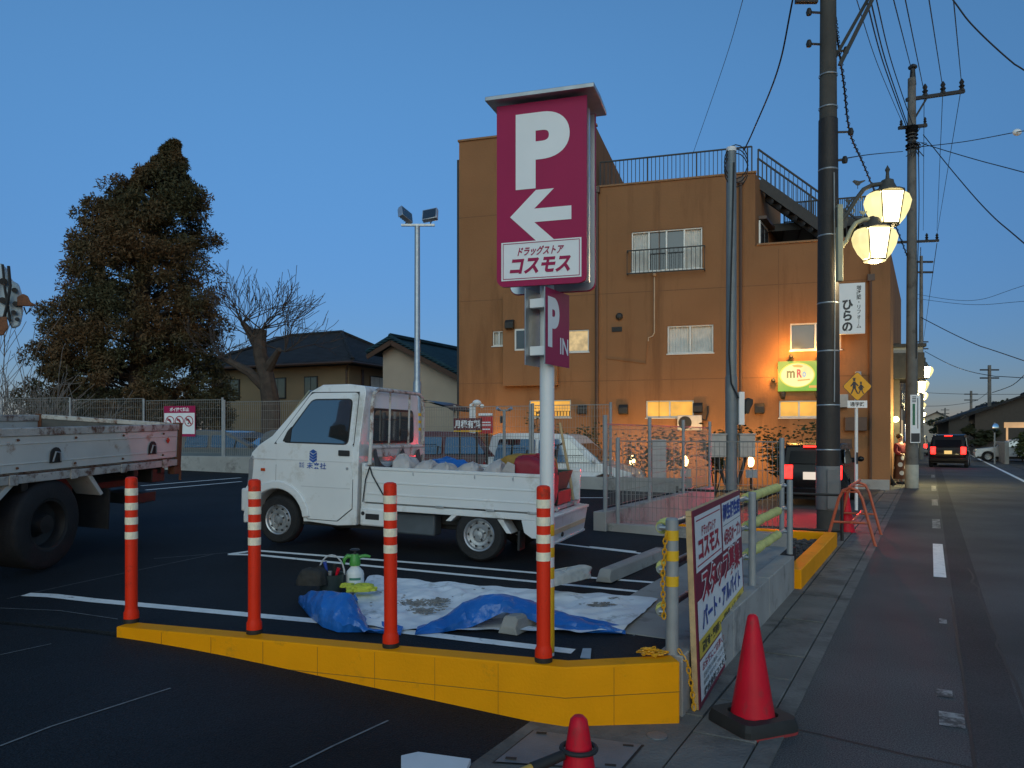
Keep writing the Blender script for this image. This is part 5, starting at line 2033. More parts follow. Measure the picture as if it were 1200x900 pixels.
# outdoor stair over the terrace
b = MB()
s0, s1 = Vector((aR + 0.10, 0.75, ZM - 0.08)), Vector((aR + 3.35, 0.75 + 0.68, ZR - 0.30))
for oy in (0, 0.85):
    q0, q1 = s0 + Vector((0, oy, 0)), s1 + Vector((0, oy, 0))
    b.bar(q0, q1, 0.07, 0.30)
for k in range(13):
    p = s0.lerp(s1, (k + 0.5) / 13) + Vector((0, 0.425, 0.05))
    b.box(p, (0.26, 0.80, 0.03))
b.build("stair_flight", M_DARK, bd_, smooth=0)
b = MB()
u0, u1 = s0 + Vector((0, 0, 0.18)), s1 + Vector((0, 0, 0.18))
for oy in (0, 0.85):
    o_ = Vector((0, oy, 0))
    b.bar(u0 + o_ + Vector((0, 0, 0.90)), u1 + o_ + Vector((0, 0, 0.90)), 0.05, 0.05)
    b.bar(u0 + o_ + Vector((0, 0, 0.04)), u1 + o_ + Vector((0, 0, 0.04)), 0.035, 0.035)
    for k in range(25):
        p = u0.lerp(u1, k / 24) + o_
        w_ = 0.05 if k in (0, 12, 24) else 0.022
        b.bar(p + Vector((0, 0, -0.02)), p + Vector((0, 0, 0.90)), w_, w_)
b.build("stair_railing", M_DARK, bd_, smooth=0)
# landing behind the stair
b = MB()
l0, l1, ly0, ly1, lz = aR + 0.45, aR + 4.2, 2.0, 4.4, ZM - 1.24
b.box2(l0, l1, ly0, ly1, lz, lz + 0.06)
for k in range(8):
    x = l0 + (l1 - l0) * k / 7
    b.box2(x - 0.03, x + 0.03, ly0 + .01, ly1 - .01, lz - 0.12, lz - 0.002)
b.box2(l0, l1, ly0 - 0.03, ly0 - 0.002, lz - 0.15, lz + 0.1)
b.build("landing", M_DARK, bd_, smooth=0)
b = MB()
railing(b, [(l0 + .5, ly0 + .02, lz + .06), (l1, ly0 + .02, lz + .06), (l1, ly1, lz + .06)], 0.72, 0.055)
b.build("landing_railing", M_DARK, bd_, smooth=0)
# window and lamp in the third floor's side wall
b = MB()
def side(y, z, o_=0.03):
    return (aR + 0.001 + SK * y + o_, y, z)
zz0, zz1 = ZR - 0.05, ZR + 0.95
def sq(y0, y1, z0, z1, o0, o1):
    v = [side(y, z, o_) for o_ in (o0, o1) for (y, z) in ((y0, z0), (y1, z0), (y1, z1), (y0, z1))]
    return v, [(0, 1, 2, 3), (7, 6, 5, 4), (0, 1, 5, 4), (1, 2, 6, 5), (2, 3, 7, 6), (3, 0, 4, 7)]
b.add(*sq(0.55, 1.9, zz0, zz1, 0.004, 0.05))
sw = b.build("side_window", M_WFRAME, bd_)
b = MB()
b.add(*sq(0.62, 1.2, zz0 + .05, zz1 - .08, 0.051, 0.056))
b.add(*sq(1.26, 1.84, zz0 + .05, zz1 - .08, 0.051, 0.056))
b.build("pane", M_PANE, sw)
b = MB()
b.add(*sq(0.5, 1.95, zz1 + 0.02, zz1 + 0.12, 0.004, 0.25))
b.build("window_hood", M_BRP, bd_)
# pilaster at the street corner
b = MB()
a0, _ = fbp(1017, 400)
b.box2(a0 + 0.05, aE + 0.06, -0.14, -0.003, -0.1, ZR - 0.35)
b.build("corner_pilaster", M_STUCCO, bd_, bevel=0.01)
b = MB()
b.box2(aE - 1.6, aE + 0.02, -0.25, -0.145, -0.1, 0.32)
b.build("plinth", M_CONC, bd_, bevel=0.01)
# meters and boxes on the right part of the front
for px, py, w_, h_ in ((1002, 497, 0.62, 0.42), (987, 470, 0.3, 0.4), (1005, 440, 0.16, 0.22), (987, 520, 0.5, 0.3), (976, 480, 0.14, 0.25)):
    a, z = fbp(px, py)
    b = MB()
    b.box2(a - w_ / 2, a + w_ / 2, -0.2, -0.004, z - h_ / 2, z + h_ / 2)
    b.build("meter_box", M_GREYP if w_ < 0.5 else M_BRP, bd_, bevel=0.015)

# AC unit on the wall
a, z = fbp(808, 494.5)
ac = empty("air_conditioner", F0 + BE * a + Vector((0, 0, z)), atan2(BE.y, BE.x))
tag(ac, "pale outdoor air conditioner unit bracketed to the ochre wall under a lit window", "air conditioner")
b = MB()
b.box2(-0.36, 0.40, -0.30, -0.06, -0.27, 0.21)
cs = b.build("casing", mat("ac_beige", (0.55, 0.53, 0.48), 0.5), ac, bevel=0.015)
b = MB()
b.lathe([(0.21, 0), (0.20, 0.012), (0.05, 0.008), (0, 0.008)], 20, M=Matrix.Translation((-0.12, -0.302, -0.03)) @ Matrix.Rotation(pi / 2, 4, 'X'))
b.build("fan_grille", M_DARK, cs)
b = MB()
b.box2(-0.35, -0.31, -0.34, -0.003, -0.31, -0.272)
b.box2(0.31, 0.35, -0.34, -0.003, -0.31, -0.272)
b.tube([(0.38, -0.15, 0.1), (0.52, -0.1, 0.05), (0.58, -0.05, 0.3), (0.58, -0.03, 0.5)], 0.03, 8)
b.build("bracket", M_DARK, ac)

# green lit shop sign with its two spots
a0, z1 = fbp(911.5, 424)
a1, z0 = fbp(962, 458)
gs = empty("shop_sign", F0 + BE * a0 + Vector((0, 0, z0)), atan2(BE.y, BE.x))
tag(gs, "lit green signboard with a pale oval and coloured letters on the ochre wall", "sign")
w_, h_ = a1 - a0, z1 - z0
b = MB()
b.box2(0, w_, -0.10, -0.004, 0, h_)
gp = b.build("panel", glow("sign_green", (0.20, 0.62, 0.01), 0.62, 0.15, 1.5), gs, bevel=0.005)
b = MB()
n = 40
b.add([(w_ * 0.45 + w_ * 0.41 * cos(2 * pi * k / n), -0.103, h_ * 0.53 + h_ * 0.42 * sin(2 * pi * k / n)) for k in range(n)], [tuple(range(n))], 0)
b.add([(w_ * 0.45 + w_ * 0.38 * cos(2 * pi * k / n), -0.106, h_ * 0.53 + h_ * 0.385 * sin(2 * pi * k / n)) for k in range(n)], [tuple(range(n))], 1)
b.text("m", (w_ * 0.30, -0.109, h_ * 0.56), (1, 0, 0), (0, 0, 1), w_ * 0.19, h_ * 0.24, 2, bold=0.03)
b.text("R", (w_ * 0.50, -0.109, h_ * 0.585), (1, 0, 0), (0, 0, 1), w_ * 0.12, h_ * 0.28, 3, bold=0.04)
b.text("o", (w_ * 0.61, -0.109, h_ * 0.55), (1, 0, 0), (0, 0, 1), w_ * 0.08, h_ * 0.18, 4, bold=0.03)
b.add([(w_ * 0.46 + w_ * 0.14 * cos(2 * pi * k / 5 + .3), -0.1095, h_ * 0.83 + h_ * 0.05 * sin(2 * pi * k / 5)) for k in range(5)], [tuple(range(5))], 5)
b.add([(w_ * 0.46, -0.1095, h_ * 0.33), (w_ * 0.74, -0.1095, h_ * 0.36), (w_ * 0.74, -0.1095, h_ * 0.40), (w_ * 0.46, -0.1095, h_ * 0.37)], [(0, 1, 2, 3)], 5)
b.add([(w_ * 0.72, -0.1095, h_ * 0.1), (w_ * 0.95, -0.1095, h_ * 0.1), (w_ * 0.95, -0.1095, h_ * 0.18), (w_ * 0.72, -0.1095, h_ * 0.18)], [(0, 1, 2, 3)], 5)
b.build("lettering", [glow("sign_yellow_ring", (0.85, 0.75, 0.05), 0.9), glow("sign_cream", (1.0, 0.85, 0.35), 1.0, 0.2, 2), glow("sign_olive", (0.22, 0.20, 0.02), 0.7), glow("sign_red", (0.8, 0.03, 0.05), 0.8), glow("sign_blue", (0.35, 0.55, 0.8), 0.8), glow("sign_orange", (1.0, 0.45, 0.05), 0.8)], gp, smooth=0)
for x in (w_ * 0.10, w_ * 0.90):
    b = MB()
    b.tube([(x, -0.01, -0.12), (x, -0.45, -0.16)], 0.015, 6)
    b.lathe([(0.0, -0.11), (0.07, -0.09), (0.09, 0.06), (0.10, 0.09)], 12, M=Matrix.Translation((x, -0.50, -0.16)) @ Matrix.Rotation(radians(-35), 4, 'X'))
    sh = b.build("spotlight", M_DARK, gs)
WARM = (1.0, 0.46, 0.10)
for x, z, e in ((w_ * 0.30, h_ + 0.12, 60), (w_ * 0.95, h_ + 0.12, 40), (-0.14, h_ * 0.35, 42)):
    b = MB()
    b.lathe([(0.03, -0.05), (0.06, 0.0), (0.07, 0.06)], 10, M=Matrix.Translation((x, -0.20, z)) @ Matrix.Rotation(radians(-60), 4, 'X'))
    b.tube([(x, -0.20, z - 0.03), (x, -0.004, z - 0.06)], 0.012, 6)
    b.build("wall_washer", M_DARK, gs)
    lamp("washer_light", 'POINT', gs, (x, -0.45, z + 0.20), e, WARM, 0.05)

# white vertical projecting sign
a0, z1 = fbp(983, 333, -0.5)
a1, z0 = fbp(1013.5, 391, -0.5)
vs_ = empty("hanging_sign", F0 + BE * a0 + BWv * -0.5 + Vector((0, 0, z0)), atan2(BE.y, BE.x))
tag(vs_, "white upright sign with black brush lettering high at the ochre building's street corner", "sign")
w_, h_ = a1 - a0, z1 - z0
b = MB()
b.box2(0, w_, -0.06, 0.06, 0, h_)
pn = b.build("panel", M_SIGNW, vs_, bevel=0.005)
b = MB()
b.text("ひ\nら\nの", (w_ * 0.33, -0.0625, h_ * 0.36), (1, 0, 0), (0, 0, 1), w_ * 0.42, h_ * 0.64, 0, bold=0.045)
b.text("増\n改\n築\n・\nリ\nフ\nォ\n｜\nム", (w_ * 0.76, -0.0625, h_ * 0.53), (1, 0, 0), (0, 0, 1), w_ * 0.19, h_ * 0.84, 0, bold=0.015)
b.build("lettering", M_PBLK, pn, smooth=0)
b = MB()
for z in (0.2, h_ - 0.2):
    b.bar((w_ * 0.5, 0.062, z), (w_ * 0.5, 0.34, z), 0.05, 0.05)
b.build("bracket", M_DARK, vs_)

# garden lamps along the foot of the wall, each with a number plate
GL = None
for px, py, lab in ((741, 541, "small lit globe garden lamp nearest the parked white minivan"), (803, 541, "small lit globe garden lamp in the middle under the air conditioner"), (880, 541, "small lit globe garden lamp beside the parked black car"), (566, 541, "small lit globe garden lamp behind the paid parking sign")):
    a, z = fbp(px, py, -1.2)
    p = F0 + BE * a + BWv * -1.2
    if GL is None:
        GL = empty("garden_lamp", (p.x, p.y, 0.034))
        tag(GL, lab, "lamp", "garden lamps at the foot of the ochre wall")
        hz = z - 0.034
        b = MB()
        b.tube([(0, 0, 0), (0, 0, hz - 0.1)], 0.035, 10)
        b.build("stem", M_DARK, GL)
        b = MB()
        b.lathe([(0.05, hz - 0.12), (0.085, hz - 0.05), (0.095, hz + 0.06), (0.06, hz + 0.16), (0, hz + 0.2)], 12)
        b.build("globe", glow("globe_glass", (1.0, 0.72, 0.30), 9.0), GL)
        b = MB()
        b.box2(-0.17, 0.17, -0.06, -0.04, hz - 0.45, hz - 0.2)
        b.build("number_plate", mat("plate_grey", (0.45, 0.45, 0.45), 0.5), GL, bevel=0.004)
        lamp("globe_light", 'POINT', GL, (0, 0.10, hz + 0.32), 80, (1.0, 0.52, 0.13), 0.08)
    else:
        dup(GL, (p.x, p.y, 0.034), None, lab)
# ------------------------------------------------------------------ generic car
def car(loc, ang, label, style, paint, lit=False, group=None, name="parked_car", L=3.4, Wd=1.475, H=1.6, cat="car", plate=None):
    r = empty(name, loc, ang)
    tag(r, label, cat, group)
    hw = Wd / 2
    if style == 'van':
        hood, base_f, roof_f, roof_r, belt = 0.80, L - 0.85, L - 1.55, 0.22, 0.92
    elif style == 'kei':
        hood, base_f, roof_f, roof_r, belt = 0.86, L - 0.55, L - 1.05, 0.20, 0.92
    elif style == 'suv':
        hood, base_f, roof_f, roof_r, belt = 0.98, L - 1.15, L - 2.0, 0.35, 1.00
    else:
        hood, base_f, roof_f, roof_r, belt = 0.82, L - 1.1, L - 1.95, 0.75, 0.86
    wr = 0.29 if style in ('kei', 'sedan') else (0.36 if style == 'suv' else 0.32)
    fa, ra = L - 0.72, 0.62
    g_ = 0.20 if style != 'suv' else 0.26
    tum = 0.20

    def wz(x, z):
        base = hw - (0.03 if z < g_ + 0.1 else 0.0) - max(0, abs(x - L / 2) - L * 0.36) * 0.28
        return base if z <= belt else base - (z - belt) * tum
    pr = [(0.06, g_ + 0.05), (0.0, g_ + 0.25), (0.03, belt - 0.1), (0.07, belt)]
    if style == 'sedan':
        pr = [(0.06, g_ + 0.05), (0.0, g_ + 0.25), (0.03, belt - 0.08), (0.10, belt), (0.45, belt + 0.04)]
    pr += [(roof_r, H - 0.07), (roof_r + 0.2, H - 0.005), ((roof_r + roof_f) / 2, H), (roof_f - 0.2, H - 0.03), (roof_f, H - 0.08), (base_f, belt + 0.03), (L - 0.12, hood - 0.06), (L - 0.03, hood - 0.25), (L, g_ + 0.25), (L - 0.06, g_ + 0.02)]
    pr += arc(fa, wr, wr + 0.055, 0 if wr > g_ else 10, 180, 9) + arc(ra, wr, wr + 0.055, 0, 180, 9)
    shell(pr, wz, belt).build("body", paint, r, bevel=0.07 if style == "van" else 0.045, seg=3)
    for sd in (1, -1):
        a0, a1 = roof_r + 0.22, roof_f - 0.05
        q = belt + 0.045
        top = H - 0.15
        xm = (a0 + a1) / 2 + 0.1
        for (x0, x1, x2, x3) in ((a0 - 0.12 if style != 'sedan' else a0 - 0.05, xm - 0.05, xm - 0.05, a0 + 0.02), (xm + 0.05, base_f - 0.22, a1 - 0.02, xm + 0.05)):
            b = MB()
            sidepanel(b, rounded([(x0, q), (x1, q), (x2, top), (x3, top)], 0.05), wz, sd, 0.004, 0.012)
            b.build("side_window", M_GLASS, r)
        for ax in (fa, ra):
            wheel_parts(r, Vector((ax, sd * (hw - 0.10), wr)), wr, 0.19, sd, wr * 0.64, holes=5)
        b = MB()
        b.ball((base_f - 0.12, sd * (hw + 0.08), belt + 0.10), (0.05, 0.09, 0.07), 10, 6)
        b.build("door_mirror", paint, r)
        # lamps
        b = MB()
        zt0, zt1 = (belt - 0.32, belt + 0.06)
        if style in ('kei', 'van'):
            zt0, zt1 = belt - 0.30, belt + 0.02
        ya, yb = sd * (hw - (0.34 if lit else 0.30)), sd * (hw - 0.10)
        b.prism([(-0.012, zt0), (0.10, zt0), (0.16, zt1), (0.035, zt1)], ya if style != 'van' else sd * (hw - 0.24), yb, axis='y')
        b.build("tail_lamp", G_TAIL if lit else mat("tail_lamp_red", (0.28, 0.015, 0.012), 0.2), r, bevel=0.02)
        b = MB()
        b.prism([(L - 0.28, hood - 0.06), (L - 0.06, hood - 0.12), (L + 0.0, hood - 0.26), (L - 0.22, hood - 0.22)], sd * (hw - 0.42), sd * (hw - 0.14), axis='y')
        b.build("headlight", mat("lens_grey", (0.25, 0.26, 0.27)), r, bevel=0.02)
    # rear and front glass
    x0, z0, x1, z1 = (0.07, belt + 0.04, roof_r, H - 0.13)
    if style == 'sedan':
        x0, z0 = 0.45, belt + 0.06
    dx, dz = z1 - z0, -(x1 - x0)
    ln = sqrt(dx * dx + dz * dz)
    nx, nz = -dx / ln * 0.012, -dz / ln * 0.012
    b = MB()
    w0, w1 = wz(x0, z0) - 0.13, wz(x1, z1) - 0.12
    pts = [(x0 + nx, -w0, z0 + nz), (x0 + nx, w0, z0 + nz), (x1 + nx, w1, z1 + nz), (x1 + nx, -w1, z1 + nz)]
    pt2 = [(p[0] - 4 * nx, p[1], p[2] - 4 * nz) for p in pts]
    b.add(pts + pt2, [(0, 1, 2, 3), (7, 6, 5, 4), (0, 4, 5, 1), (1, 5, 6, 2), (2, 6, 7, 3), (3, 7, 4, 0)])
    b.build("rear_window", mat("tinted_glass", (0.008, 0.009, 0.010), 0.12, var=0.05, spec=0.15), r, bevel=0.01)
    b = MB()
    pts = [(base_f + 0.012, -hw + 0.16, belt + 0.07), (base_f + 0.012, hw - 0.16, belt + 0.07), (roof_f + 0.014, hw - 0.24, H - 0.11), (roof_f + 0.014, -hw + 0.24, H - 0.11)]
    pt2 = [(p[0] - 0.05, p[1], p[2] - 0.03) for p in pts]
    b.add(pts + pt2, [(0, 1, 2, 3), (7, 6, 5, 4), (0, 4, 5, 1), (1, 5, 6, 2), (2, 6, 7, 3), (3, 7, 4, 0)])
    b.build("windshield", M_GLASS, r)
    b = MB()
    b.box2(-0.045, 0.12, -hw + 0.06, hw - 0.06, g_ + 0.04, g_ + 0.24)
    bm = b.build("rear_bumper", paint, r, bevel=0.03)
    b = MB()
    zp = belt - 0.22 if style != 'sedan' else belt - 0.2
    b.box2(-0.022, 0.03, -0.17, 0.17, zp - 0.085, zp + 0.085)
    b.build("licence_plate", plate or mat("plate_white", (0.6, 0.6, 0.58), 0.5), r, bevel=0.004)
    b = MB()
    b.box2(0.15, L - 0.15, -hw + 0.12, hw - 0.12, g_ - 0.04, g_ + 0.12)
    b.build("underbody", M_BLACK, r)
    if lit:
        b = MB()
        b.box2(roof_r - 0.10, roof_r - 0.05, -0.18, 0.18, H - 0.10, H - 0.06)
        b.build("brake_lamp", G_BRAKE, r, bevel=0.006)
    return r


# black car waiting with its brake lamps lit
Yc = 17.3
cc = W(950.5, 510, Yc)
cl = Vector((-D.y, D.x, 0))
c0 = Vector((cc.x, cc.y, 0.034))
bk_ = car(c0, atan2(D.y, D.x), "small black wagon with all its brake lamps lit, stopped behind the utility pole", 'kei', M_CARK, True, L=3.4, H=1.44, plate=G_PLATE)
RED = (1.0, 0.02, 0.03)
for sd in (1, -1):
    lamp("tail_light", 'SPOT', bk_, (-0.06, sd * 0.60, 0.80), 320, RED, 0.08, rot=Vector((1, -0.14, 0.05)).to_track_quat('Z', 'Y').to_euler(), spot=radians(66), blend=1.0)
lamp("brake_light", 'SPOT', bk_, (0.0, 0, 1.50), 60, RED, 0.05, rot=Vector((1, -0.25, 0.30)).to_track_quat('Z', 'Y').to_euler(), spot=radians(120), blend=0.7)

# white minivan behind the fence, dark cars behind the left fence
pv = W(588, 510, 19.5)
car(Vector((pv.x - 0.25, pv.y + 0.5, 0.034)), atan2(-0.35, 0.94), "white minivan parked behind the mesh fence in front of the ochre building", 'van', M_CARW, L=3.9, Wd=1.65, H=1.67, cat="minivan")
b = MB()
for i, (px, Y, lab) in enumerate(((205, 21.5, "dark parked car behind the rear fence under the no littering sign"), (300, 21.8, "dark parked car behind the rear fence in front of the pickup's nose"))):
    p = W(px, 510, Y)
    car(Vector((p.x, p.y, -0.08 + 0.5)), atan2(AX.y, AX.x) + 0.05, lab, 'sedan', M_CARG, L=4.2, Wd=1.69, H=1.38)
p = W(497, 510, 20.5)
car(Vector((p.x - 0.6, p.y + 0.3, 0.20)), atan2(-0.3, 0.95), "white and red small car parked behind the floodlight mast", 'kei', mat("dark_red_car", (0.10, 0.02, 0.02), 0.25, coat=0.6), L=3.4, H=1.55)
rg = MB()
rg.add([(-40, 16.2, 0.42), (-40, 60, 0.42), (-3.0, 60, 0.42), (-3.0, 17.4, 0.42), (-16, 21.6, 0.42)], [(0, 4, 3, 2, 1)])
kind(rg.build("rear_ground", M_DIRT), 'structure')

# ------------------------------------------------------------------ things by the building
# paid parking sign
p = W(548, 510, 18.5)
ms = empty("parking_fee_sign", (p.x, p.y, 0.034), atan2(AX.y, AX.x))
tag(ms, "dark red parking fee sign with white characters on posts before the ochre wall", "sign")
zz = lambda py, Y=18.5: 1.65 - (py - 510) / F * Y - 0.034
hw = 17.5 / F * 18.5
b = MB()
b.box2(-hw, hw, -0.02, 0.02, zz(504), zz(490))
pn = b.build("panel", mat("sign_brown_red", (0.10, 0.012, 0.018), 0.5), ms)
b = MB()
b.text("月極有料", (0, -0.023, zz(497)), (1, 0, 0), (0, 0, 1), hw * 1.85, 0.20, 0, bold=0.03)
b.add([(-hw, -0.023, zz(506)), (hw, -0.023, zz(506)), (hw, -0.023, zz(504.5)), (-hw, -0.023, zz(504.5))], [(0, 1, 2, 3)], 1)
b.build("lettering", [M_SIGNW, M_SY], pn, smooth=0)
for x in (-hw * 0.6, hw * 0.6):
    b = MB()
    b.tube([(x, 0.05, 0), (x, 0.05, zz(491))], 0.025, 8)
    b.build("post", M_DARK, ms)
p = W(570, 510, 18.4)
ms2 = empty("red_board_sign", (p.x, p.y, 0.034), atan2(AX.y, AX.x))
tag(ms2, "small bright red board with white lines on a post, next to the parking fee sign", "sign")
hw = 8.2 / F * 18.4
b = MB()
b.box2(-hw, hw, -0.02, 0.02, zz(508), zz(487.5))
pn = b.build("panel", mat("sign_red_bright", (0.50, 0.015, 0.02), 0.4), ms2)
b = MB()
for py, k in ((495, 0.7), (498, 0.75), (503, 0.6)):
    b.add([(-hw * k, -0.023, zz(py + .8)), (hw * k, -0.023, zz(py + .8)), (hw * k, -0.023, zz(py - .6)), (-hw * k, -0.023, zz(py - .6))], [(0, 1, 2, 3)])
b.build("lettering", M_SIGNW, pn, smooth=0)
b = MB()
b.tube([(0, 0.05, 0), (0, 0.05, zz(488))], 0.03, 8)
b.build("post", M_DARK, ms2)
b = MB()
b.box2(-hw - 0.02, hw * 0.9, -0.05, 0.06, zz(487.4), zz(484.5))
b.build("lamp_hood", M_SIGNW, ms2, bevel=0.01)
# white steel pipe frame
Yp = 20.5
p = W(552, 510, Yp)
wpz = lambda py: 1.65 - (py - 510) / F * Yp
wx = lambda px: (px - 552) / F * Yp
b = MB()
b.tube([(wx(552), 0, 0.03 - 0), (wx(552), 0, wpz(474)), (wx(560), 0, wpz(471))], 0.045, 8)
b.tube([(wx(556), 0, 0.03), (wx(556), 0, wpz(476)), (wx(560), -0.1, wpz(474))], 0.04, 8)
b.ball((wx(559), -0.05, wpz(472)), (0.12, 0.1, 0.08), 10, 6)
b.ball((wx(565), -0.05, wpz(476)), (0.06, 0.06, 0.06), 8, 6)
b.tube([(wx(553), -0.02, wpz(506)), (wx(553), -0.02, wpz(515)), (wx(569), -0.02, wpz(514))], 0.035, 8)
o = b.build("standpipe", M_WHITEP, loc=(p.x, p.y, 0))
tag(o, "white bent double standpipe rising behind the parking fee sign", "pipe")
# small grey mast with a camera
Yp = 17.0
p = W(591, 510, Yp)
cm = empty("camera_mast", (p.x, p.y, 0.034))
tag(cm, "thin grey mast with two small cameras above the white minivan's nose", "camera mast")
b = MB()
zt_ = 1.65 + (510 - 481) / F * Yp - 0.034
b.tube([(0, 0, 0), (0, 0, zt_)], 0.035, 8)
b.tube([(-0.1, 0, zt_), (0.1, 0, zt_)], 0.018, 6)
b.build("mast", M_GREYP, cm)
for x in (-0.1, 0.1):
    b = MB()
    b.tube([(x, 0, zt_ + 0.01), (x * 1.6, -0.06, zt_ + 0.05)], 0.035, 8)
    b.build("camera_head", M_ALU, cm)
b = MB()
b.box2(-0.10, -0.04, -0.05, 0.05, zt_ - 0.28, zt_ - 0.12)
b.build("junction_box", M_DARK, cm, bevel=0.01)
# grey board in the forecourt
p = W(772.5, 510, 16.2)
zb2 = lambda py: 1.65 - (py - 510) / F * 16.2
nb = empty("forecourt_board", (p.x, p.y, 0.034), atan2(AX.y, AX.x))
tag(nb, "plain pale upright board standing behind the mesh fence, glowing red from the brake lamps", "board")
b = MB()
hw = 8 / F * 16.2
b.box2(-hw, hw, -0.02, 0.02, zb2(562) - 0.034, zb2(515) - 0.034)
b.build("panel", mat("board_grey", (0.45, 0.44, 0.43), 0.6), nb, bevel=0.004)
b = MB()
for x in (-hw * 0.8, hw * 0.8):
    b.tube([(x, 0.045, 0), (x, 0.045, zb2(516) - 0.034)], 0.02, 8)
b.build("legs", M_GREYP, nb)

# slim grey steel pole with cabinets and a signal head
Yp = 18.2
p = W(857, 510, Yp)
gp_ = empty("steel_pole", (p.x, p.y, 0.034))
tag(gp_, "slim blue grey steel utility pole with two cabinets in front of the ochre building", "utility pole")
zt_ = 1.65 + (510 - 178) / F * Yp - 0.034
M_BGREY = mat("blue_grey_steel", (0.16, 0.19, 0.21), 0.5, metal=0.2, var=0.08)
b = MB()
b.tube([(0, 0, 0), (0, 0, 3.0), (0, 0, 3.02), (0, 0, zt_)], [0.14, 0.14, 0.125, 0.115], 14)
b.build("pole", M_BGREY, gp_)
b = MB()
b.tube([(0, 0, zt_), (0, 0, zt_ + 0.10)], [0.122, 0.118], 14)
b.build("pole_cap", M_SIGNW, gp_)
for dx, dy in ((-0.34, 0), (0.34, 0.0)):
    b = MB()
    zc = 1.65 + (510 - 525) / F * Yp
    b.box2(dx - 0.18, dx + 0.18, -0.16, 0.12, zc - 0.25, zc + 0.27)
    b.box2(dx - 0.20, dx + 0.20, -0.18, 0.14, zc + 0.271, zc + 0.31)
    b.build("cabinet", mat("cabinet_beige", (0.38, 0.37, 0.34), 0.5), gp_, bevel=0.012)
    b = MB()
    b.tube([(dx, 0, zc - 0.25), (dx * 0.8, 0, zc - 0.5), (dx * 0.4, 0, zc - 0.9)], 0.04, 8)
    b.build("cable_duct", M_BLACK, gp_)
zc = 1.65 + (510 - 481) / F * Yp
b = MB()
b.box2(0.14, 0.27, -0.16, 0.02, zc - 0.38, zc + 0.40)
bx_ = b.build("signal_box", M_SIGNW, gp_, bevel=0.01)
b = MB()
b.prism([(0.275, 0.16), (0.34, 0.26), (0.46, 0.22), (0.46, 0.12), (0.40, 0.0), (0.36, -0.12), (0.28, -0.12)], -0.20, 0.02, axis='y', M=Matrix.Translation((0, 0, zc)))
b.build("siren_horn", M_DARK, bx_, bevel=0.02)
b = MB()
b.tube([(0.02, -0.15, zt_ - 0.3), (-0.1, -0.16, zc + 1.3), (-0.05, -0.17, zc + 0.6), (0.12, -0.17, zc + 0.25)], 0.02, 6)
for k in range(3):
    a = [(0.1 + 0.28 * cos(t) , -0.05, zt_ - 0.45 + 0.4 * sin(t) + k * 0.1) for t in [i * 0.4 for i in range(16)]]
    b.tube(a, 0.013, 5)
b.build("cable_loop", M_WIRE, gp_)

# shrubs
def leaf_cloud(mb, blobs, n, size, flat_=0.4, mi=0, seed=0):
    rs = random.Random(seed)
    for _ in range(n):
        c, r = rs.choice(blobs)
        while True:
            v = Vector((rs.uniform(-1, 1), rs.uniform(-1, 1), rs.uniform(-1, 1)))
            if 0.15 < v.length < 1:
                break
        p = Vector(c) + Vector((v.x * r[0], v.y * r[1], v.z * r[2]))
        d = Vector((rs.uniform(-1, 1), rs.uniform(-1, 1), rs.uniform(-1, 1))).normalized()
        x, y = ortho(d)
        s = size * rs.uniform(0.6, 1.4)
        mb.add([p - x * s, p + y * s * flat_, p + x * s, p - y * s * flat_], [(0, 1, 2, 3)], mi)


def foliage(name, c1, c2, scale=1.2, rough=0.7):
    m = bpy.data.materials.new(name)
    m.use_nodes = True
    nt = m.node_tree
    b = nt.nodes['Principled BSDF']
    tc = node(nt, 'ShaderNodeTexCoord')
    nz = node(nt, 'ShaderNodeTexNoise')
    nz.inputs['Scale'].default_value = scale
    nz.inputs['Detail'].default_value = 3
    nt.links.new(tc.outputs['Object'], nz.inputs['Vector'])
    r = node(nt, 'ShaderNodeMapRange')
    r.inputs[1].default_value, r.inputs[2].default_value = 0.42, 0.58
    nt.links.new(nz.outputs[0], r.inputs[0])
    mx = node(nt, 'ShaderNodeMix', data_type='RGBA')
    nt.links.new(r.outputs[0], mx.inputs[0])
    mx.inputs[6].default_value = (*c1, 1)
    mx.inputs[7].default_value = (*c2, 1)
    nt.links.new(mx.outputs[2], b.inputs['Base Color'])
    b.inputs['Roughness'].default_value = rough
    b.inputs['Specular IOR Level'].default_value = 0.2
    return m


M_SHRUB = foliage("shrub_leaves", (0.085, 0.07, 0.028), (0.05, 0.06, 0.025), 3)
M_BARK = mat("bark", (0.055, 0.040, 0.030), 0.9, var=0.3, scale=6, bump=0.6, bscale=18)


def shrub(px, Y, w_, h_, label, n=750, seed=0, z0=0.034):
    p = W(px, 510, Y)
    r = empty("shrub", (p.x, p.y, z0))
    tag(r, label, "shrub", "shrubs along the ochre wall")
    rs = random.Random(seed)
    b = MB()
    bl_ = []
    for k in range(9):
        a = rs.uniform(0, 6.28)
        q = rs.uniform(0.15, 1)
        e = Vector((cos(a) * w_ * 0.5 * q, sin(a) * w_ * 0.35 * q, h_ * rs.uniform(0.55, 1.0)))
        b.tube([(0, 0, 0), (e.x * 0.35, e.y * 0.35, e.z * 0.5), e], [0.02, 0.014, 0.006], 5)
        bl_.append((e, (w_ * 0.25, w_ * 0.22, h_ * 0.2)))
        bl_.append((e * 0.72, (w_ * 0.17, w_ * 0.15, h_ * 0.15)))
    b.build("stem", M_BARK, r)
    b = MB()
    leaf_cloud(b, bl_, n, 0.058, 0.45, seed=seed)
    b.build("foliage", M_SHRUB, r, smooth=0, recalc=False)
    return r


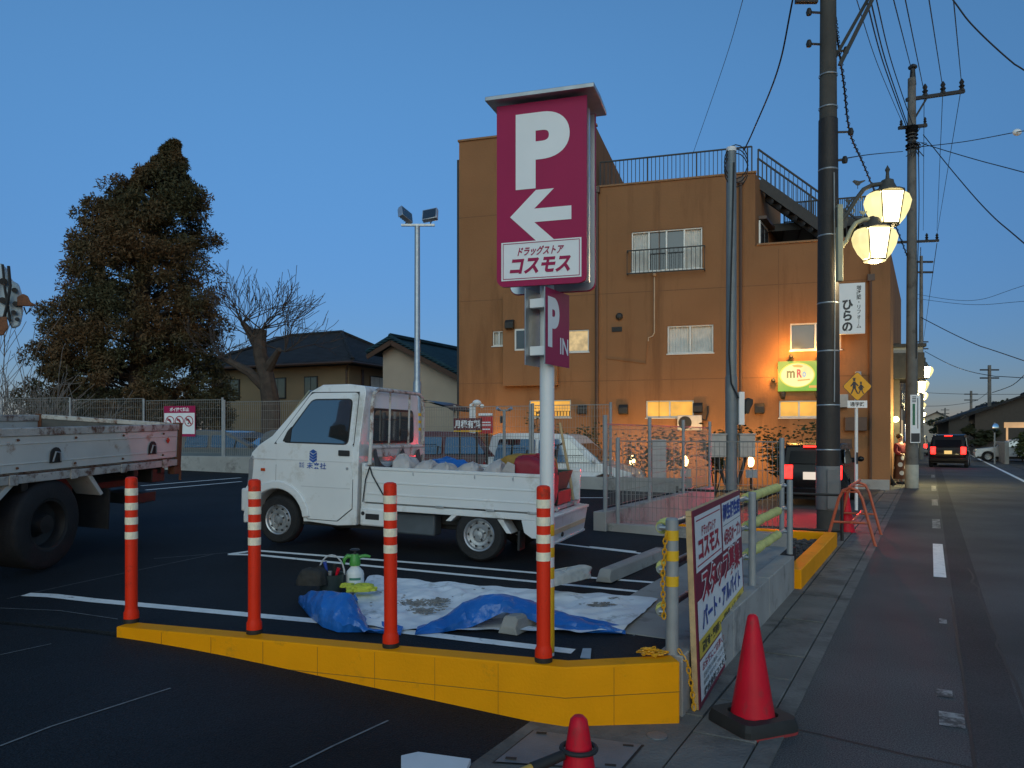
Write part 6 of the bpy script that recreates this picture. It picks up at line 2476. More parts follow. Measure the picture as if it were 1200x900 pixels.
shrub(765, 20.6, 1.9, 1.65, "open leafy shrub before the ochre wall between two globe lamps", seed=3)
shrub(838, 20.2, 1.6, 1.75, "leafy shrub by the slim steel pole in front of the ochre wall", seed=4)
shrub(922, 20.0, 1.8, 1.75, "large leafy shrub behind the black wagon", n=900, seed=5)
shrub(682, 22.2, 1.5, 1.8, "spiky shrub beside the white minivan's windscreen", seed=6)
shrub(640, 23.0, 1.4, 2.1, "shrub showing above the white minivan's roof", seed=7)

# ------------------------------------------------------------------ trees
def conifer():
    Y = 29.0
    p = W(158, 510, Y)
    tr = empty("conifer_tree", (p.x, p.y, 0.3))
    tag(tr, "tall dense conifer with rust brown and dark green foliage behind the rear fence", "tree")
    k = Y / F
    # measured half outline: height over ground line (px) -> left and right reach (px) from x = 158
    outl = [(500, 122, 104), (470, 122, 108), (430, 118, 108), (400, 104, 102), (370, 98, 100), (340, 92, 95), (310, 73, 92), (280, 66, 92), (255, 63, 87), (235, 42, 83), (215, 14, 71), (200, -16, 62), (185, -30, 54), (170, -41, 47)]

    def reach(py):
        for a, c in zip(outl[:-1], outl[1:]):
            if c[0] <= py <= a[0]:
                f = (a[0] - py) / (a[0] - c[0])
                return a[1] + (c[1] - a[1]) * f, a[2] + (c[2] - a[2]) * f
        return (-42, 50) if py < 170 else (128, 108)
    rs = random.Random(5)
    zpx = lambda py: 1.65 - (py - 510) * k - 0.3
    b = MB()
    b.tube([(0, 0, 0), (0.3, 0, zpx(330)), (1.2, 0, zpx(210)), (1.45, 0, zpx(172))], [0.42, 0.26, 0.10, 0.03], 10)
    b.tube([(-1.6, 0.3, 0), (-1.5, 0.3, zpx(330)), (-1.2, 0.3, zpx(250))], [0.3, 0.16, 0.04], 8)
    fol = MB()
    V, FS = [], []
    clumps = []
    for i in range(880):
        py = 505 - (505 - 168) * (rs.random() ** 1.12)
        l, r_ = reach(py)
        cxp = (r_ - l) / 2
        hwp = max(4.0, (r_ + l) / 2)
        ang = rs.uniform(0, 2 * pi)
        q = sqrt(rs.uniform(0.10, 1.0))
        x = (cxp + hwp * cos(ang) * q) * k
        y = hwp * sin(ang) * q * k * 0.85
        z = zpx(py)
        rad = rs.uniform(0.30, 0.62) * (0.32 + 0.68 * min(1, hwp / 62))
        clumps.append((x, y, z, rad, q))
        if i % 4 == 0:
            tx = cxp * k * 0.7
            b.tube([(tx, 0, z - 0.4), (x * 0.6 + tx * 0.4, y * 0.6, z - 0.1), (x, y, z)], [0.05, 0.03, 0.012], 4)
    b.build("trunk", M_BARK, tr)
    # sprays hang round each clump: short crossed blades, denser at the core
    nper = 190
    N_ = len(clumps) * nper
    C = np.array(clumps)
    idx = np.repeat(np.arange(len(clumps)), nper)
    d = rng.normal(size=(N_, 3))
    d /= np.linalg.norm(d, axis=1)[:, None]
    rr = rng.uniform(0.2, 1.0, N_) ** 0.6
    pos = C[idx, :3] + d * rr[:, None] * C[idx, 3][:, None] * np.array([1.0, 1.0, 0.80])
    ax = d * 0.6 + rng.normal(size=(N_, 3)) * 0.5 + np.array([0, 0, -0.10])
    ax /= np.linalg.norm(ax, axis=1)[:, None]
    up = rng.normal(size=(N_, 3))
    sd = np.cross(ax, up)
    sd /= np.linalg.norm(sd, axis=1)[:, None]
    ln = rng.uniform(0.05, 0.12, N_)[:, None]
    wd = rng.uniform(0.014, 0.034, N_)[:, None]
    q0, q1, q2, q3 = pos - ax * ln, pos + sd * wd, pos + ax * ln, pos - sd * wd
    vs = np.stack([q0, q1, q2, q3], 1).reshape(-1, 3)
    me = bpy.data.meshes.new("crown")
    me.vertices.add(len(vs))
    me.vertices.foreach_set('co', vs.ravel())
    me.loops.add(N_ * 4)
    me.loops.foreach_set('vertex_index', np.arange(N_ * 4))
    me.polygons.add(N_)
    me.polygons.foreach_set('loop_start', np.arange(N_) * 4)
    me.update(calc_edges=True)
    me.materials.append(foliage("conifer_needles", (0.060, 0.058, 0.027), (0.118, 0.072, 0.033), 0.42))
    o = bpy.data.objects.new("crown", me)
    COL.objects.link(o)
    o.parent = tr


conifer()


def branches(mb, p, d, L, r, depth, rs, spread=0.6, up=0.15, kids=3, n=5, rmin=0.004, wig=0.12):
    pts = [Vector(p)]
    rad = [r]
    dd = Vector(d).normalized()
    k = 4
    for i in range(k):
        dd = (dd + Vector((rs.uniform(-wig, wig), rs.uniform(-wig, wig), rs.uniform(-wig, wig) + up * 0.25))).normalized()
        pts.append(pts[-1] + dd * (L / k))
        rad.append(max(rmin, r * (1 - 0.55 * (i + 1) / k)))
    mb.tube(pts, rad, n if depth > 1 else 4, caps=False)
    if depth <= 0:
        return
    for j in range(kids):
        f = rs.uniform(0.35, 1.0) if j else 1.0
        i = min(k - 1, int(f * k))
        q = pts[i].lerp(pts[i + 1], f * k - i) if i < k else pts[-1]
        a = rs.uniform(0, 2 * pi)
        x, y = ortho(dd)
        nd = (dd + (x * cos(a) + y * sin(a)) * spread * rs.uniform(0.6, 1.3) + Vector((0, 0, up))).normalized()
        branches(mb, q, nd, L * rs.uniform(0.55, 0.8), max(rmin, r * 0.5), depth - 1, rs, spread, up, kids, n, rmin, wig)


# pollarded bare tree in front of the house
Y = 25.0
k_ = Y / F
p = W(318, 510, Y)
bt = empty("bare_tree", (p.x, p.y, 0.42))
tag(bt, "bare pollarded tree with a thick trunk before the hip roofed house", "tree")
P_ = lambda px, py, dy=0: Vector(((px - 318) * k_, dy, 1.65 - (py - 510) * k_ - 0.42))
b = MB()
b.tube([P_(318, 540), P_(317, 470), P_(312, 440), P_(305, 415), P_(304, 400), P_(306, 386)], [0.34, 0.29, 0.25, 0.22, 0.21, 0.19], 10)
b.tube([P_(312, 455), P_(292, 436), P_(270, 424), P_(258, 420, 0.3)], [0.19, 0.15, 0.11, 0.07], 8)
b.tube([P_(305, 410), P_(296, 396), P_(289, 384), P_(284, 378)], [0.2, 0.14, 0.11, 0.08], 8)
b.tube([P_(312, 435), P_(325, 420, -.3), P_(334, 412, -.6)], [0.2, 0.12, 0.08], 8)
b.build("trunk", M_BARK, bt)
rs = random.Random(12)
b = MB()
for (px, py), n_, L in (((306, 386), 9, 1.5), ((284, 378), 9, 1.5), ((304, 400), 6, 1.3), ((334, 412), 8, 1.3), ((258, 420), 7, 1.2), ((272, 425), 5, 1.1), ((296, 396), 4, 1.2)):
    for i in range(n_):
        a = rs.uniform(0, 2 * pi)
        d = Vector((cos(a) * 0.8, sin(a) * 0.5, rs.uniform(0.15, 1.0)))
        branches(b, P_(px, py), d, 0.72 * L * rs.uniform(0.6, 1.25), 0.024, 2, rs, spread=0.65, up=0.12, kids=3, n=4, rmin=0.008)
b.build("crown", mat("twig_brown", (0.06, 0.048, 0.042), 0.9, var=0.2), bt)
# pale bare shrubs at far left
for px, Y, h_, lab, sd_ in ((22, 24.0, 2.6, "pale bare leafless shrub at the left edge behind the rear fence", 2), (66, 23.0, 1.8, "pale bare leafless bush before the conifer's left foot", 8), (-30, 25.0, 3.0, "tall pale leafless thicket beyond the picture's left edge", 9)):
    p = W(px, 510, Y)
    rt = empty("bare_shrub", (p.x, p.y, 0.4))
    tag(rt, lab, "shrub")
    rs = random.Random(sd_)
    b = MB()
    for i in range(20):
        a = rs.uniform(0, 2 * pi)
        branches(b, (rs.uniform(-.5, .5), rs.uniform(-.3, .3), 0), (cos(a) * 0.6, sin(a) * 0.4, 1), h_ * rs.uniform(0.5, 0.9), 0.025, 2, rs, spread=0.5, up=0.1, kids=3, n=4, rmin=0.009)
    b.build("branches", mat("pale_twig", (0.16, 0.14, 0.125), 0.9, var=0.2), rt)

# ------------------------------------------------------------------ houses at the back left
def tile_roof(name, col):
    m = mat(name, col, 0.8, var=0.2, scale=2, spec=0.12)
    nt = m.node_tree
    b = nt.nodes['Principled BSDF']
    tc = node(nt, 'ShaderNodeTexCoord')
    wv = node(nt, 'ShaderNodeTexWave')
    wv.bands_direction = 'Z'
    wv.inputs['Scale'].default_value = 3.2
    wv.inputs['Distortion'].default_value = 0.3
    nt.links.new(tc.outputs['Object'], wv.inputs['Vector'])
    bp = node(nt, 'ShaderNodeBump')
    bp.inputs['Strength'].default_value = 0.6
    bp.inputs['Distance'].default_value = 0.06
    nt.links.new(wv.outputs[0], bp.inputs['Height'])
    nt.links.new(bp.outputs[0], b.inputs['Normal'])
    return m


M_TILE = tile_roof("dark_roof_tiles", (0.035, 0.037, 0.040))
M_TILEB = tile_roof("teal_roof_tiles", (0.022, 0.055, 0.075))
M_HW = mat("house_wall_tan", (0.24, 0.175, 0.10), 0.9, var=0.06, scale=1, bump=0.2, bscale=20)
M_HW2 = mat("house_wall_beige", (0.40, 0.34, 0.275), 0.9, var=0.06, scale=1)

Y1 = 38.0
kk = Y1 / F
hp = W(409, 510, Y1)
ha = radians(-24)
hs_ = empty("house", (hp.x, hp.y, 0.3), ha)
tag(hs_, "two storey tan house with a dark hipped tile roof behind the bare tree", "house")
ze = 1.65 + (510 - 424) * kk - 0.3
zr_ = 1.65 + (510 - 387) * 41 / F - 0.3
Lx, Ly = 9.0, 6.4
b = MB()
b.box2(-Lx, 0, 0, Ly, -0.3, ze + 0.05)
hwall = b.build("wall", M_HW, hs_)
ov = 0.75
b = MB()
e0, e1, e2, e3 = (-Lx - ov, -ov, ze), (ov, -ov, ze), (ov, Ly + ov, ze), (-Lx - ov, Ly + ov, ze)
r0, r1 = (-Lx + 2.6, Ly / 2, zr_), (-2.8, Ly / 2, zr_)
b.add([e0, e1, e2, e3, r0, r1], [(0, 1, 5, 4), (1, 2, 5), (2, 3, 4, 5), (3, 0, 4)])
b.add([(p[0], p[1], p[2] - 0.16) for p in (e0, e1, e2, e3)] + [e0, e1, e2, e3], [(3, 2, 1, 0), (0, 1, 5, 4), (1, 2, 6, 5), (2, 3, 7, 6), (3, 0, 4, 7)])
hroof = b.build("roof", M_TILE, hs_, smooth=0)
b = MB()
for q0, q1 in ((r0, r1), (r0, e0), (r1, e1), (r1, e2), (r0, e3)):
    b.tube([Vector(q0) + Vector((0, 0, 0.03)), Vector(q1) + Vector((0, 0, 0.05))], 0.11, 6)
b.build("ridge_tiles", M_TILE, hroof)
b = MB()
b.tube([(-Lx - ov, -ov - 0.06, ze - 0.1), (ov, -ov - 0.06, ze - 0.1), (ov + 0.06, Ly + ov, ze - 0.1)], 0.07, 6)
b.tube([(-0.1, -0.08, 0), (-0.1, -0.08, ze - 0.4), (0.3, -0.5, ze - 0.15)], 0.05, 6)
b.build("gutter", M_BRP, hs_)
for x, w_ in ((-2.3, 0.85), (-4.4, 1.0), (-7.6, 1.2)):
    b = MB()
    b.box2(x - w_ / 2, x + w_ / 2, -0.06, -0.002, ze - 1.75, ze - 0.65)
    fr = b.build("window", M_DARK, hs_, bevel=0.01)
    b = MB()
    b.box2(x - w_ / 2 + .06, x - 0.02, -0.07, -0.0605, ze - 1.69, ze - 0.71)
    b.box2(x + 0.02, x + w_ / 2 - .06, -0.07, -0.0605, ze - 1.69, ze - 0.71)
    b.build("pane", M_PANE, fr)
for y, w_ in ((2.6, 1.7),):
    b = MB()
    b.box2(0.002, 0.06, y - w_ / 2, y + w_ / 2, ze - 1.9, ze - 0.55)
    fr = b.build("window", M_DARK, hs_, bevel=0.01)
    b = MB()
    b.box2(0.0605, 0.07, y - w_ / 2 + .06, y - .02, ze - 1.84, ze - 0.61)
    b.box2(0.0605, 0.07, y + .02, y + w_ / 2 - .06, ze - 1.84, ze - 0.61)
    b.build("pane", M_CURT, fr)
b = MB()
b.box2(0.003, 0.05, 1.0, 1.22, 0, ze - 0.3)
b.build("timber_post", M_BRP, hs_)

# gabled house between the mast and the ochre building
hp = W(466, 510, 34.0)
k2 = 34.0 / F
h2 = empty("house", (hp.x, hp.y, 0.3), radians(-27))
tag(h2, "beige gabled house with a teal tile roof between the floodlight mast and the ochre building", "house")
zr2 = 1.65 + (510 - 397) * k2 - 0.3
# gable end faces the camera (local -y); ridge runs back along +y
hl_, hr_, zel, zer = 0.8, 5.0, zr2 - 0.42, zr2 - 2.5
b = MB()
poly = [(-hl_, -0.3), (hr_, -0.3), (hr_, zer - 0.12), (0, zr2 - 0.16), (-hl_, zel - 0.12)]
b.prism(poly, 0, 9, axis='y')
b.build("wall", M_HW2, h2)
b = MB()
for (x0, z0, x1, z1) in ((0, zr2, hr_ + 0.5, zer - 0.18), (0, zr2, -hl_ - 0.5, zel - 0.16)):
    b.add([(x0, -0.5, z0), (x1, -0.5, z1), (x1, 9.5, z1), (x0, 9.5, z0), (x0, -0.5, z0 - .12), (x1, -0.5, z1 - .12), (x1, 9.5, z1 - .12), (x0, 9.5, z0 - .12)], [(0, 1, 2, 3), (7, 6, 5, 4), (0, 4, 5, 1), (1, 5, 6, 2), (2, 6, 7, 3)])
rf = b.build("roof", M_TILEB, h2, smooth=0)
b = MB()
b.tube([(0, -0.55, zr2 + 0.06), (0, 9.5, zr2 + 0.06)], 0.13, 8)
b.tube([(0, -0.52, zr2 + 0.02), (hr_ + 0.5, -0.52, zer - 0.16)], 0.10, 6)
b.tube([(0, -0.52, zr2 + 0.02), (-hl_ - 0.5, -0.52, zel - 0.14)], 0.10, 6)
b.build("ridge_tiles", M_TILEB, rf)
b = MB()
b.bar((0, -0.52, zr2 - 0.22), (hr_ + 0.5, -0.52, zer - 0.40), 0.05, 0.2)
b.bar((0, -0.52, zr2 - 0.22), (-hl_ - 0.5, -0.52, zel - 0.38), 0.05, 0.2)
b.build("bargeboard", M_BRP, h2)
b = MB()
b.tube([(4.1, -0.07, 0), (4.1, -0.07, zer - 0.1)], 0.05, 6)
b.build("downpipe", M_HW2, h2)
# carport canopy
p = W(508, 510, 24)
cp = empty("carport", (p.x, p.y, 0.3), radians(-17))
tag(cp, "dark blue carport canopy behind the floodlight mast", "carport")
b = MB()
zc = 1.65 + (510 - 479) / F * 24 - 0.3
b.grid([[(-1.2, y, zc + 0.25), (-0.6, y, zc + 0.30), (0.2, y, zc + 0.22), (0.9, y, zc + 0.02), (1.0, y, zc - 0.05)] for y in (-1, 1)])
b.grid([[(-1.2, y, zc + 0.20), (-0.6, y, zc + 0.25), (0.2, y, zc + 0.17), (0.9, y, zc - 0.03), (1.0, y, zc - 0.10)] for y in (-1, 1)])
b.build("canopy", mat("canopy_blue", (0.02, 0.04, 0.07), 0.4), cp)
for x in (-1.0, 0.7):
    b = MB()
    b.tube([(x, 0, 0), (x, 0, zc + 0.1)], 0.05, 8)
    b.build("post", M_GREYP, cp)
# ------------------------------------------------------------------ utility poles
def pole(px, Y, top_py, r0, label, wrap=False, n=18):
    p = W(px, 510, Y)
    r = empty("utility_pole", (p.x, p.y, 0.0))
    tag(r, label, "utility pole")
    H = 1.65 + (510 - top_py) / F * Y
    b = MB()
    b.tube([(0, 0, 0), (0, 0, H)], [r0, r0 * 0.62 if H > 9 else r0 * 0.8], n)
    b.build("shaft", mat("dark_pole_concrete", (0.075, 0.068, 0.058), 0.85, var=0.2, scale=3, bump=0.2, bscale=40) if wrap else M_POLE, r)
    return r, H


up1, H1 = pole(970.5, 12.9, -150, 0.185, "thick concrete utility pole with a dark wrapping, nearest of the poles along the street", wrap=True)
b = MB()
z1, z2 = 1.65 - (548 - 510) / F * 12.9, 1.65 + (510 - 140) / F * 12.9
rp1 = lambda z: 0.185 * (1 - 0.38 * z / H1)
b.lathe([(rp1(z1), z1), (rp1(z1) + 0.012, z1 + 0.01), (rp1(z2) + 0.012, z2 - 0.01), (rp1(z2), z2)], 24, caps=False)
b.build("wrap", M_WRAP, up1)
b = MB()
z0 = 1.65 - (597 - 510) / F * 12.9
b.lathe([(0.190, z0), (0.196, z0 + 0.01), (0.195, z1 + 0.02), (0.190, z1 + 0.03)], 24, caps=False)
b.box2(-0.10, 0.10, -0.215, -0.19, z0 + 0.03, z1 - 0.02)
b.build("guard_plate", mat("guard_grey", (0.16, 0.155, 0.15), 0.6, var=0.12, scale=6), up1, bevel=0.004)
for py in (527, 475, 412, 356, 277, 200, 127, 89):
    z = 1.65 + (510 - py) / F * 12.9
    b = MB()
    b.lathe([(rp1(z) + 0.013, z - 0.012), (rp1(z) + 0.017, z), (rp1(z) + 0.013, z + 0.012)], 24, caps=False)
    b.build("steel_strap", M_GALV, up1)
for py, dx in ((155, 0.32), (60, 0.24), (52, -0.28), (15, -0.28), (188, 0.22)):
    z = 1.65 + (510 - py) / F * 12.9
    s_ = 1 if dx > 0 else -1
    b = MB()
    b.bar((s_ * 0.12, 0, z), (dx + s_ * 0.05, -0.02, z), 0.025, 0.03)
    b.lathe([(0.04, -0.05), (0.05, 0), (0.03, 0.06)], 8, M=Matrix.Translation((dx + s_ * 0.05, -0.02, z)))
    b.build("bracket", M_DARK, up1)
b = MB()
b.box2(-0.55, -0.18, -0.04, 0.04, 1.65 + 510 / F * 12.9 - 0.05, 1.65 + 510 / F * 12.9 + 0.08)
b.bar((0.15, -0.1, 1.65 + 430 / F * 12.9), (0.75, -0.3, 1.65 + 520 / F * 12.9), 0.06, 0.06)
b.bar((0.15, 0.1, 1.65 + 445 / F * 12.9), (0.85, -0.1, 1.65 + 535 / F * 12.9), 0.05, 0.05)
b.build("crossarm", M_DARK, up1)
b = MB()
zc = 1.65 + (510 - 345) / F * 12.9
b.tube([(0.02, -0.2, 2.2), (0.03, -0.2, 4.0), (0.02, -0.19, 6.0)], 0.010, 6)
b.build("cable_run", M_GREYP, up1)
# small bolted number plates
def insul(b, p, s=1.0):
    b.lathe([(0.05 * s, 0), (0.05 * s, 0.05 * s), (0.03 * s, 0.06 * s), (0.06 * s, 0.11 * s), (0.03 * s, 0.14 * s), (0.05 * s, 0.19 * s), (0.02 * s, 0.25 * s), (0, 0.27 * s)], 8, M=Matrix.Translation(p))


up2, H2 = pole(1068.5, 24.0, 92, 0.185, "weathered concrete utility pole with crossarms and a pale poster, beyond the ochre building's corner")
c2_ = lambda px, py, dy=0.0: Vector(((px - 1068.5) / F * 24, dy, 1.65 + (510 - py) / F * 24))
b = MB()
b.bar(c2_(1062, 117), c2_(1130, 107), 0.10, 0.10)
b.bar(c2_(1068, 145), c2_(1086, 115), 0.05, 0.05)
b.bar(c2_(1053, 150), c2_(1086, 147), 0.09, 0.09)
ca = b.build("crossarm", M_DARK, up2)
b = MB()
for px, py in ((1084, 113), (1105, 110), (1127, 107)):
    insul(b, c2_(px, py), 1.5)
for px, py in ((1056, 149), (1084, 146)):
    insul(b, c2_(px, py), 0.9)
b.build("insulators", M_DARK, ca)
b = MB()
b.tube([c2_(1069.5, 100), c2_(1069.5, 80)], [0.11, 0.07], 8)
b.lathe([(0.13, 0), (0.13, 0.06), (0.05, 0.12)], 8, M=Matrix.Translation(c2_(1069.5, 80)))
b.build("pole_top", M_DARK, up2)
rs = random.Random(4)
b = MB()
for i in range(12):
    z = 1.65 + (510 - rs.uniform(148, 178)) / F * 24
    b.lathe([(0.15, z), (0.19, z + 0.03), (0.15, z + 0.06)], 10, caps=False)
for i in range(6):
    a0 = rs.uniform(-0.5, 0.5)
    b.tube([(0.2 * rs.choice((-1, 1)), -0.15, c2_(0, 160).z + rs.uniform(-.4, .4)), (rs.uniform(-.35, .35), -0.3, c2_(0, 172).z), (rs.uniform(-.3, .3), -0.2, c2_(0, 186).z)], 0.014, 5)
b.build("cable_ties", M_WIRE, up2)
b = MB()
b.bar(c2_(1052, 284), c2_(1100, 282), 0.07, 0.07)
for px in (1086, 1098):
    insul(b, c2_(px, 282), 0.9)
b.build("lower_crossarm", M_DARK, up2)
# the small poster wrapped on the second pole
b = MB()
zt_, zb_ = c2_(0, 463).z, c2_(0, 519).z
w_ = 0.155
b.box2(-w_, w_, -0.215, -0.19, zb_, zt_)
ps_ = b.build("poster", M_SIGNW, up2, bevel=0.003)
b = MB()
b.add([(-w_ + .02, -0.218, zb_ + 0.03), (w_ - .02, -0.218, zb_ + 0.03), (w_ - .02, -0.218, zb_ + 0.30), (-w_ + .02, -0.218, zb_ + 0.30)], [(0, 1, 2, 3)], 0)
b.add([(-0.09, -0.218, zb_ + 0.55), (-0.01, -0.218, zb_ + 0.55), (-0.01, -0.218, zt_ - 0.28), (-0.09, -0.218, zt_ - 0.28)], [(0, 1, 2, 3)], 1)
b.add([(0.06, -0.218, zb_ + 0.45), (0.085, -0.218, zb_ + 0.45), (0.085, -0.218, zt_ - 0.1), (0.06, -0.218, zt_ - 0.1)], [(0, 1, 2, 3)], 0)
for k in range(4):
    b.add([(-0.1, -0.218, zt_ - 0.08 - k * 0.05), (0.02, -0.218, zt_ - 0.08 - k * 0.05), (0.02, -0.218, zt_ - 0.055 - k * 0.05), (-0.1, -0.218, zt_ - 0.055 - k * 0.05)], [(0, 1, 2, 3)], 0)
b.build("print_marks", [M_PBLK, mat("print_green", (0.03, 0.16, 0.08), 0.5)], ps_, smooth=0)
b = MB()
b.lathe([(0.187, 0.0), (0.192, 0.01), (0.192, 0.72), (0.186, 0.73)], 18, caps=False)
b.build("lamplit_pole_base", mat("lamplit_pole_tone", (0.42, 0.40, 0.33), 0.7), up2)  # paler sleeve at the foot: lamplight on the pole put into the colour

# ------------------------------------------------------------------ street lamps
def lantern(parent, c, s, sides=8, light=0, glassmat=None, sidemat=None):
    """flared lantern: bright front panes between bulging side glass, cap and finial"""
    g1, g2 = glassmat or G_LAMP, sidemat or G_LAMPS
    M = Matrix.Translation(c)
    b = MB()
    b.lathe([(0.31 * s, 0.30 * s), (0.21 * s, -0.34 * s)], 4, M=M)
    ob = b.build("lantern_body", g1, parent, smooth=0)
    for a in (0, pi):
        b = MB()
        T = M @ Matrix.Rotation(a, 4, 'Z')
        rows = []
        for z, r, w_ in ((0.30, 0.36, 0.15), (0.25, 0.43, 0.18), (0.12, 0.485, 0.20), (-0.03, 0.45, 0.18), (-0.20, 0.36, 0.14), (-0.33, 0.25, 0.09)):
            rows.append([(0.20 * s * (1 - 0.3 * (0.3 - z)), -w_ * s, z * s), (r * s * 0.86, -w_ * s * 0.85, z * s), (r * s, 0, z * s), (r * s * 0.86, w_ * s * 0.85, z * s), (0.20 * s * (1 - 0.3 * (0.3 - z)), w_ * s, z * s)])
        b.grid(rows, M=T)
        b.build("side_glass", g2, ob, smooth=50)
    b = MB()
    for k in range(4):
        a = k * pi / 2 + pi / 4
        b.tube([c + Vector((cos(a) * 0.322 * s, sin(a) * 0.322 * s, 0.30 * s)), c + Vector((cos(a) * 0.222 * s, sin(a) * 0.222 * s, -0.35 * s))], 0.014 * s, 6)
        a2 = a + pi / 2
        for rr_, zz_ in ((0.322, 0.30), (0.222, -0.34)):
            b.tube([c + Vector((cos(a) * rr_ * s, sin(a) * rr_ * s, zz_ * s)), c + Vector((cos(a2) * rr_ * s, sin(a2) * rr_ * s, zz_ * s))], 0.013 * s, 6)
    b.lathe([(0.225 * s, -0.345 * s), (0.225 * s, -0.37 * s), (0.1 * s, -0.41 * s), (0, -0.41 * s)], 12, M=M)
    b.lathe([(0.335 * s, 0.305 * s), (0.335 * s, 0.335 * s), (0.2 * s, 0.36 * s), (0.13 * s, 0.50 * s), (0.12 * s, 0.56 * s), (0.04 * s, 0.60 * s), (0.03 * s, 0.72 * s), (0.05 * s, 0.78 * s), (0, 0.88 * s)], 12, M=M)
    b.build("lantern_frame", mat("lamp_bronze", (0.06, 0.058, 0.05), 0.5, metal=0.3, var=0.15), ob)
    return ob


def bird(b, p, s, mi=0):
    """flat cut metal bird, 1 cm thick"""
    o = [(-0.16, 0.05), (-0.12, 0.09), (-0.07, 0.08), (0.02, 0.06), (0.18, 0.09), (0.17, 0.06), (0.06, 0.0), (0.02, -0.05), (-0.05, -0.05), (-0.10, 0.0)]
    b.prism([(p[0] + x * s, p[2] + z * s) for x, z in o], p[1] - 0.008, p[1] + 0.008, axis='y', mi=mi)
    b.tube([(p[0] - 0.02 * s, p[1], p[2] - 0.04 * s), (p[0] - 0.02 * s, p[1], p[2] - 0.14 * s)], 0.006, 4, mi=mi)


Yl = 12.6
lp = W(986, 510, Yl)
sl = empty("street_lamp", (lp.x, lp.y, 0.0))
tag(sl, "pair of big lit lanterns on curved arms with metal birds on the thick near pole", "street lamp")
q = lambda px, py, dy=0.0: Vector(((px - 986) / F * Yl, dy, 1.65 + (510 - py) / F * Yl))
M_LPB = mat("lamp_bronze", (0.06, 0.058, 0.05))
M_LPY = mat("lamp_cream_paint", (0.42, 0.40, 0.26), 0.5, var=0.08)
b = MB()
b.tube([q(984, 262), q(993, 250), q(1003, 234), (q(1012, 222)), q(1022, 217), q(1034, 215.5), q(1040, 215.5)], 0.036, 10)
b.tube([q(985, 255), q(990, 246), q(999, 232)], 0.014, 6)
bird(b, q(1006, 215), 0.62)
bird(b, q(995, 236), 0.42)
b.prism([((x - 986) / F * Yl, 1.65 + (510 - y) / F * Yl) for x, y in ((980, 243), (988, 246), (994, 258), (990, 268), (980, 266))], -0.02, 0.02, axis='y')
b.build("upper_arm", M_LPB, sl)
b = MB()
b.tube([q(985, 291), q(992, 282), q(997, 270), q(1003, 261.5), q(1012, 257.5), q(1020, 257), q(1026, 258)], 0.034, 10)
b.tube([q(985, 258), q(992, 254), q(998, 243), (q(1003, 233))], 0.013, 6)
b.tube([q(986, 262), q(994, 252), q(1000, 240)], 0.010, 6)
for cx, cy in ((1007, 232), (998.5, 247)):
    b.tube([q(cx + 3 * cos(a), cy + 3.4 * sin(a)) for a in [i * 0.45 - 2.0 for i in range(9)]], 0.008, 5)
bird(b, q(1012, 250), 0.45)
b.build("lower_arm", M_LPY, sl)
b = MB()
b.box2(-0.075, 0.012, -0.05, 0.05, q(986, 330).z, q(986, 240).z)
b.build("mounting_post", M_LPY, sl, bevel=0.01)
l1 = lantern(sl, q(1040, 243.5), 0.80)
l2 = lantern(sl, q(1025, 285.5), 0.78)
lamp("lantern_light", 'POINT', sl, q(1040, 273), 85, (1.0, 0.78, 0.42), 0.10)
lamp("lantern_light", 'POINT', sl, q(1026, 316), 85, (1.0, 0.78, 0.42), 0.10)

# the row of lamps down the street: own pole, two lanterns
fl0 = None
farl = [(1084, 437, 45, "lit street lamp just right of the second utility pole, largest of the receding row"), (1081, 452, 56, "lit street lamp second in the receding row down the street"), (1081.5, 465, 70, "lit street lamp third in the receding row down the street"), (1080.5, 476, 92, "lit street lamp fourth in the receding row down the street"), (1082, 486, 122, "lit street lamp fifth in the receding row down the street"), (1081.5, 494, 165, "lit street lamp sixth in the receding row down the street"), (1084, 500, 230, "lit street lamp farthest down the street")]
for px, py, Y, lab in farl:
    h_ = 1.65 + (510 - py) / F * Y
    pb = W(px, 510, Y)
    if fl0 is None:
        fl0 = empty("street_lamp", (pb.x, pb.y, h_ - 5.3))
        tag(fl0, lab, "street lamp", "lit street lamps receding down the street")
        b = MB()
        b.tube([(-0.85, 0.4, 0), (-0.85, 0.4, 5.6)], [0.09, 0.06], 8)
        b.tube([(-0.85, 0.4, 5.3), (-0.5, 0.2, 5.75), (0, 0, 5.8)], 0.035, 6)
        b.tube([(-0.85, 0.4, 4.4), (-0.6, 0.25, 4.9), (-0.25, 0.05, 5.0)], 0.035, 6)
        b.build("pole", M_LPB, fl0)
        lantern(fl0, Vector((0, 0, 5.35)), 1.0, glassmat=G_FAR, sidemat=G_LAMPS)
        lantern(fl0, Vector((-0.25, 0.05, 4.5)), 1.0, glassmat=G_FAR, sidemat=G_LAMPS)
        lamp("lantern_light", 'POINT', fl0, (-0.05, 0, 4.1), 70, (1.0, 0.80, 0.42), 0.1)
    else:
        dup(fl0, (pb.x, pb.y, h_ - 5.3), None, lab)

# wall lamps of the shop round the corner
p = W(1052, 490, 27)
wl = empty("wall_lamp", (p.x - 0.35, p.y + 0.1, p.z))
tag(wl, "bright greenish pair of lamps on a bracket past the ochre building's corner", "lamp")
b = MB()
b.bar((-0.5, 0, 0.05), (0.35, 0, 0.05), 0.05, 0.05)
b.build("bracket", M_DARK, wl)
for x in (0.02, 0.30):
    b = MB()
    b.ball((x, -0.06, -0.04), (0.11, 0.11, 0.10), 10, 6)
    b.build("bulb", glow("bulb_green_white", (0.9, 1.0, 0.45), 12.0), wl)
lamp("bulb_light", 'POINT', wl, (0.40, -1.5, -0.1), 320, (1.0, 0.85, 0.38), 0.1)

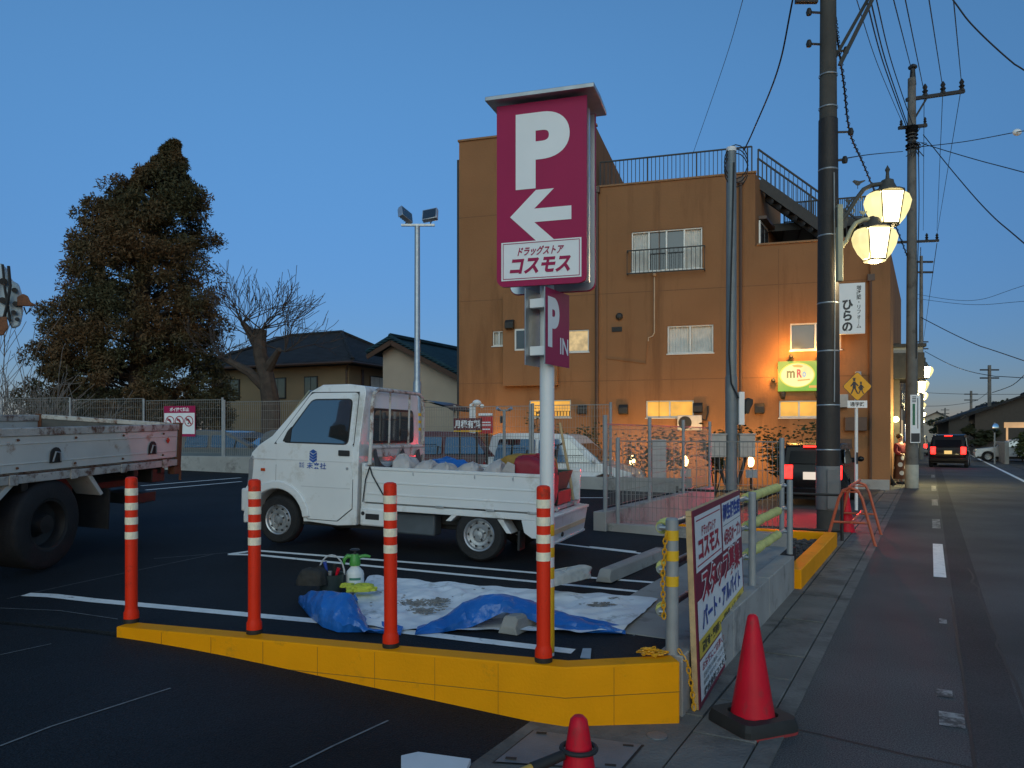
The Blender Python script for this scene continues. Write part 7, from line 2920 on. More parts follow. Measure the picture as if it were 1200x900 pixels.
# ------------------------------------------------------------------ school crossing sign
Y = 16.6
p = W(1003.5, 510, Y)
ss = empty("warning_sign", (p.x, p.y, 0.03))
tag(ss, "yellow diamond school crossing sign with two walking children on a thin white post", "sign")
zc = 1.65 + (510 - 453) / F * Y - 0.03
b = MB()
b.tube([(0, 0, 0), (0, 0, zc + 0.2)], 0.034, 10)
b.build("post", M_WHITEP, ss)
hd_ = 17.5 / F * Y
b = MB()
dm = rounded([(hd_, 0), (0, hd_), (-hd_, 0), (0, -hd_)], 0.05)
b.prism([(x, zc + z) for x, z in dm], -0.05, -0.042, axis='y')
pn = b.build("panel", M_PBLK, ss)
b = MB()
b.add([(x * 0.965, -0.053, zc + z * 0.965) for x, z in dm], [tuple(range(len(dm)))], 0)
K_ = hd_ * 0.92


def fig(x0, z0, s, dress):
    y = -0.056
    b.add([(x0 + 0.055 * s * cos(2 * pi * k / 12), y, z0 + 0.60 * s + 0.055 * s * sin(2 * pi * k / 12)) for k in range(12)], [tuple(range(12))], 1)
    b.add([(x0 - 0.09 * s, y, z0 + 0.65 * s), (x0 + 0.09 * s, y, z0 + 0.655 * s), (x0 + 0.05 * s, y, z0 + 0.69 * s), (x0 - 0.05 * s, y, z0 + 0.69 * s)], [(0, 1, 2, 3)], 1)
    tw = 0.12 if dress else 0.075
    b.add([(x0 - 0.06 * s, y, z0 + 0.53 * s), (x0 + 0.06 * s, y, z0 + 0.53 * s), (x0 + tw * s, y, z0 + 0.24 * s), (x0 - tw * s, y, z0 + 0.24 * s)], [(0, 1, 2, 3)], 1)
    for sx_, fx in ((1, 0.15), (-1, -0.13)):
        b.add([(x0 + sx_ * 0.02 * s - 0.035 * s, y - .001, z0 + 0.26 * s), (x0 + sx_ * 0.02 * s + 0.035 * s, y - .001, z0 + 0.26 * s), (x0 + fx * s + 0.03 * s, y - .001, z0), (x0 + fx * s - 0.03 * s, y - .001, z0)], [(0, 1, 2, 3)], 1)
    b.add([(x0 + 0.04 * s, y - .002, z0 + 0.52 * s), (x0 + 0.19 * s, y - .002, z0 + 0.36 * s), (x0 + 0.16 * s, y - .002, z0 + 0.32 * s), (x0 + 0.02 * s, y - .002, z0 + 0.44 * s)], [(0, 1, 2, 3)], 1)
    b.add([(x0 - 0.04 * s, y - .002, z0 + 0.52 * s), (x0 - 0.02 * s, y - .002, z0 + 0.44 * s), (x0 - 0.14 * s, y - .002, z0 + 0.30 * s), (x0 - 0.17 * s, y - .002, z0 + 0.34 * s)], [(0, 1, 2, 3)], 1)


fig(-0.07, zc - 0.16, 0.50, False)
fig(0.075, zc - 0.16, 0.38, True)
b.build("pictogram", [mat("sign_amber", (0.75, 0.36, 0.01), 0.45, var=0.04), M_PBLK], pn, smooth=0)
b = MB()
zp0, zp1 = 1.65 + (510 - 478) / F * Y - 0.03, 1.65 + (510 - 469.5) / F * Y - 0.03
w_ = 11.5 / F * Y
b.box2(-w_, w_, -0.05, -0.042, zp0, zp1)
pn = b.build("lower_plate", M_SIGNW, ss)
b = MB()
b.text("通学路", (0, -0.053, (zp0 + zp1) / 2), (1, 0, 0), (0, 0, 1), w_ * 1.5, (zp1 - zp0) * 0.62, 0, bold=0.02)
b.build("lettering", M_PBLK, pn, smooth=0)
b = MB()
b.tube([(0, -0.036, 1.0), (0, -0.036, 1.25)], 0.02, 6)
b.build("tag_band", M_PBLK, ss)

# ------------------------------------------------------------------ orange pipe barricades
M_PIPE = mat("barricade_orange", (0.50, 0.10, 0.04), 0.5, var=0.12, scale=8, dirt=(0.3, 0.12, 0.08), dirt_amt=0.2, dirt_scale=6)
bars = []
bp_ = empty("barricade", R(1.05, 12.55), atan2(D.y, D.x))
tag(bp_, "orange pipe barricade frames with a bar between them beside the thick utility pole", "barricade")
for x in (0, 1.5):
    b = MB()
    for s_ in (1, -1):
        b.tube([(x, s_ * 0.34, 0.0), (x, s_ * 0.16, 0.70), (x, s_ * 0.10, 0.82), (x, 0, 0.86)], 0.022, 8)
    b.tube([(x, 0.25, 0.34), (x, -0.25, 0.34)], 0.018, 8)
    b.tube([(x - 0.02, 0.12, 0.80), (x - 0.02, -0.12, 0.80)], 0.012, 6)
    b.build("end_frame", M_PIPE, bp_)
b = MB()
b.tube([(-0.15, 0.0, 0.885), (1.75, 0.0, 0.885)], 0.022, 8)
b.tube([(-0.15, -0.03, 0.36), (1.75, -0.03, 0.36)], 0.022, 8)
b.build("bar_tube", M_PIPE, bp_)
bl_ = empty("barricade", R(1.9, 12.9), atan2(D.y, D.x) + pi / 2)
tag(bl_, "dark barricade rail crossing low behind the thick utility pole", "barricade")
b = MB()
b.tube([(-0.7, 0, 0.72), (1.9, 0, 0.72)], 0.02, 8)
b.tube([(-0.7, 0, 0.16), (1.9, 0, 0.16)], 0.02, 8)
for x in (-0.7, 0.6, 1.9):
    b.tube([(x, 0, 0), (x, 0, 0.78)], 0.025, 8)
b.build("rails", M_DARK, bl_)
rc = empty("traffic_cone", R(1.25, 14.2))
tag(rc, "plain red traffic cone standing behind the orange barricade", "traffic cone")
b = MB()
cone_body(b)
b.build("cone_body", M_RED, rc)

# ------------------------------------------------------------------ person at the corner
Y = 25.6
p = W(1054.5, 510, Y)
pe = empty("person", (p.x, p.y, 0.03), radians(25))
tag(pe, "person in dark red top and long dotted brown skirt beside the second pole", "person")


def skinned(name, m, joints, edges, parent, lv=2):
    me = bpy.data.meshes.new(name)
    me.from_pydata([j[0] for j in joints], edges, [])
    me.materials.append(m)
    o = bpy.data.objects.new(name, me)
    COL.objects.link(o)
    o.parent = parent
    sk = o.modifiers.new("skin", 'SKIN')
    for i, j in enumerate(joints):
        r = j[1]
        me.skin_vertices[0].data[i].radius = r if isinstance(r, tuple) else (r, r)
    me.skin_vertices[0].data[0].use_root = True
    sk.use_smooth_shade = True
    sb = o.modifiers.new("sub", 'SUBSURF')
    sb.levels = sb.render_levels = lv
    return o


M_SKIN = mat("skin", (0.42, 0.25, 0.17), 0.55, var=0.05)
J = [((0, 0, 0.86), (0.14, 0.10)), ((0, 0, 1.08), (0.12, 0.09)), ((0, 0, 1.28), (0.16, 0.10)), ((0, 0, 1.38), 0.055), ((0, 0.0, 1.45), (0.055, 0.06)), ((0, -0.01, 1.56), (0.075, 0.09)), ((0, -0.01, 1.63), (0.055, 0.07)),
     ((0.085, 0, 0.80), 0.085), ((0.09, -0.01, 0.45), 0.055), ((0.09, 0.02, 0.09), 0.04), ((0.09, -0.10, 0.03), (0.04, 0.03)),
     ((-0.085, 0, 0.80), 0.085), ((-0.09, -0.01, 0.45), 0.055), ((-0.09, 0.02, 0.09), 0.04), ((-0.09, -0.10, 0.03), (0.04, 0.03)),
     ((0.18, 0, 1.31), 0.05), ((0.22, -0.02, 1.06), 0.04), ((0.12, -0.17, 0.98), 0.03), ((0.05, -0.20, 0.99), (0.025, 0.035)),
     ((-0.18, 0, 1.31), 0.05), ((-0.22, -0.02, 1.06), 0.04), ((-0.12, -0.17, 0.98), 0.03), ((-0.05, -0.20, 0.97), (0.025, 0.035)),
     ((0, -0.10, 1.545), (0.016, 0.02))]
Ed = [(0, 1), (1, 2), (2, 3), (3, 4), (4, 5), (5, 6), (0, 7), (7, 8), (8, 9), (9, 10), (0, 11), (11, 12), (12, 13), (13, 14), (2, 15), (15, 16), (16, 17), (17, 18), (2, 19), (19, 20), (20, 21), (21, 22), (5, 23)]
body_ = skinned("body", M_SKIN, J, Ed, pe)
M_TOP = mat("dark_red_cloth", (0.16, 0.014, 0.022), 0.85, var=0.45, scale=16)
top_ = skinned("jacket", M_TOP, [((0, 0, 0.96), (0.175, 0.13)), ((0, 0, 1.12), (0.165, 0.125)), ((0, 0, 1.28), (0.18, 0.12)), ((0, 0, 1.365), (0.085, 0.07)), ((0.185, 0, 1.30), 0.075), ((0.235, -0.02, 1.06), 0.075), ((0.15, -0.15, 0.985), 0.06), ((-0.185, 0, 1.30), 0.075), ((-0.235, -0.02, 1.06), 0.075), ((-0.15, -0.15, 0.985), 0.06)],
               [(0, 1), (1, 2), (2, 3), (2, 4), (4, 5), (5, 6), (2, 7), (7, 8), (8, 9)], pe)
M_SKIRT = bpy.data.materials.new("dotted_skirt")
M_SKIRT.use_nodes = True
nt = M_SKIRT.node_tree
tc = node(nt, 'ShaderNodeTexCoord')
vo = node(nt, 'ShaderNodeTexVoronoi')
vo.inputs['Scale'].default_value = 4.2
nt.links.new(tc.outputs['Object'], vo.inputs['Vector'])
cr = node(nt, 'ShaderNodeMapRange')
cr.inputs[1].default_value, cr.inputs[2].default_value = 0.30, 0.34
cr.inputs[3].default_value, cr.inputs[4].default_value = 1, 0
nt.links.new(vo.outputs[0], cr.inputs[0])
mx = node(nt, 'ShaderNodeMix', data_type='RGBA')
nt.links.new(cr.outputs[0], mx.inputs[0])
mx.inputs[6].default_value = (0.10, 0.035, 0.015, 1)
mx.inputs[7].default_value = (0.6, 0.56, 0.48, 1)
nt.links.new(mx.outputs[2], nt.nodes['Principled BSDF'].inputs['Base Color'])
nt.nodes['Principled BSDF'].inputs['Roughness'].default_value = 0.9
b = MB()
rows = []
for z, r in ((1.02, 0.155), (0.90, 0.185), (0.6, 0.205), (0.3, 0.225), (0.17, 0.235)):
    rows.append([(r * (1 + 0.04 * sin(6 * a)) * cos(a), r * 0.75 * (1 + 0.04 * sin(6 * a)) * sin(a), z) for a in [2 * pi * k / 36 for k in range(37)]])
b.grid(rows)
b.build("skirt", M_SKIRT, pe, smooth=60)
b = MB()
b.ball((0, 0.025, 1.585), (0.092, 0.098, 0.098), 14, 10)
b.build("hair", mat("dark_hair", (0.012, 0.009, 0.008), 0.6), pe)
for sx_ in (-0.09, 0.09):
    b = MB()
    b.ball((sx_, -0.05, 0.04), (0.05, 0.13, 0.045), 10, 6)
    b.build("shoe", M_PBLK, pe)
b = MB()
for sx_ in (-0.032, 0.032):
    b.ball((sx_, -0.093, 1.575), (0.012, 0.008, 0.007), 8, 5)
b.build("eye", M_PBLK, pe)
# little black and white dog by the wall
p = W(1043, 510, 24.4)
dg_ = empty("dog", (p.x, p.y, 0.02), radians(-60))
tag(dg_, "small black and white dog sitting at the foot of the building's corner", "dog")
skinned("body", mat("black_fur", (0.02, 0.018, 0.017), 0.9, var=0.3, scale=20), [((0, 0.10, 0.11), (0.085, 0.10)), ((0, 0.0, 0.22), (0.075, 0.075)), ((0, -0.07, 0.33), (0.06, 0.06)), ((0, -0.10, 0.41), 0.05), ((0, -0.13, 0.46), 0.058), ((0, -0.21, 0.45), 0.028),
        ((0.05, -0.10, 0.18), 0.026), ((0.05, -0.11, 0.03), 0.02), ((-0.05, -0.10, 0.18), 0.026), ((-0.05, -0.11, 0.03), 0.02), ((0.09, 0.10, 0.08), 0.05), ((0.09, -0.02, 0.03), 0.025), ((-0.09, 0.10, 0.08), 0.05), ((-0.09, -0.02, 0.03), 0.025), ((0, 0.24, 0.05), 0.02), ((0.045, -0.11, 0.53), 0.014), ((-0.045, -0.11, 0.53), 0.014)],
        [(0, 1), (1, 2), (2, 3), (3, 4), (4, 5), (2, 6), (6, 7), (2, 8), (8, 9), (0, 10), (10, 11), (0, 12), (12, 13), (0, 14), (4, 15), (4, 16)], dg_)
b = MB()
b.ball((0, -0.105, 0.30), (0.05, 0.045, 0.09), 10, 8)
b.build("chest_patch", M_SIGNW, dg_)

# ------------------------------------------------------------------ overhead wires
wi = [0]
WIRE_LABELS = []


def wire(pts, Ys, r, label, sag=0.0, coil=0):
    """cable through pixel points at given depths"""
    P = []
    n = 14
    C = [W(x, y, Y) for (x, y), Y in zip(pts, Ys)]
    # wires that leave the picture run on well past it
    if pts[-1][0] > 1200:
        C.append(C[-1] + (C[-1] - C[-2]) * (9.0 / max(2.0, (C[-1] - C[-2]).length)) * 1.6)
    if pts[0][1] < 0:
        C.insert(0, C[0] + (C[0] - C[1]) * (5.0 / max(2.0, (C[0] - C[1]).length)))
    for i in range(len(C) - 1):
        p0, p1, p2, p3 = C[max(i - 1, 0)], C[i], C[i + 1], C[min(i + 2, len(C) - 1)]
        for k in range(n):
            f = k / n
            q = 0.5 * (2 * p1 + (p2 - p0) * f + (2 * p0 - 5 * p1 + 4 * p2 - p3) * f * f + (3 * p1 - p0 - 3 * p2 + p3) * f ** 3)
            P.append(q)
    P.append(C[-1])
    b = MB()
    b.tube(P, r, 5)
    if coil:
        rows = []
        m = coil
        for k in range(m):
            f = k / m * (len(P) - 1)
            i = int(f)
            q = P[i].lerp(P[min(i + 1, len(P) - 1)], f - i)
            rows.append(q + Vector((cos(k * 1.3), sin(k * 1.3), 0)) * r * 2.2)
        b.tube(rows, r * 0.5, 4)
    o = b.build("overhead_wire", M_WIRE)
    tag(o, label, "wire", "overhead wires")
    return o


wire([(876, -20), (850, 70), (812, 180)], [13, 19, 25], 0.007, "thin wire slanting down to the roof railing left of the slim steel pole")
wire([(933, -20), (912, 80), (884, 150), (872, 176)], [13, 15, 17.4, 18.1], 0.016, "thick black cable dropping to the top of the slim steel pole")
wire([(978, 20), (982, 50), (989, 100), (996, 155), (1012, 193), (1030, 235), (1048, 262), (1063, 300)], [12.9, 13, 14, 15, 17, 19.5, 22, 23.8], 0.016, "twisted cable sagging from the near pole past the lanterns to the second pole", coil=240)
for i, (a, c, Y0, r, lab) in enumerate((((1004, 0), (1060, 150), 13, 0.008, "faint leftmost wire of the bundle between the two concrete poles"), ((1014, -5), (1062, 148), 13, 0.014, "left wire of the close triple bundle between the two concrete poles"), ((1019, -5), (1064, 148), 13, 0.014, "middle wire of the close triple bundle between the two concrete poles"), ((1026, -5), (1070, 148), 13, 0.012, "right wire of the close triple bundle between the two concrete poles"))):
    wire([a, ((a[0] + c[0]) / 2 - 3, (a[1] + c[1]) / 2 + 2), c], [Y0, Y0 + 5.5, 24], r, lab)
for (a, c, e, lab) in (((1046, -5), (1069, 85), (1071, 140), "high wire reaching the second pole's tip"), ((1060, -5), (1083, 108), (1082, 270), "high wire over the left insulator of the second pole's crossarm"), ((1088, -5), (1105, 104), (1098, 270), "high wire over the middle insulator of the second pole's crossarm"), ((1117, -5), (1127, 100), (1098, 275), "high wire over the right insulator of the second pole's crossarm")):
    wire([a, c], [13, 24], 0.011, lab)
    wire([c, e], [24, 48], 0.011, lab.replace("high wire", "far span of the high wire"))
wire([(1113, -5), (1140, 30), (1185, 72), (1215, 92)], [14, 14, 14, 14], 0.014, "thick wire crossing the upper right corner of the sky")
wire([(983, 187), (1020, 181), (1058, 177.5)], [12.9, 18, 24], 0.011, "level wire from the near pole to the second pole")
wire([(1078, 172), (1130, 166), (1190, 155), (1215, 151)], [24, 22, 20, 19], 0.012, "wire rising right from the second pole to a pale cable box")
wire([(1080, 168), (1140, 186), (1215, 206)], [24, 22, 19], 0.013, "wire falling gently right from the second pole")
wire([(1082, 158), (1120, 205), (1160, 250), (1215, 298)], [24, 21, 18, 15], 0.014, "thick wire falling steeply right from the second pole")
wire([(1076, 170), (1077, 240), (1075, 330), (1074, 420)], [23.8, 23.8, 23.8, 23.8], 0.014, "cable running down the street side of the second pole")
wire([(1079, 372), (1140, 402), (1215, 428)], [26, 24, 22], 0.014, "sagging cable to the right edge at mid height above the street")
wire([(1084, 412), (1120, 430), (1160, 440), (1215, 444)], [46, 42, 38, 36], 0.018, "low sagging cable above the street lamps toward the right edge")
wire([(1075, 345), (1140, 352), (1215, 330)], [55, 50, 45], 0.014, "thin cable crossing the street high beyond the second pole")
wire([(1075, 350), (1140, 357), (1215, 352)], [55, 50, 45], 0.014, "lower of two thin cables crossing the street high beyond the second pole")
wire([(1078, 460), (1138, 462), (1215, 462)], [70, 68, 66], 0.02, "thin level cable low across the far street")
wire([(1080, 476), (1112, 475), (1142, 470), (1160, 458)], [70, 80, 90, 66], 0.022, "low cable between the far right poles")
wire([(1163, 460), (1185, 452), (1200, 440), (1215, 425)], [66, 60, 50, 45], 0.03, "thick rising cable from the dark far right pole")
wire([(1079, 290), (1077, 400)], [24, 60], 0.013, "steep wire from the second pole's lower crossarm toward the far poles")
wire([(1098, 285), (1082, 400)], [24, 60], 0.011, "outer wire from the second pole's lower crossarm toward the far poles")
wire([(872, 182), (900, 205), (958, 292)], [18.2, 17.5, 13.1], 0.010, "service wire from the slim steel pole to the near concrete pole") if False else None
b = MB()
p = W(1192, 155, 20)
b.ball(p, (0.12, 0.07, 0.09), 10, 8)
o = b.build("cable_box", M_SIGNW)
tag(o, "pale rounded cable box hanging on a wire at the right edge of the sky", "cable box")

# ------------------------------------------------------------------ far street
# far poles
for px, Y, tp, r0, lab in ((1159.5, 66, 428, 0.17, "dark utility pole above the right hand roofs"), (1138, 92, 458, 0.17, "paler utility pole farther down the right of the street"), (1127, 130, 482, 0.16, "far utility pole behind the lit upright signboard"), (1107.5, 150, 478, 0.16, "far thin utility pole before the dark trees"), (1079.5, 52, 300, 0.17, "utility pole beyond the second one, partly hidden by it"), (1078.5, 78, 396, 0.17, "utility pole third beyond the ochre building's corner")):
    r, H = pole(px, Y, tp, r0, lab, n=8)
    b = MB()
    k = 9 / F * Y if Y > 60 else 0.9
    for dz in (0.4, 1.1):
        b.bar((-0.8, 0, H - dz), (0.8, 0, H - dz), 0.12, 0.12)
    b.build("crossarm", M_DARK, r)
# street cars
Ys_ = 39.0
p = W(1111, 510, Ys_)
dv = car(Vector((p.x, p.y, 0.0)), atan2(D.y, D.x) - 0.06, "dark sport utility car driving away down the street with tail lamps lit", 'suv', M_CARK, True, name="driving_car", L=4.6, Wd=1.78, H=1.70, plate=glow("lit_plate_yellow", (1.0, 0.65, 0.2), 0.9))
for sd in (1, -1):
    lamp("tail_light", 'POINT', dv, (-0.2, sd * 0.7, 0.9), 6, RED, 0.06)
p = W(1076, 510, 62)
car(Vector((p.x, p.y, 0.0)), atan2(D.y, D.x), "red tailed car ahead of the dark sport utility car", 'kei', M_CARG, True, name="driving_car", L=3.4, H=1.6)
p = W(1206, 510, 47)
car(Vector((p.x + 1.6, p.y + 0.2, 0.02)), atan2(0.45, -0.9), "pale silver car parked behind the picket gate on the right of the street", 'sedan', mat("silver_paint", (0.5, 0.5, 0.5), 0.3, coat=0.5), L=4.2, Wd=1.69, H=1.42)
# right hand side: wall, hedge, gate, houses
b = MB()
rbox(b, -3.75, -3.95, 52, 60, -0.1, 1.25)
o = b.build("boundary_wall", M_CONC)
tag(o, "low pale block wall at the right side of the street past the picket gate", "wall")
def hedge(s0, s1, t0, t1, h_, label, seed, name="hedge", col=None, n=2600, size=0.10):
    c = R((s0 + s1) / 2, (t0 + t1) / 2)
    r = empty(name, c)
    tag(r, label, "hedge" if name == "hedge" else "tree")
    rs = random.Random(seed)
    bl = []
    for k in range(26):
        q = R(rs.uniform(s0, s1), rs.uniform(t0, t1)) - c
        q.z = h_ * rs.uniform(0.25, 0.85)
        bl.append((q, (0.5, 0.5, h_ * 0.22)))
    b = MB()
    for q, _ in bl[:10]:
        b.tube([(q.x, q.y, 0), (q.x, q.y, q.z)], 0.04, 5)
    b.build("stem", M_BARK, r)
    b = MB()
    leaf_cloud(b, bl, n, size, 0.5, seed=seed)
    b.build("foliage", col or M_SHRUB, r, smooth=0, recalc=False)
hedge(-4.6, -5.8, 50, 57, 1.9, "dark clipped hedge behind the pale block wall on the right", 31, col=foliage("hedge_green", (0.03, 0.045, 0.015), (0.06, 0.07, 0.02), 1))
gt = empty("picket_gate", R(-4.9, 41.5), atan2(D.y, D.x) - 0.5)
tag(gt, "white picket gate before the silver parked car at the right edge", "gate")
b = MB()
for k in range(12):
    b.box2(k * 0.19, k * 0.19 + 0.11, -0.02, 0.02, 0.05, 1.15)
b.build("pickets", M_WHITEP, gt)
b = MB()
for z in (0.3, 0.95):
    b.box2(-0.05, 2.3, 0.021, 0.05, z, z + 0.08)
b.build("rail", M_WHITEP, gt)


def simple_house(px, Y, w_, d_, eave, ridge, ang, label, wall, roof_m, win=(), ov=0.6, name="house"):
    p = W(px, 510, Y)
    r = empty(name, (p.x, p.y, 0), ang)
    tag(r, label, "house")
    b = MB()
    b.prism([(-w_ / 2, -0.1), (w_ / 2, -0.1), (w_ / 2, eave), (0, ridge - 0.1), (-w_ / 2, eave)], 0, d_, axis='x')
    b.build("wall", wall, r)
    b = MB()
    for s_ in (1, -1):
        ez = eave - (ridge - eave) * ov / (w_ / 2)
        v = [(-ov, 0, ridge + .1), (d_ + ov, 0, ridge + .1), (d_ + ov, s_ * (w_ / 2 + ov), ez + .1), (-ov, s_ * (w_ / 2 + ov), ez + .1)]
        b.add(v + [(a, c, e - 0.18) for a, c, e in v], [(0, 1, 2, 3), (7, 6, 5, 4), (0, 4, 5, 1), (1, 5, 6, 2), (2, 6, 7, 3), (3, 7, 4, 0)])
    rf = b.build("roof", roof_m, r, smooth=0)
    b = MB()
    b.tube([(-ov, 0, ridge + 0.15), (d_ + ov, 0, ridge + 0.15)], 0.15, 6)
    b.build("ridge_tiles", roof_m, rf)
    for (x, z, ww, hh, m) in win:
        b = MB()
        b.box2(x - ww / 2, x + ww / 2, -w_ / 2 - 0.05, -w_ / 2 - 0.003, z, z + hh)
        fr = b.build("window", M_WFRAME, r)
        b = MB()
        b.box2(x - ww / 2 + .06, x + ww / 2 - .06, -w_ / 2 - 0.056, -w_ / 2 - 0.0505, z + .06, z + hh - .06)
        b.build("pane", m, fr)
    return r


M_DW = mat("dark_house_wall", (0.06, 0.052, 0.045), 0.9, var=0.1)
simple_house(1215, 58, 8, 9, 3.4, 5.0, radians(62), "dark tiled house at the right edge of the street behind the silver car", M_DW, M_TILE, [(2, 1, 1.4, 1.2, M_PANE)])
simple_house(1166, 76, 8, 12, 3.2, 4.7, radians(66), "dark low house in the middle of the right side roofs", M_DW, M_TILE, [(3, 1, 1.4, 1.2, M_PANE)])
simple_house(1147, 108, 9, 12, 3.6, 5.4, radians(64), "far dark gabled house beside the lit upright signboard", M_DW, M_TILE, [])
simple_house(1098, 190, 10, 14, 5.0, 7.4, radians(60), "farthest pale house at the street's end", M_HW2, M_TILE, [])
# left side buildings past the ochre one
def lowblock(s, t, w_, d_, h_, label, m, win=None, name="building"):
    r = empty(name, R(s, t), atan2(D.y, D.x))
    tag(r, label, "building")
    b = MB()
    b.box2(0, d_, 0.0, w_, -0.1, h_)
    b.build("wall", m, r)
    b = MB()
    b.box2(-0.1, d_ + 0.1, -0.1, w_ + 0.1, h_ + 0.002, h_ + 0.2)
    b.build("roof", M_DARK, r)
    for (x, z, ww, hh, mm) in win or ():
        b = MB()
        b.box2(x, x + ww, -0.05, -0.003, z, z + hh)
        b.build("window", mm, r)
    return r


lowblock(1.6, 48, 8, 9, 3.4, "low dim shop next along the street from the ochre building", M_HW2, [(0.5, 0.4, 3, 2.2, mat("shop_pane", (0.05, 0.06, 0.08), 0.1)), (4.5, 0.4, 3.6, 2.2, glow("shop_lit", (1.0, 0.72, 0.4), 0.5))])
lowblock(1.8, 60, 9, 14, 6.0, "two storey building farther along the left of the street", M_DW, [(1, 3.6, 2, 1.2, M_PANE), (5, 3.6, 2, 1.2, M_PANE)])
lowblock(2.2, 80, 9, 30, 5.0, "long far building along the left of the street", M_HW2, [])
# balcony box sticking out past the ochre building
p = W(1049, 413, 28)
by = empty("balcony_house", (p.x - 3.2, p.y, 0), radians(-17))
tag(by, "narrow house with a glazed upper balcony just past the ochre building's corner", "house")
b = MB()
b.box2(-6, 3.05, 0, 8, -0.1, 4.9)
b.build("wall", M_DW, by)
zA, zB = 1.65 + (510 - 408) / F * 28, 1.65 + (510 - 447) / F * 28
b = MB()
b.box2(2.2, 3.75, -0.45, 2.0, zB, zB + 0.9)
b.box2(2.1, 3.8, -0.5, 2.1, zA - 0.12, zA)
bb = b.build("balcony", M_DARK, by, bevel=0.01)
b = MB()
b.box2(2.25, 3.7, -0.40, 1.95, zB + 0.902, zA - 0.122)
b.build("glazing", mat("balcony_glass", (0.16, 0.16, 0.15), 0.2), bb)
# bluish notice on the corner post, with emission of its own
p = W(1057, 507, 28.5)
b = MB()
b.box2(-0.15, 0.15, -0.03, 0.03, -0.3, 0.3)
o = b.build("blue_poster", glow("poster_blue_glow", (0.15, 0.35, 0.9), 0.5), by)
o.location = by.matrix_world.inverted() @ p if False else Vector((3.35, -0.10, p.z))
# lit upright signboard on the right
p = W(1128, 510, 84)
lsn = empty("upright_signboard", (p.x, p.y, 0))
tag(lsn, "blank white lit upright signboard on the right of the far street", "sign")
zA, zB = 1.65 + (510 - 496) / F * 84, 1.65 + (510 - 516) / F * 84
b = MB()
b.box2(-0.2, 0.2, -0.05, 0.05, 0, 0.8)
b.box2(-0.3, 0.3, -0.12, 0.12, 0.8, 0.85)
b.build("post", M_DARK, lsn)
b = MB()
b.box2(-0.24, 0.24, -0.10, 0.10, 0.852, 2.95)
b.build("panel", glow("sign_white_lit", (0.8, 0.9, 1.0), 2.2), lsn)
# convex mirror
p = W(1165.5, 510, 44)
cmr = empty("convex_mirror", (p.x, p.y, 0), radians(20))
tag(cmr, "round convex traffic mirror on a post at the right of the street", "mirror")
zc = 1.65 + (510 - 501.5) / F * 44
b = MB()
b.tube([(0, 0, 0), (0, 0, zc + 0.3)], 0.04, 8)
b.build("post", M_GREYP, cmr)
b = MB()
b.lathe([(0.26, -0.02), (0.26, 0.02), (0.20, 0.05), (0.1, 0.075), (0, 0.08)], 20, M=Matrix.Translation((0, -0.06, zc)) @ Matrix.Rotation(pi / 2, 4, 'X'))
b.build("mirror_face", mat("mirror_glass", (0.75, 0.78, 0.8), 0.05, metal=1.0), cmr)
# lit awning strip at the right edge
p = W(1200, 498, 50)
b = MB()
b.box2(-1.1, 2.0, -0.1, 0.1, -0.18, 0.18)
b.box2(-1.0, -0.9, -0.05, 0.05, -p.z, -0.18)
b.box2(1.8, 1.9, -0.05, 0.05, -p.z, -0.18)
o = b.build("lit_canopy", glow("canopy_lit", (1.0, 0.55, 0.22), 0.55, 0.3, 1), loc=p, rot=(0, 0, radians(-20)))
tag(o, "dimly lit low canopy edge at the right edge above the silver car", "canopy")
# far trees
def bushy(px, Y, w_, h_, lab, seed, n=2600):
    p = W(px, 510, Y)
    r = empty("leafy_tree", (p.x, p.y, 0))
    tag(r, lab, "tree")
    rs = random.Random(seed)
    b = MB()
    b.tube([(0, 0, 0), (0.1, 0, h_ * 0.5), (0, 0, h_ * 0.8)], [0.25, 0.16, 0.05], 7)
    bl = []
    for k in range(16):
        a, q = rs.uniform(0, 6.28), rs.uniform(0.1, 1)
        e = Vector((cos(a) * w_ * 0.4 * q, sin(a) * w_ * 0.4 * q, h_ * rs.uniform(0.4, 0.92)))
        b.tube([(0, 0, h_ * 0.35), e], [0.08, 0.02], 5)
        bl.append((e, (w_ * 0.16, w_ * 0.16, h_ * 0.11)))
    b.build("trunk", M_BARK, r)
    b = MB()
    leaf_cloud(b, bl, n, 0.22, 0.5, seed=seed)
    b.build("crown", foliage("far_leaves", (0.022, 0.028, 0.014), (0.035, 0.04, 0.02), 0.3), r, smooth=0, recalc=False)


bushy(1102, 140, 7, 5.2, "dark rounded tree at the end of the street before the lit signboard", 41)
bushy(1118, 170, 8, 6.0, "far dark tree behind the thin far pole", 42)
bushy(1180, 120, 9, 7.4, "dark tree behind the right hand roofs", 43)
bushy(1152, 60, 3.0, 2.6, "bushy dark garden tree by the convex mirror", 44, 1600)

# ------------------------------------------------------------------ sheet, tools in the lot
def draped(pp, dz):
    return [hit(x, y, lotz) + Vector((0, 0, dz)) for x, y in pp]


sh = empty("ground_sheet", hit(560, 720, lotz))
tag(sh, "white ground sheet with blue underside folded over in two places, spread in the parking bay", "plastic sheet")
so = sh.location.copy()
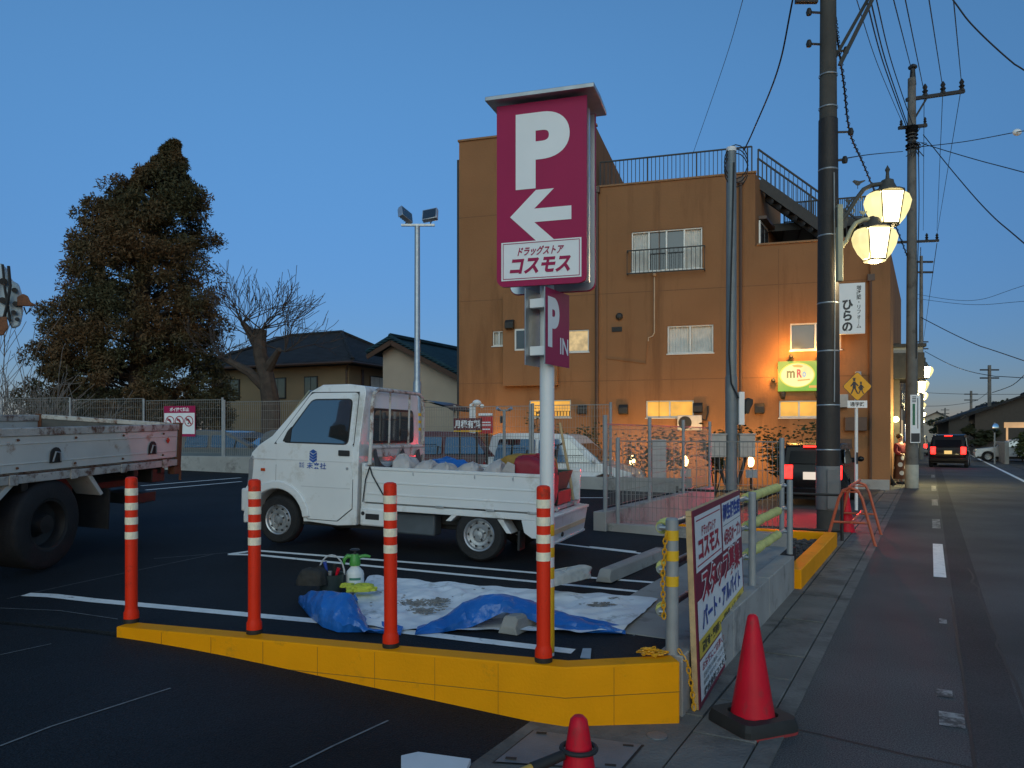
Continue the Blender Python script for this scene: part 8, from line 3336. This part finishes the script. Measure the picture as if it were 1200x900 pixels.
# corners in picture order: far left, far right, near right, near left
fl_, fr_, nr_, nl_ = hit(432, 678, lotz), hit(771, 705, lotz), hit(728, 745, lotz), hit(386, 738, lotz)
rs = random.Random(9)
rows = []
n, m = 130, 70
for i in range(m + 1):
    f = i / m
    row = []
    for j in range(n + 1):
        g_ = j / n
        p = (fl_.lerp(fr_, g_)).lerp(nl_.lerp(nr_, g_), f)
        edge = min(f, 1 - f, g_, 1 - g_)
        jag = 0.02 * sin(g_ * 40 + 1) * (1 - min(1, f * 9)) - 0.02 * sin(g_ * 31) * (1 - min(1, (1 - f) * 9))
        p = p + AV * jag
        wz_ = 0.010 * sin(g_ * 23 + 5 * f) + 0.010 * sin(f * 14 + 7 * g_ + 1.3) + 0.008 * sin(g_ * 47 - f * 11) + 0.006 * sin(g_ * 71 + f * 37)
        wz_ += (0.25 - abs(mnoise.noise(Vector((p.x * 3.1, p.y * 3.1, 2))))) * 0.05 + (0.25 - abs(mnoise.noise(Vector((p.x * 8, p.y * 8, 5))))) * 0.018
        z = lotz(p.x, p.y) + 0.022 + wz_ * (0.35 + min(1, edge * 6) * 0.65)
        row.append(Vector((p.x, p.y, max(z, lotz(p.x, p.y) + 0.007))) - so)
    rows.append(row)
b = MB()
b.grid(rows)
b.build("sheet", M_TARPW, sh, smooth=60, recalc=False)


def flap(name, bottom, ridge, lifts, dyr, parent, bulge=0.04, nseg=72, m=M_BLUE, back=True):
    """folded-over part: from the bottom edge (px on ground, lifted) over a ridge and down behind"""
    def interp(arr, f):
        k = f * (len(arr) - 1)
        i = min(int(k), len(arr) - 2)
        return tuple(a + (c - a) * (k - i) for a, c in zip(arr[i], arr[i + 1]))
    rows = [[] for _ in range(8)]
    for j in range(nseg + 1):
        f = j / nseg
        bx_, by_ = interp(bottom, f)
        rx, ry = interp(ridge, f)
        (lz,) = interp([(l,) for l in lifts], f)
        (dr,) = interp([(d,) for d in dyr], f)
        B = hit(bx_, by_ + lz * 0, lotz)
        # lift: the point seen at (bx, by) lies lz above the ground, so nearer ground point is found by raising the plane
        B = hit(bx_, by_, lambda x, y: lotz(x, y) + 0.008 + lz)
        Rg = W(rx, ry, B.y + dr)
        if Rg.z < lotz(Rg.x, Rg.y) + 0.01:
            Rg.z = lotz(Rg.x, Rg.y) + 0.012
        Mi = B.lerp(Rg, 0.45) + Vector((0, -bulge, bulge * 0.4)) * min(1, 6 * f, 6 * (1 - f))
        w1 = 0.016 * abs(sin(f * 19 + 0.7)) - 0.008 + 0.010 * abs(sin(f * 43 + 1)) - 0.005
        Bk = Rg + Vector((0, 0.10, -0.05)) * min(1, 5 * f, 5 * (1 - f))
        Gd = Vector((Bk.x, Bk.y + 0.10, lotz(Bk.x, Bk.y + 0.1) + 0.03))
        seq = [B, B.lerp(Mi, 0.5) + Vector((0, -bulge * 0.3 + w1, w1)), Mi + Vector((0, w1, w1)), Mi.lerp(Rg, 0.6) + Vector((0, -0.01 + w1, 0.008)), Rg, Rg.lerp(Bk, 0.5) + Vector((0, 0, 0.012)), Bk, Gd]
        for r_, q_ in zip(rows, seq):
            r_.append(q_ - so)
    fine = []
    for i in range(len(rows) - 1):
        fine.append(rows[i])
        fine.append([(a + c) / 2 for a, c in zip(rows[i], rows[i + 1])])
    fine.append(rows[-1])
    for i, r_ in enumerate(fine):
        for j, q_ in enumerate(r_):
            k = min(1, i * 0.5, (nseg - j) * 0.25, j * 0.25)
            crease = (0.35 - abs(mnoise.noise(q_ * 5.5 + Vector((3, 1, 7))))) * 0.060 + (0.3 - abs(mnoise.noise(q_ * 13))) * 0.026
            r_[j] = q_ + Vector((0, -0.8, 0.6)) * (crease * max(0, k))
    b = MB()
    b.grid(fine)
    return b.build(name, m, parent, smooth=28, recalc=False)


flap("blue_fold", [(486, 744), (520, 741), (552, 735), (572, 726), (590, 717), (612, 722), (640, 735), (680, 741), (733, 743)],
     [(487, 741), (520, 722), (545, 706), (562, 699), (590, 697), (625, 705), (655, 717), (690, 729), (733, 741)],
     [0, 0.0, 0.02, 0.07, 0.12, 0.08, 0.02, 0, 0], [0.02, 0.10, 0.16, 0.18, 0.16, 0.16, 0.14, 0.10, 0.02], sh)
flap("blue_fold", [(350, 707), (362, 722), (378, 735), (396, 741), (430, 741), (470, 744)],
     [(350, 701), (362, 694), (380, 692.5), (412, 697), (432, 738), (470, 742)],
     [0, 0, 0, 0, 0, 0], [0.03, 0.15, 0.22, 0.2, 0.03, 0.02], sh, bulge=0.05)
flap("blue_fold", [(396, 740), (392, 728), (398, 716), (412, 707), (420, 703)], [(393, 738), (386, 722), (394, 709), (408, 699), (417, 698)], [0.0, 0.03, 0.05, 0.07, 0.09], [0.02, 0.06, 0.06, 0.05, 0.03], sh, bulge=0.0)
# crumpled clear roll
rl0, rl1 = hit(640, 702, lotz), hit(688, 690, lotz)
b = lump((0, 0, 0.075), (0.30, 0.085, 0.10), n=30, m=16, seed=52, amp=0.16, floor=0.0)
o = b.build("plastic_roll", mat("clear_film", (0.50, 0.50, 0.46), 0.25, var=0.15, scale=10, bump=0.9, bscale=14), smooth=60, loc=((rl0 + rl1) / 2 + Vector((0, 0, 0.035))), rot=(0, 0, atan2(rl1.y - rl0.y, rl1.x - rl0.x)))
tag(o, "crumpled pale plastic film bundle lying on the white sheet behind the parking sign's pole", "plastic film")
# mortar crumbs
b = MB()
rs = random.Random(77)
for i in range(650):
    cpx = rs.choice([(490, 712, 24, 5), (515, 716, 14, 5), (700, 712, 16, 2.5), (718, 706, 6, 2), (500, 722, 12, 3), (470, 708, 90, 14)] if i % 6 == 0 else [(490, 712, 26, 4), (512, 709, 14, 3), (495, 721, 16, 3), (700, 714, 16, 2)])
    p = hit(cpx[0] + rs.gauss(0, 0.5) * cpx[2], cpx[1] + rs.gauss(0, 0.5) * cpx[3], lotz)
    r = rs.uniform(0.004, 0.011)
    b.ball(p + Vector((0, 0, 0.036)), (r * 1.5, r, r * 0.45), 6, 4, jit=0.25)
kind(b.build("mortar_debris", mat("mortar_grey", (0.22, 0.205, 0.185), 0.95, var=0.35, scale=20), smooth=0), 'stuff')

# pressure sprayer
sp_ = hit(416, 694, lotz)
pr_ = empty("pressure_sprayer", sp_, radians(10))
tag(pr_, "white hand pressure sprayer with a green pump head on the white sheet's corner", "sprayer")
b = MB()
b.lathe([(0.055, 0), (0.072, 0.006), (0.074, 0.03), (0.074, 0.15), (0.068, 0.175), (0.045, 0.20), (0.036, 0.21), (0.036, 0.225), (0, 0.225)], 24)
bt_ = b.build("bottle", mat("bottle_white", (0.72, 0.74, 0.72), 0.35, var=0.04), pr_)
b = MB()
pts_ = [(0.0748 * cos(a), 0.0748 * sin(a)) for a in [-2.2 + i * 0.12 for i in range(12)]]
b.add([(x, y, 0.11) for x, y in pts_] + [(x, y, 0.13) for x, y in pts_], [(i, i + 1, 13 + i, 12 + i) for i in range(11)])
b.build("label_band", mat("label_green", (0.05, 0.22, 0.16), 0.5), bt_)
b = MB()
b.lathe([(0.044, 0.222), (0.046, 0.25), (0.042, 0.27), (0.035, 0.30), (0.028, 0.315), (0, 0.315)], 18)
b.tube([(0.03, 0, 0.29), (0.085, 0, 0.30), (0.125, 0, 0.29)], [0.016, 0.014, 0.010], 10)
b.tube([(-0.02, 0, 0.295), (-0.06, 0, 0.30), (-0.085, 0, 0.275), (-0.09, 0, 0.235)], [0.018, 0.02, 0.016, 0.012], 10)
b.build("pump_head", mat("pump_green", (0.07, 0.30, 0.05), 0.4, var=0.06), pr_)
b = MB()
b.tube([(0, 0, 0.31), (0, 0, 0.345)], 0.012, 8)
b.lathe([(0.04, 0.345), (0.042, 0.352), (0.03, 0.36), (0, 0.36)], 14)
b.build("plunger", M_PBLK, pr_)
# gloves
o = lump((0, 0, 0.03), (0.11, 0.07, 0.045), seed=61, amp=0.3, floor=0.0).build("work_gloves", mat("glove_yellow", (0.55, 0.58, 0.06), 0.8, var=0.12, scale=20, bump=0.5, bscale=30), loc=hit(424, 703, lotz) + Vector((0, 0, 0.045)), smooth=60, rot=(0, 0, 0.3))
tag(o, "crumpled yellow green work gloves beside the white sprayer", "gloves")
b = lump((0, 0, 0.02), (0.05, 0.035, 0.03), seed=62, amp=0.25, floor=0.0)
o = b.build("work_gloves", mat("glove_yellow", (0.55, 0.58, 0.06)), loc=hit(406, 698, lotz) + Vector((0, 0, 0.05)), smooth=60)
tag(o, "smaller yellow green cloth scrap in front of the sprayer's foot", "cloth")
# dark tool bag with a bucket and tools
tbp = hit(366, 700, lotz)
o = lump((0, 0, 0.11), (0.12, 0.10, 0.125), seed=63, amp=0.10, floor=0.0).build("tool_bag", mat("bag_dark", (0.03, 0.028, 0.024), 0.8, var=0.2, scale=12, bump=0.5, bscale=25), loc=tbp, smooth=60)
tag(o, "round dark tool bag behind the blue folded corner of the sheet", "tool bag")
tb = empty("tool_bucket", hit(388, 697, lotz))
tag(tb, "dark bucket of tools with a grey handle between the tool bag and the sprayer", "bucket")
b = MB()
b.lathe([(0.085, 0), (0.105, 0.17), (0.110, 0.175), (0.100, 0.172), (0.082, 0.02), (0, 0.02)], 20)
b.build("bucket_body", mat("bucket_dark", (0.03, 0.045, 0.045), 0.5), tb)
b = MB()
b.tube([(0.105 * cos(a), 0.02, 0.16 + 0.16 * sin(a)) for a in [pi * i / 12 for i in range(13)]], 0.007, 6)
b.build("handle", mat("handle_pale", (0.5, 0.5, 0.5), 0.4), tb)
for i, (x, y, h_, m) in enumerate(((-0.04, 0, 0.27, M_NAVY), (0.02, 0.02, 0.25, M_DARK), (0.05, -0.01, 0.22, M_RED), (-0.07, -0.02, 0.24, M_DARK), (0.0, -0.04, 0.2, M_GREYP))):
    b = MB()
    b.tube([(x * 0.4, y, 0.03), (x, y, h_ * 0.8), (x * 1.3, y, h_)], [0.008, 0.012, 0.016], 8)
    b.build("tool", m, tb)
# plastic offcut by the line's end
b = MB()
q = hits([(683, 762), (693, 762), (692, 774), (680, 773)], lotz)
b.add([p + Vector((0, 0, 0.008)) for p in q], [(0, 1, 2, 3)])
b.add([p + Vector((0.0, 0.002, 0.012)) for p in q], [(3, 2, 1, 0)])
o = b.build("masking_film", mat("film_blue", (0.30, 0.42, 0.50), 0.3), smooth=0)
tag(o, "small pale blue film scrap at the end of the white line by the yellow wall", "film scrap")
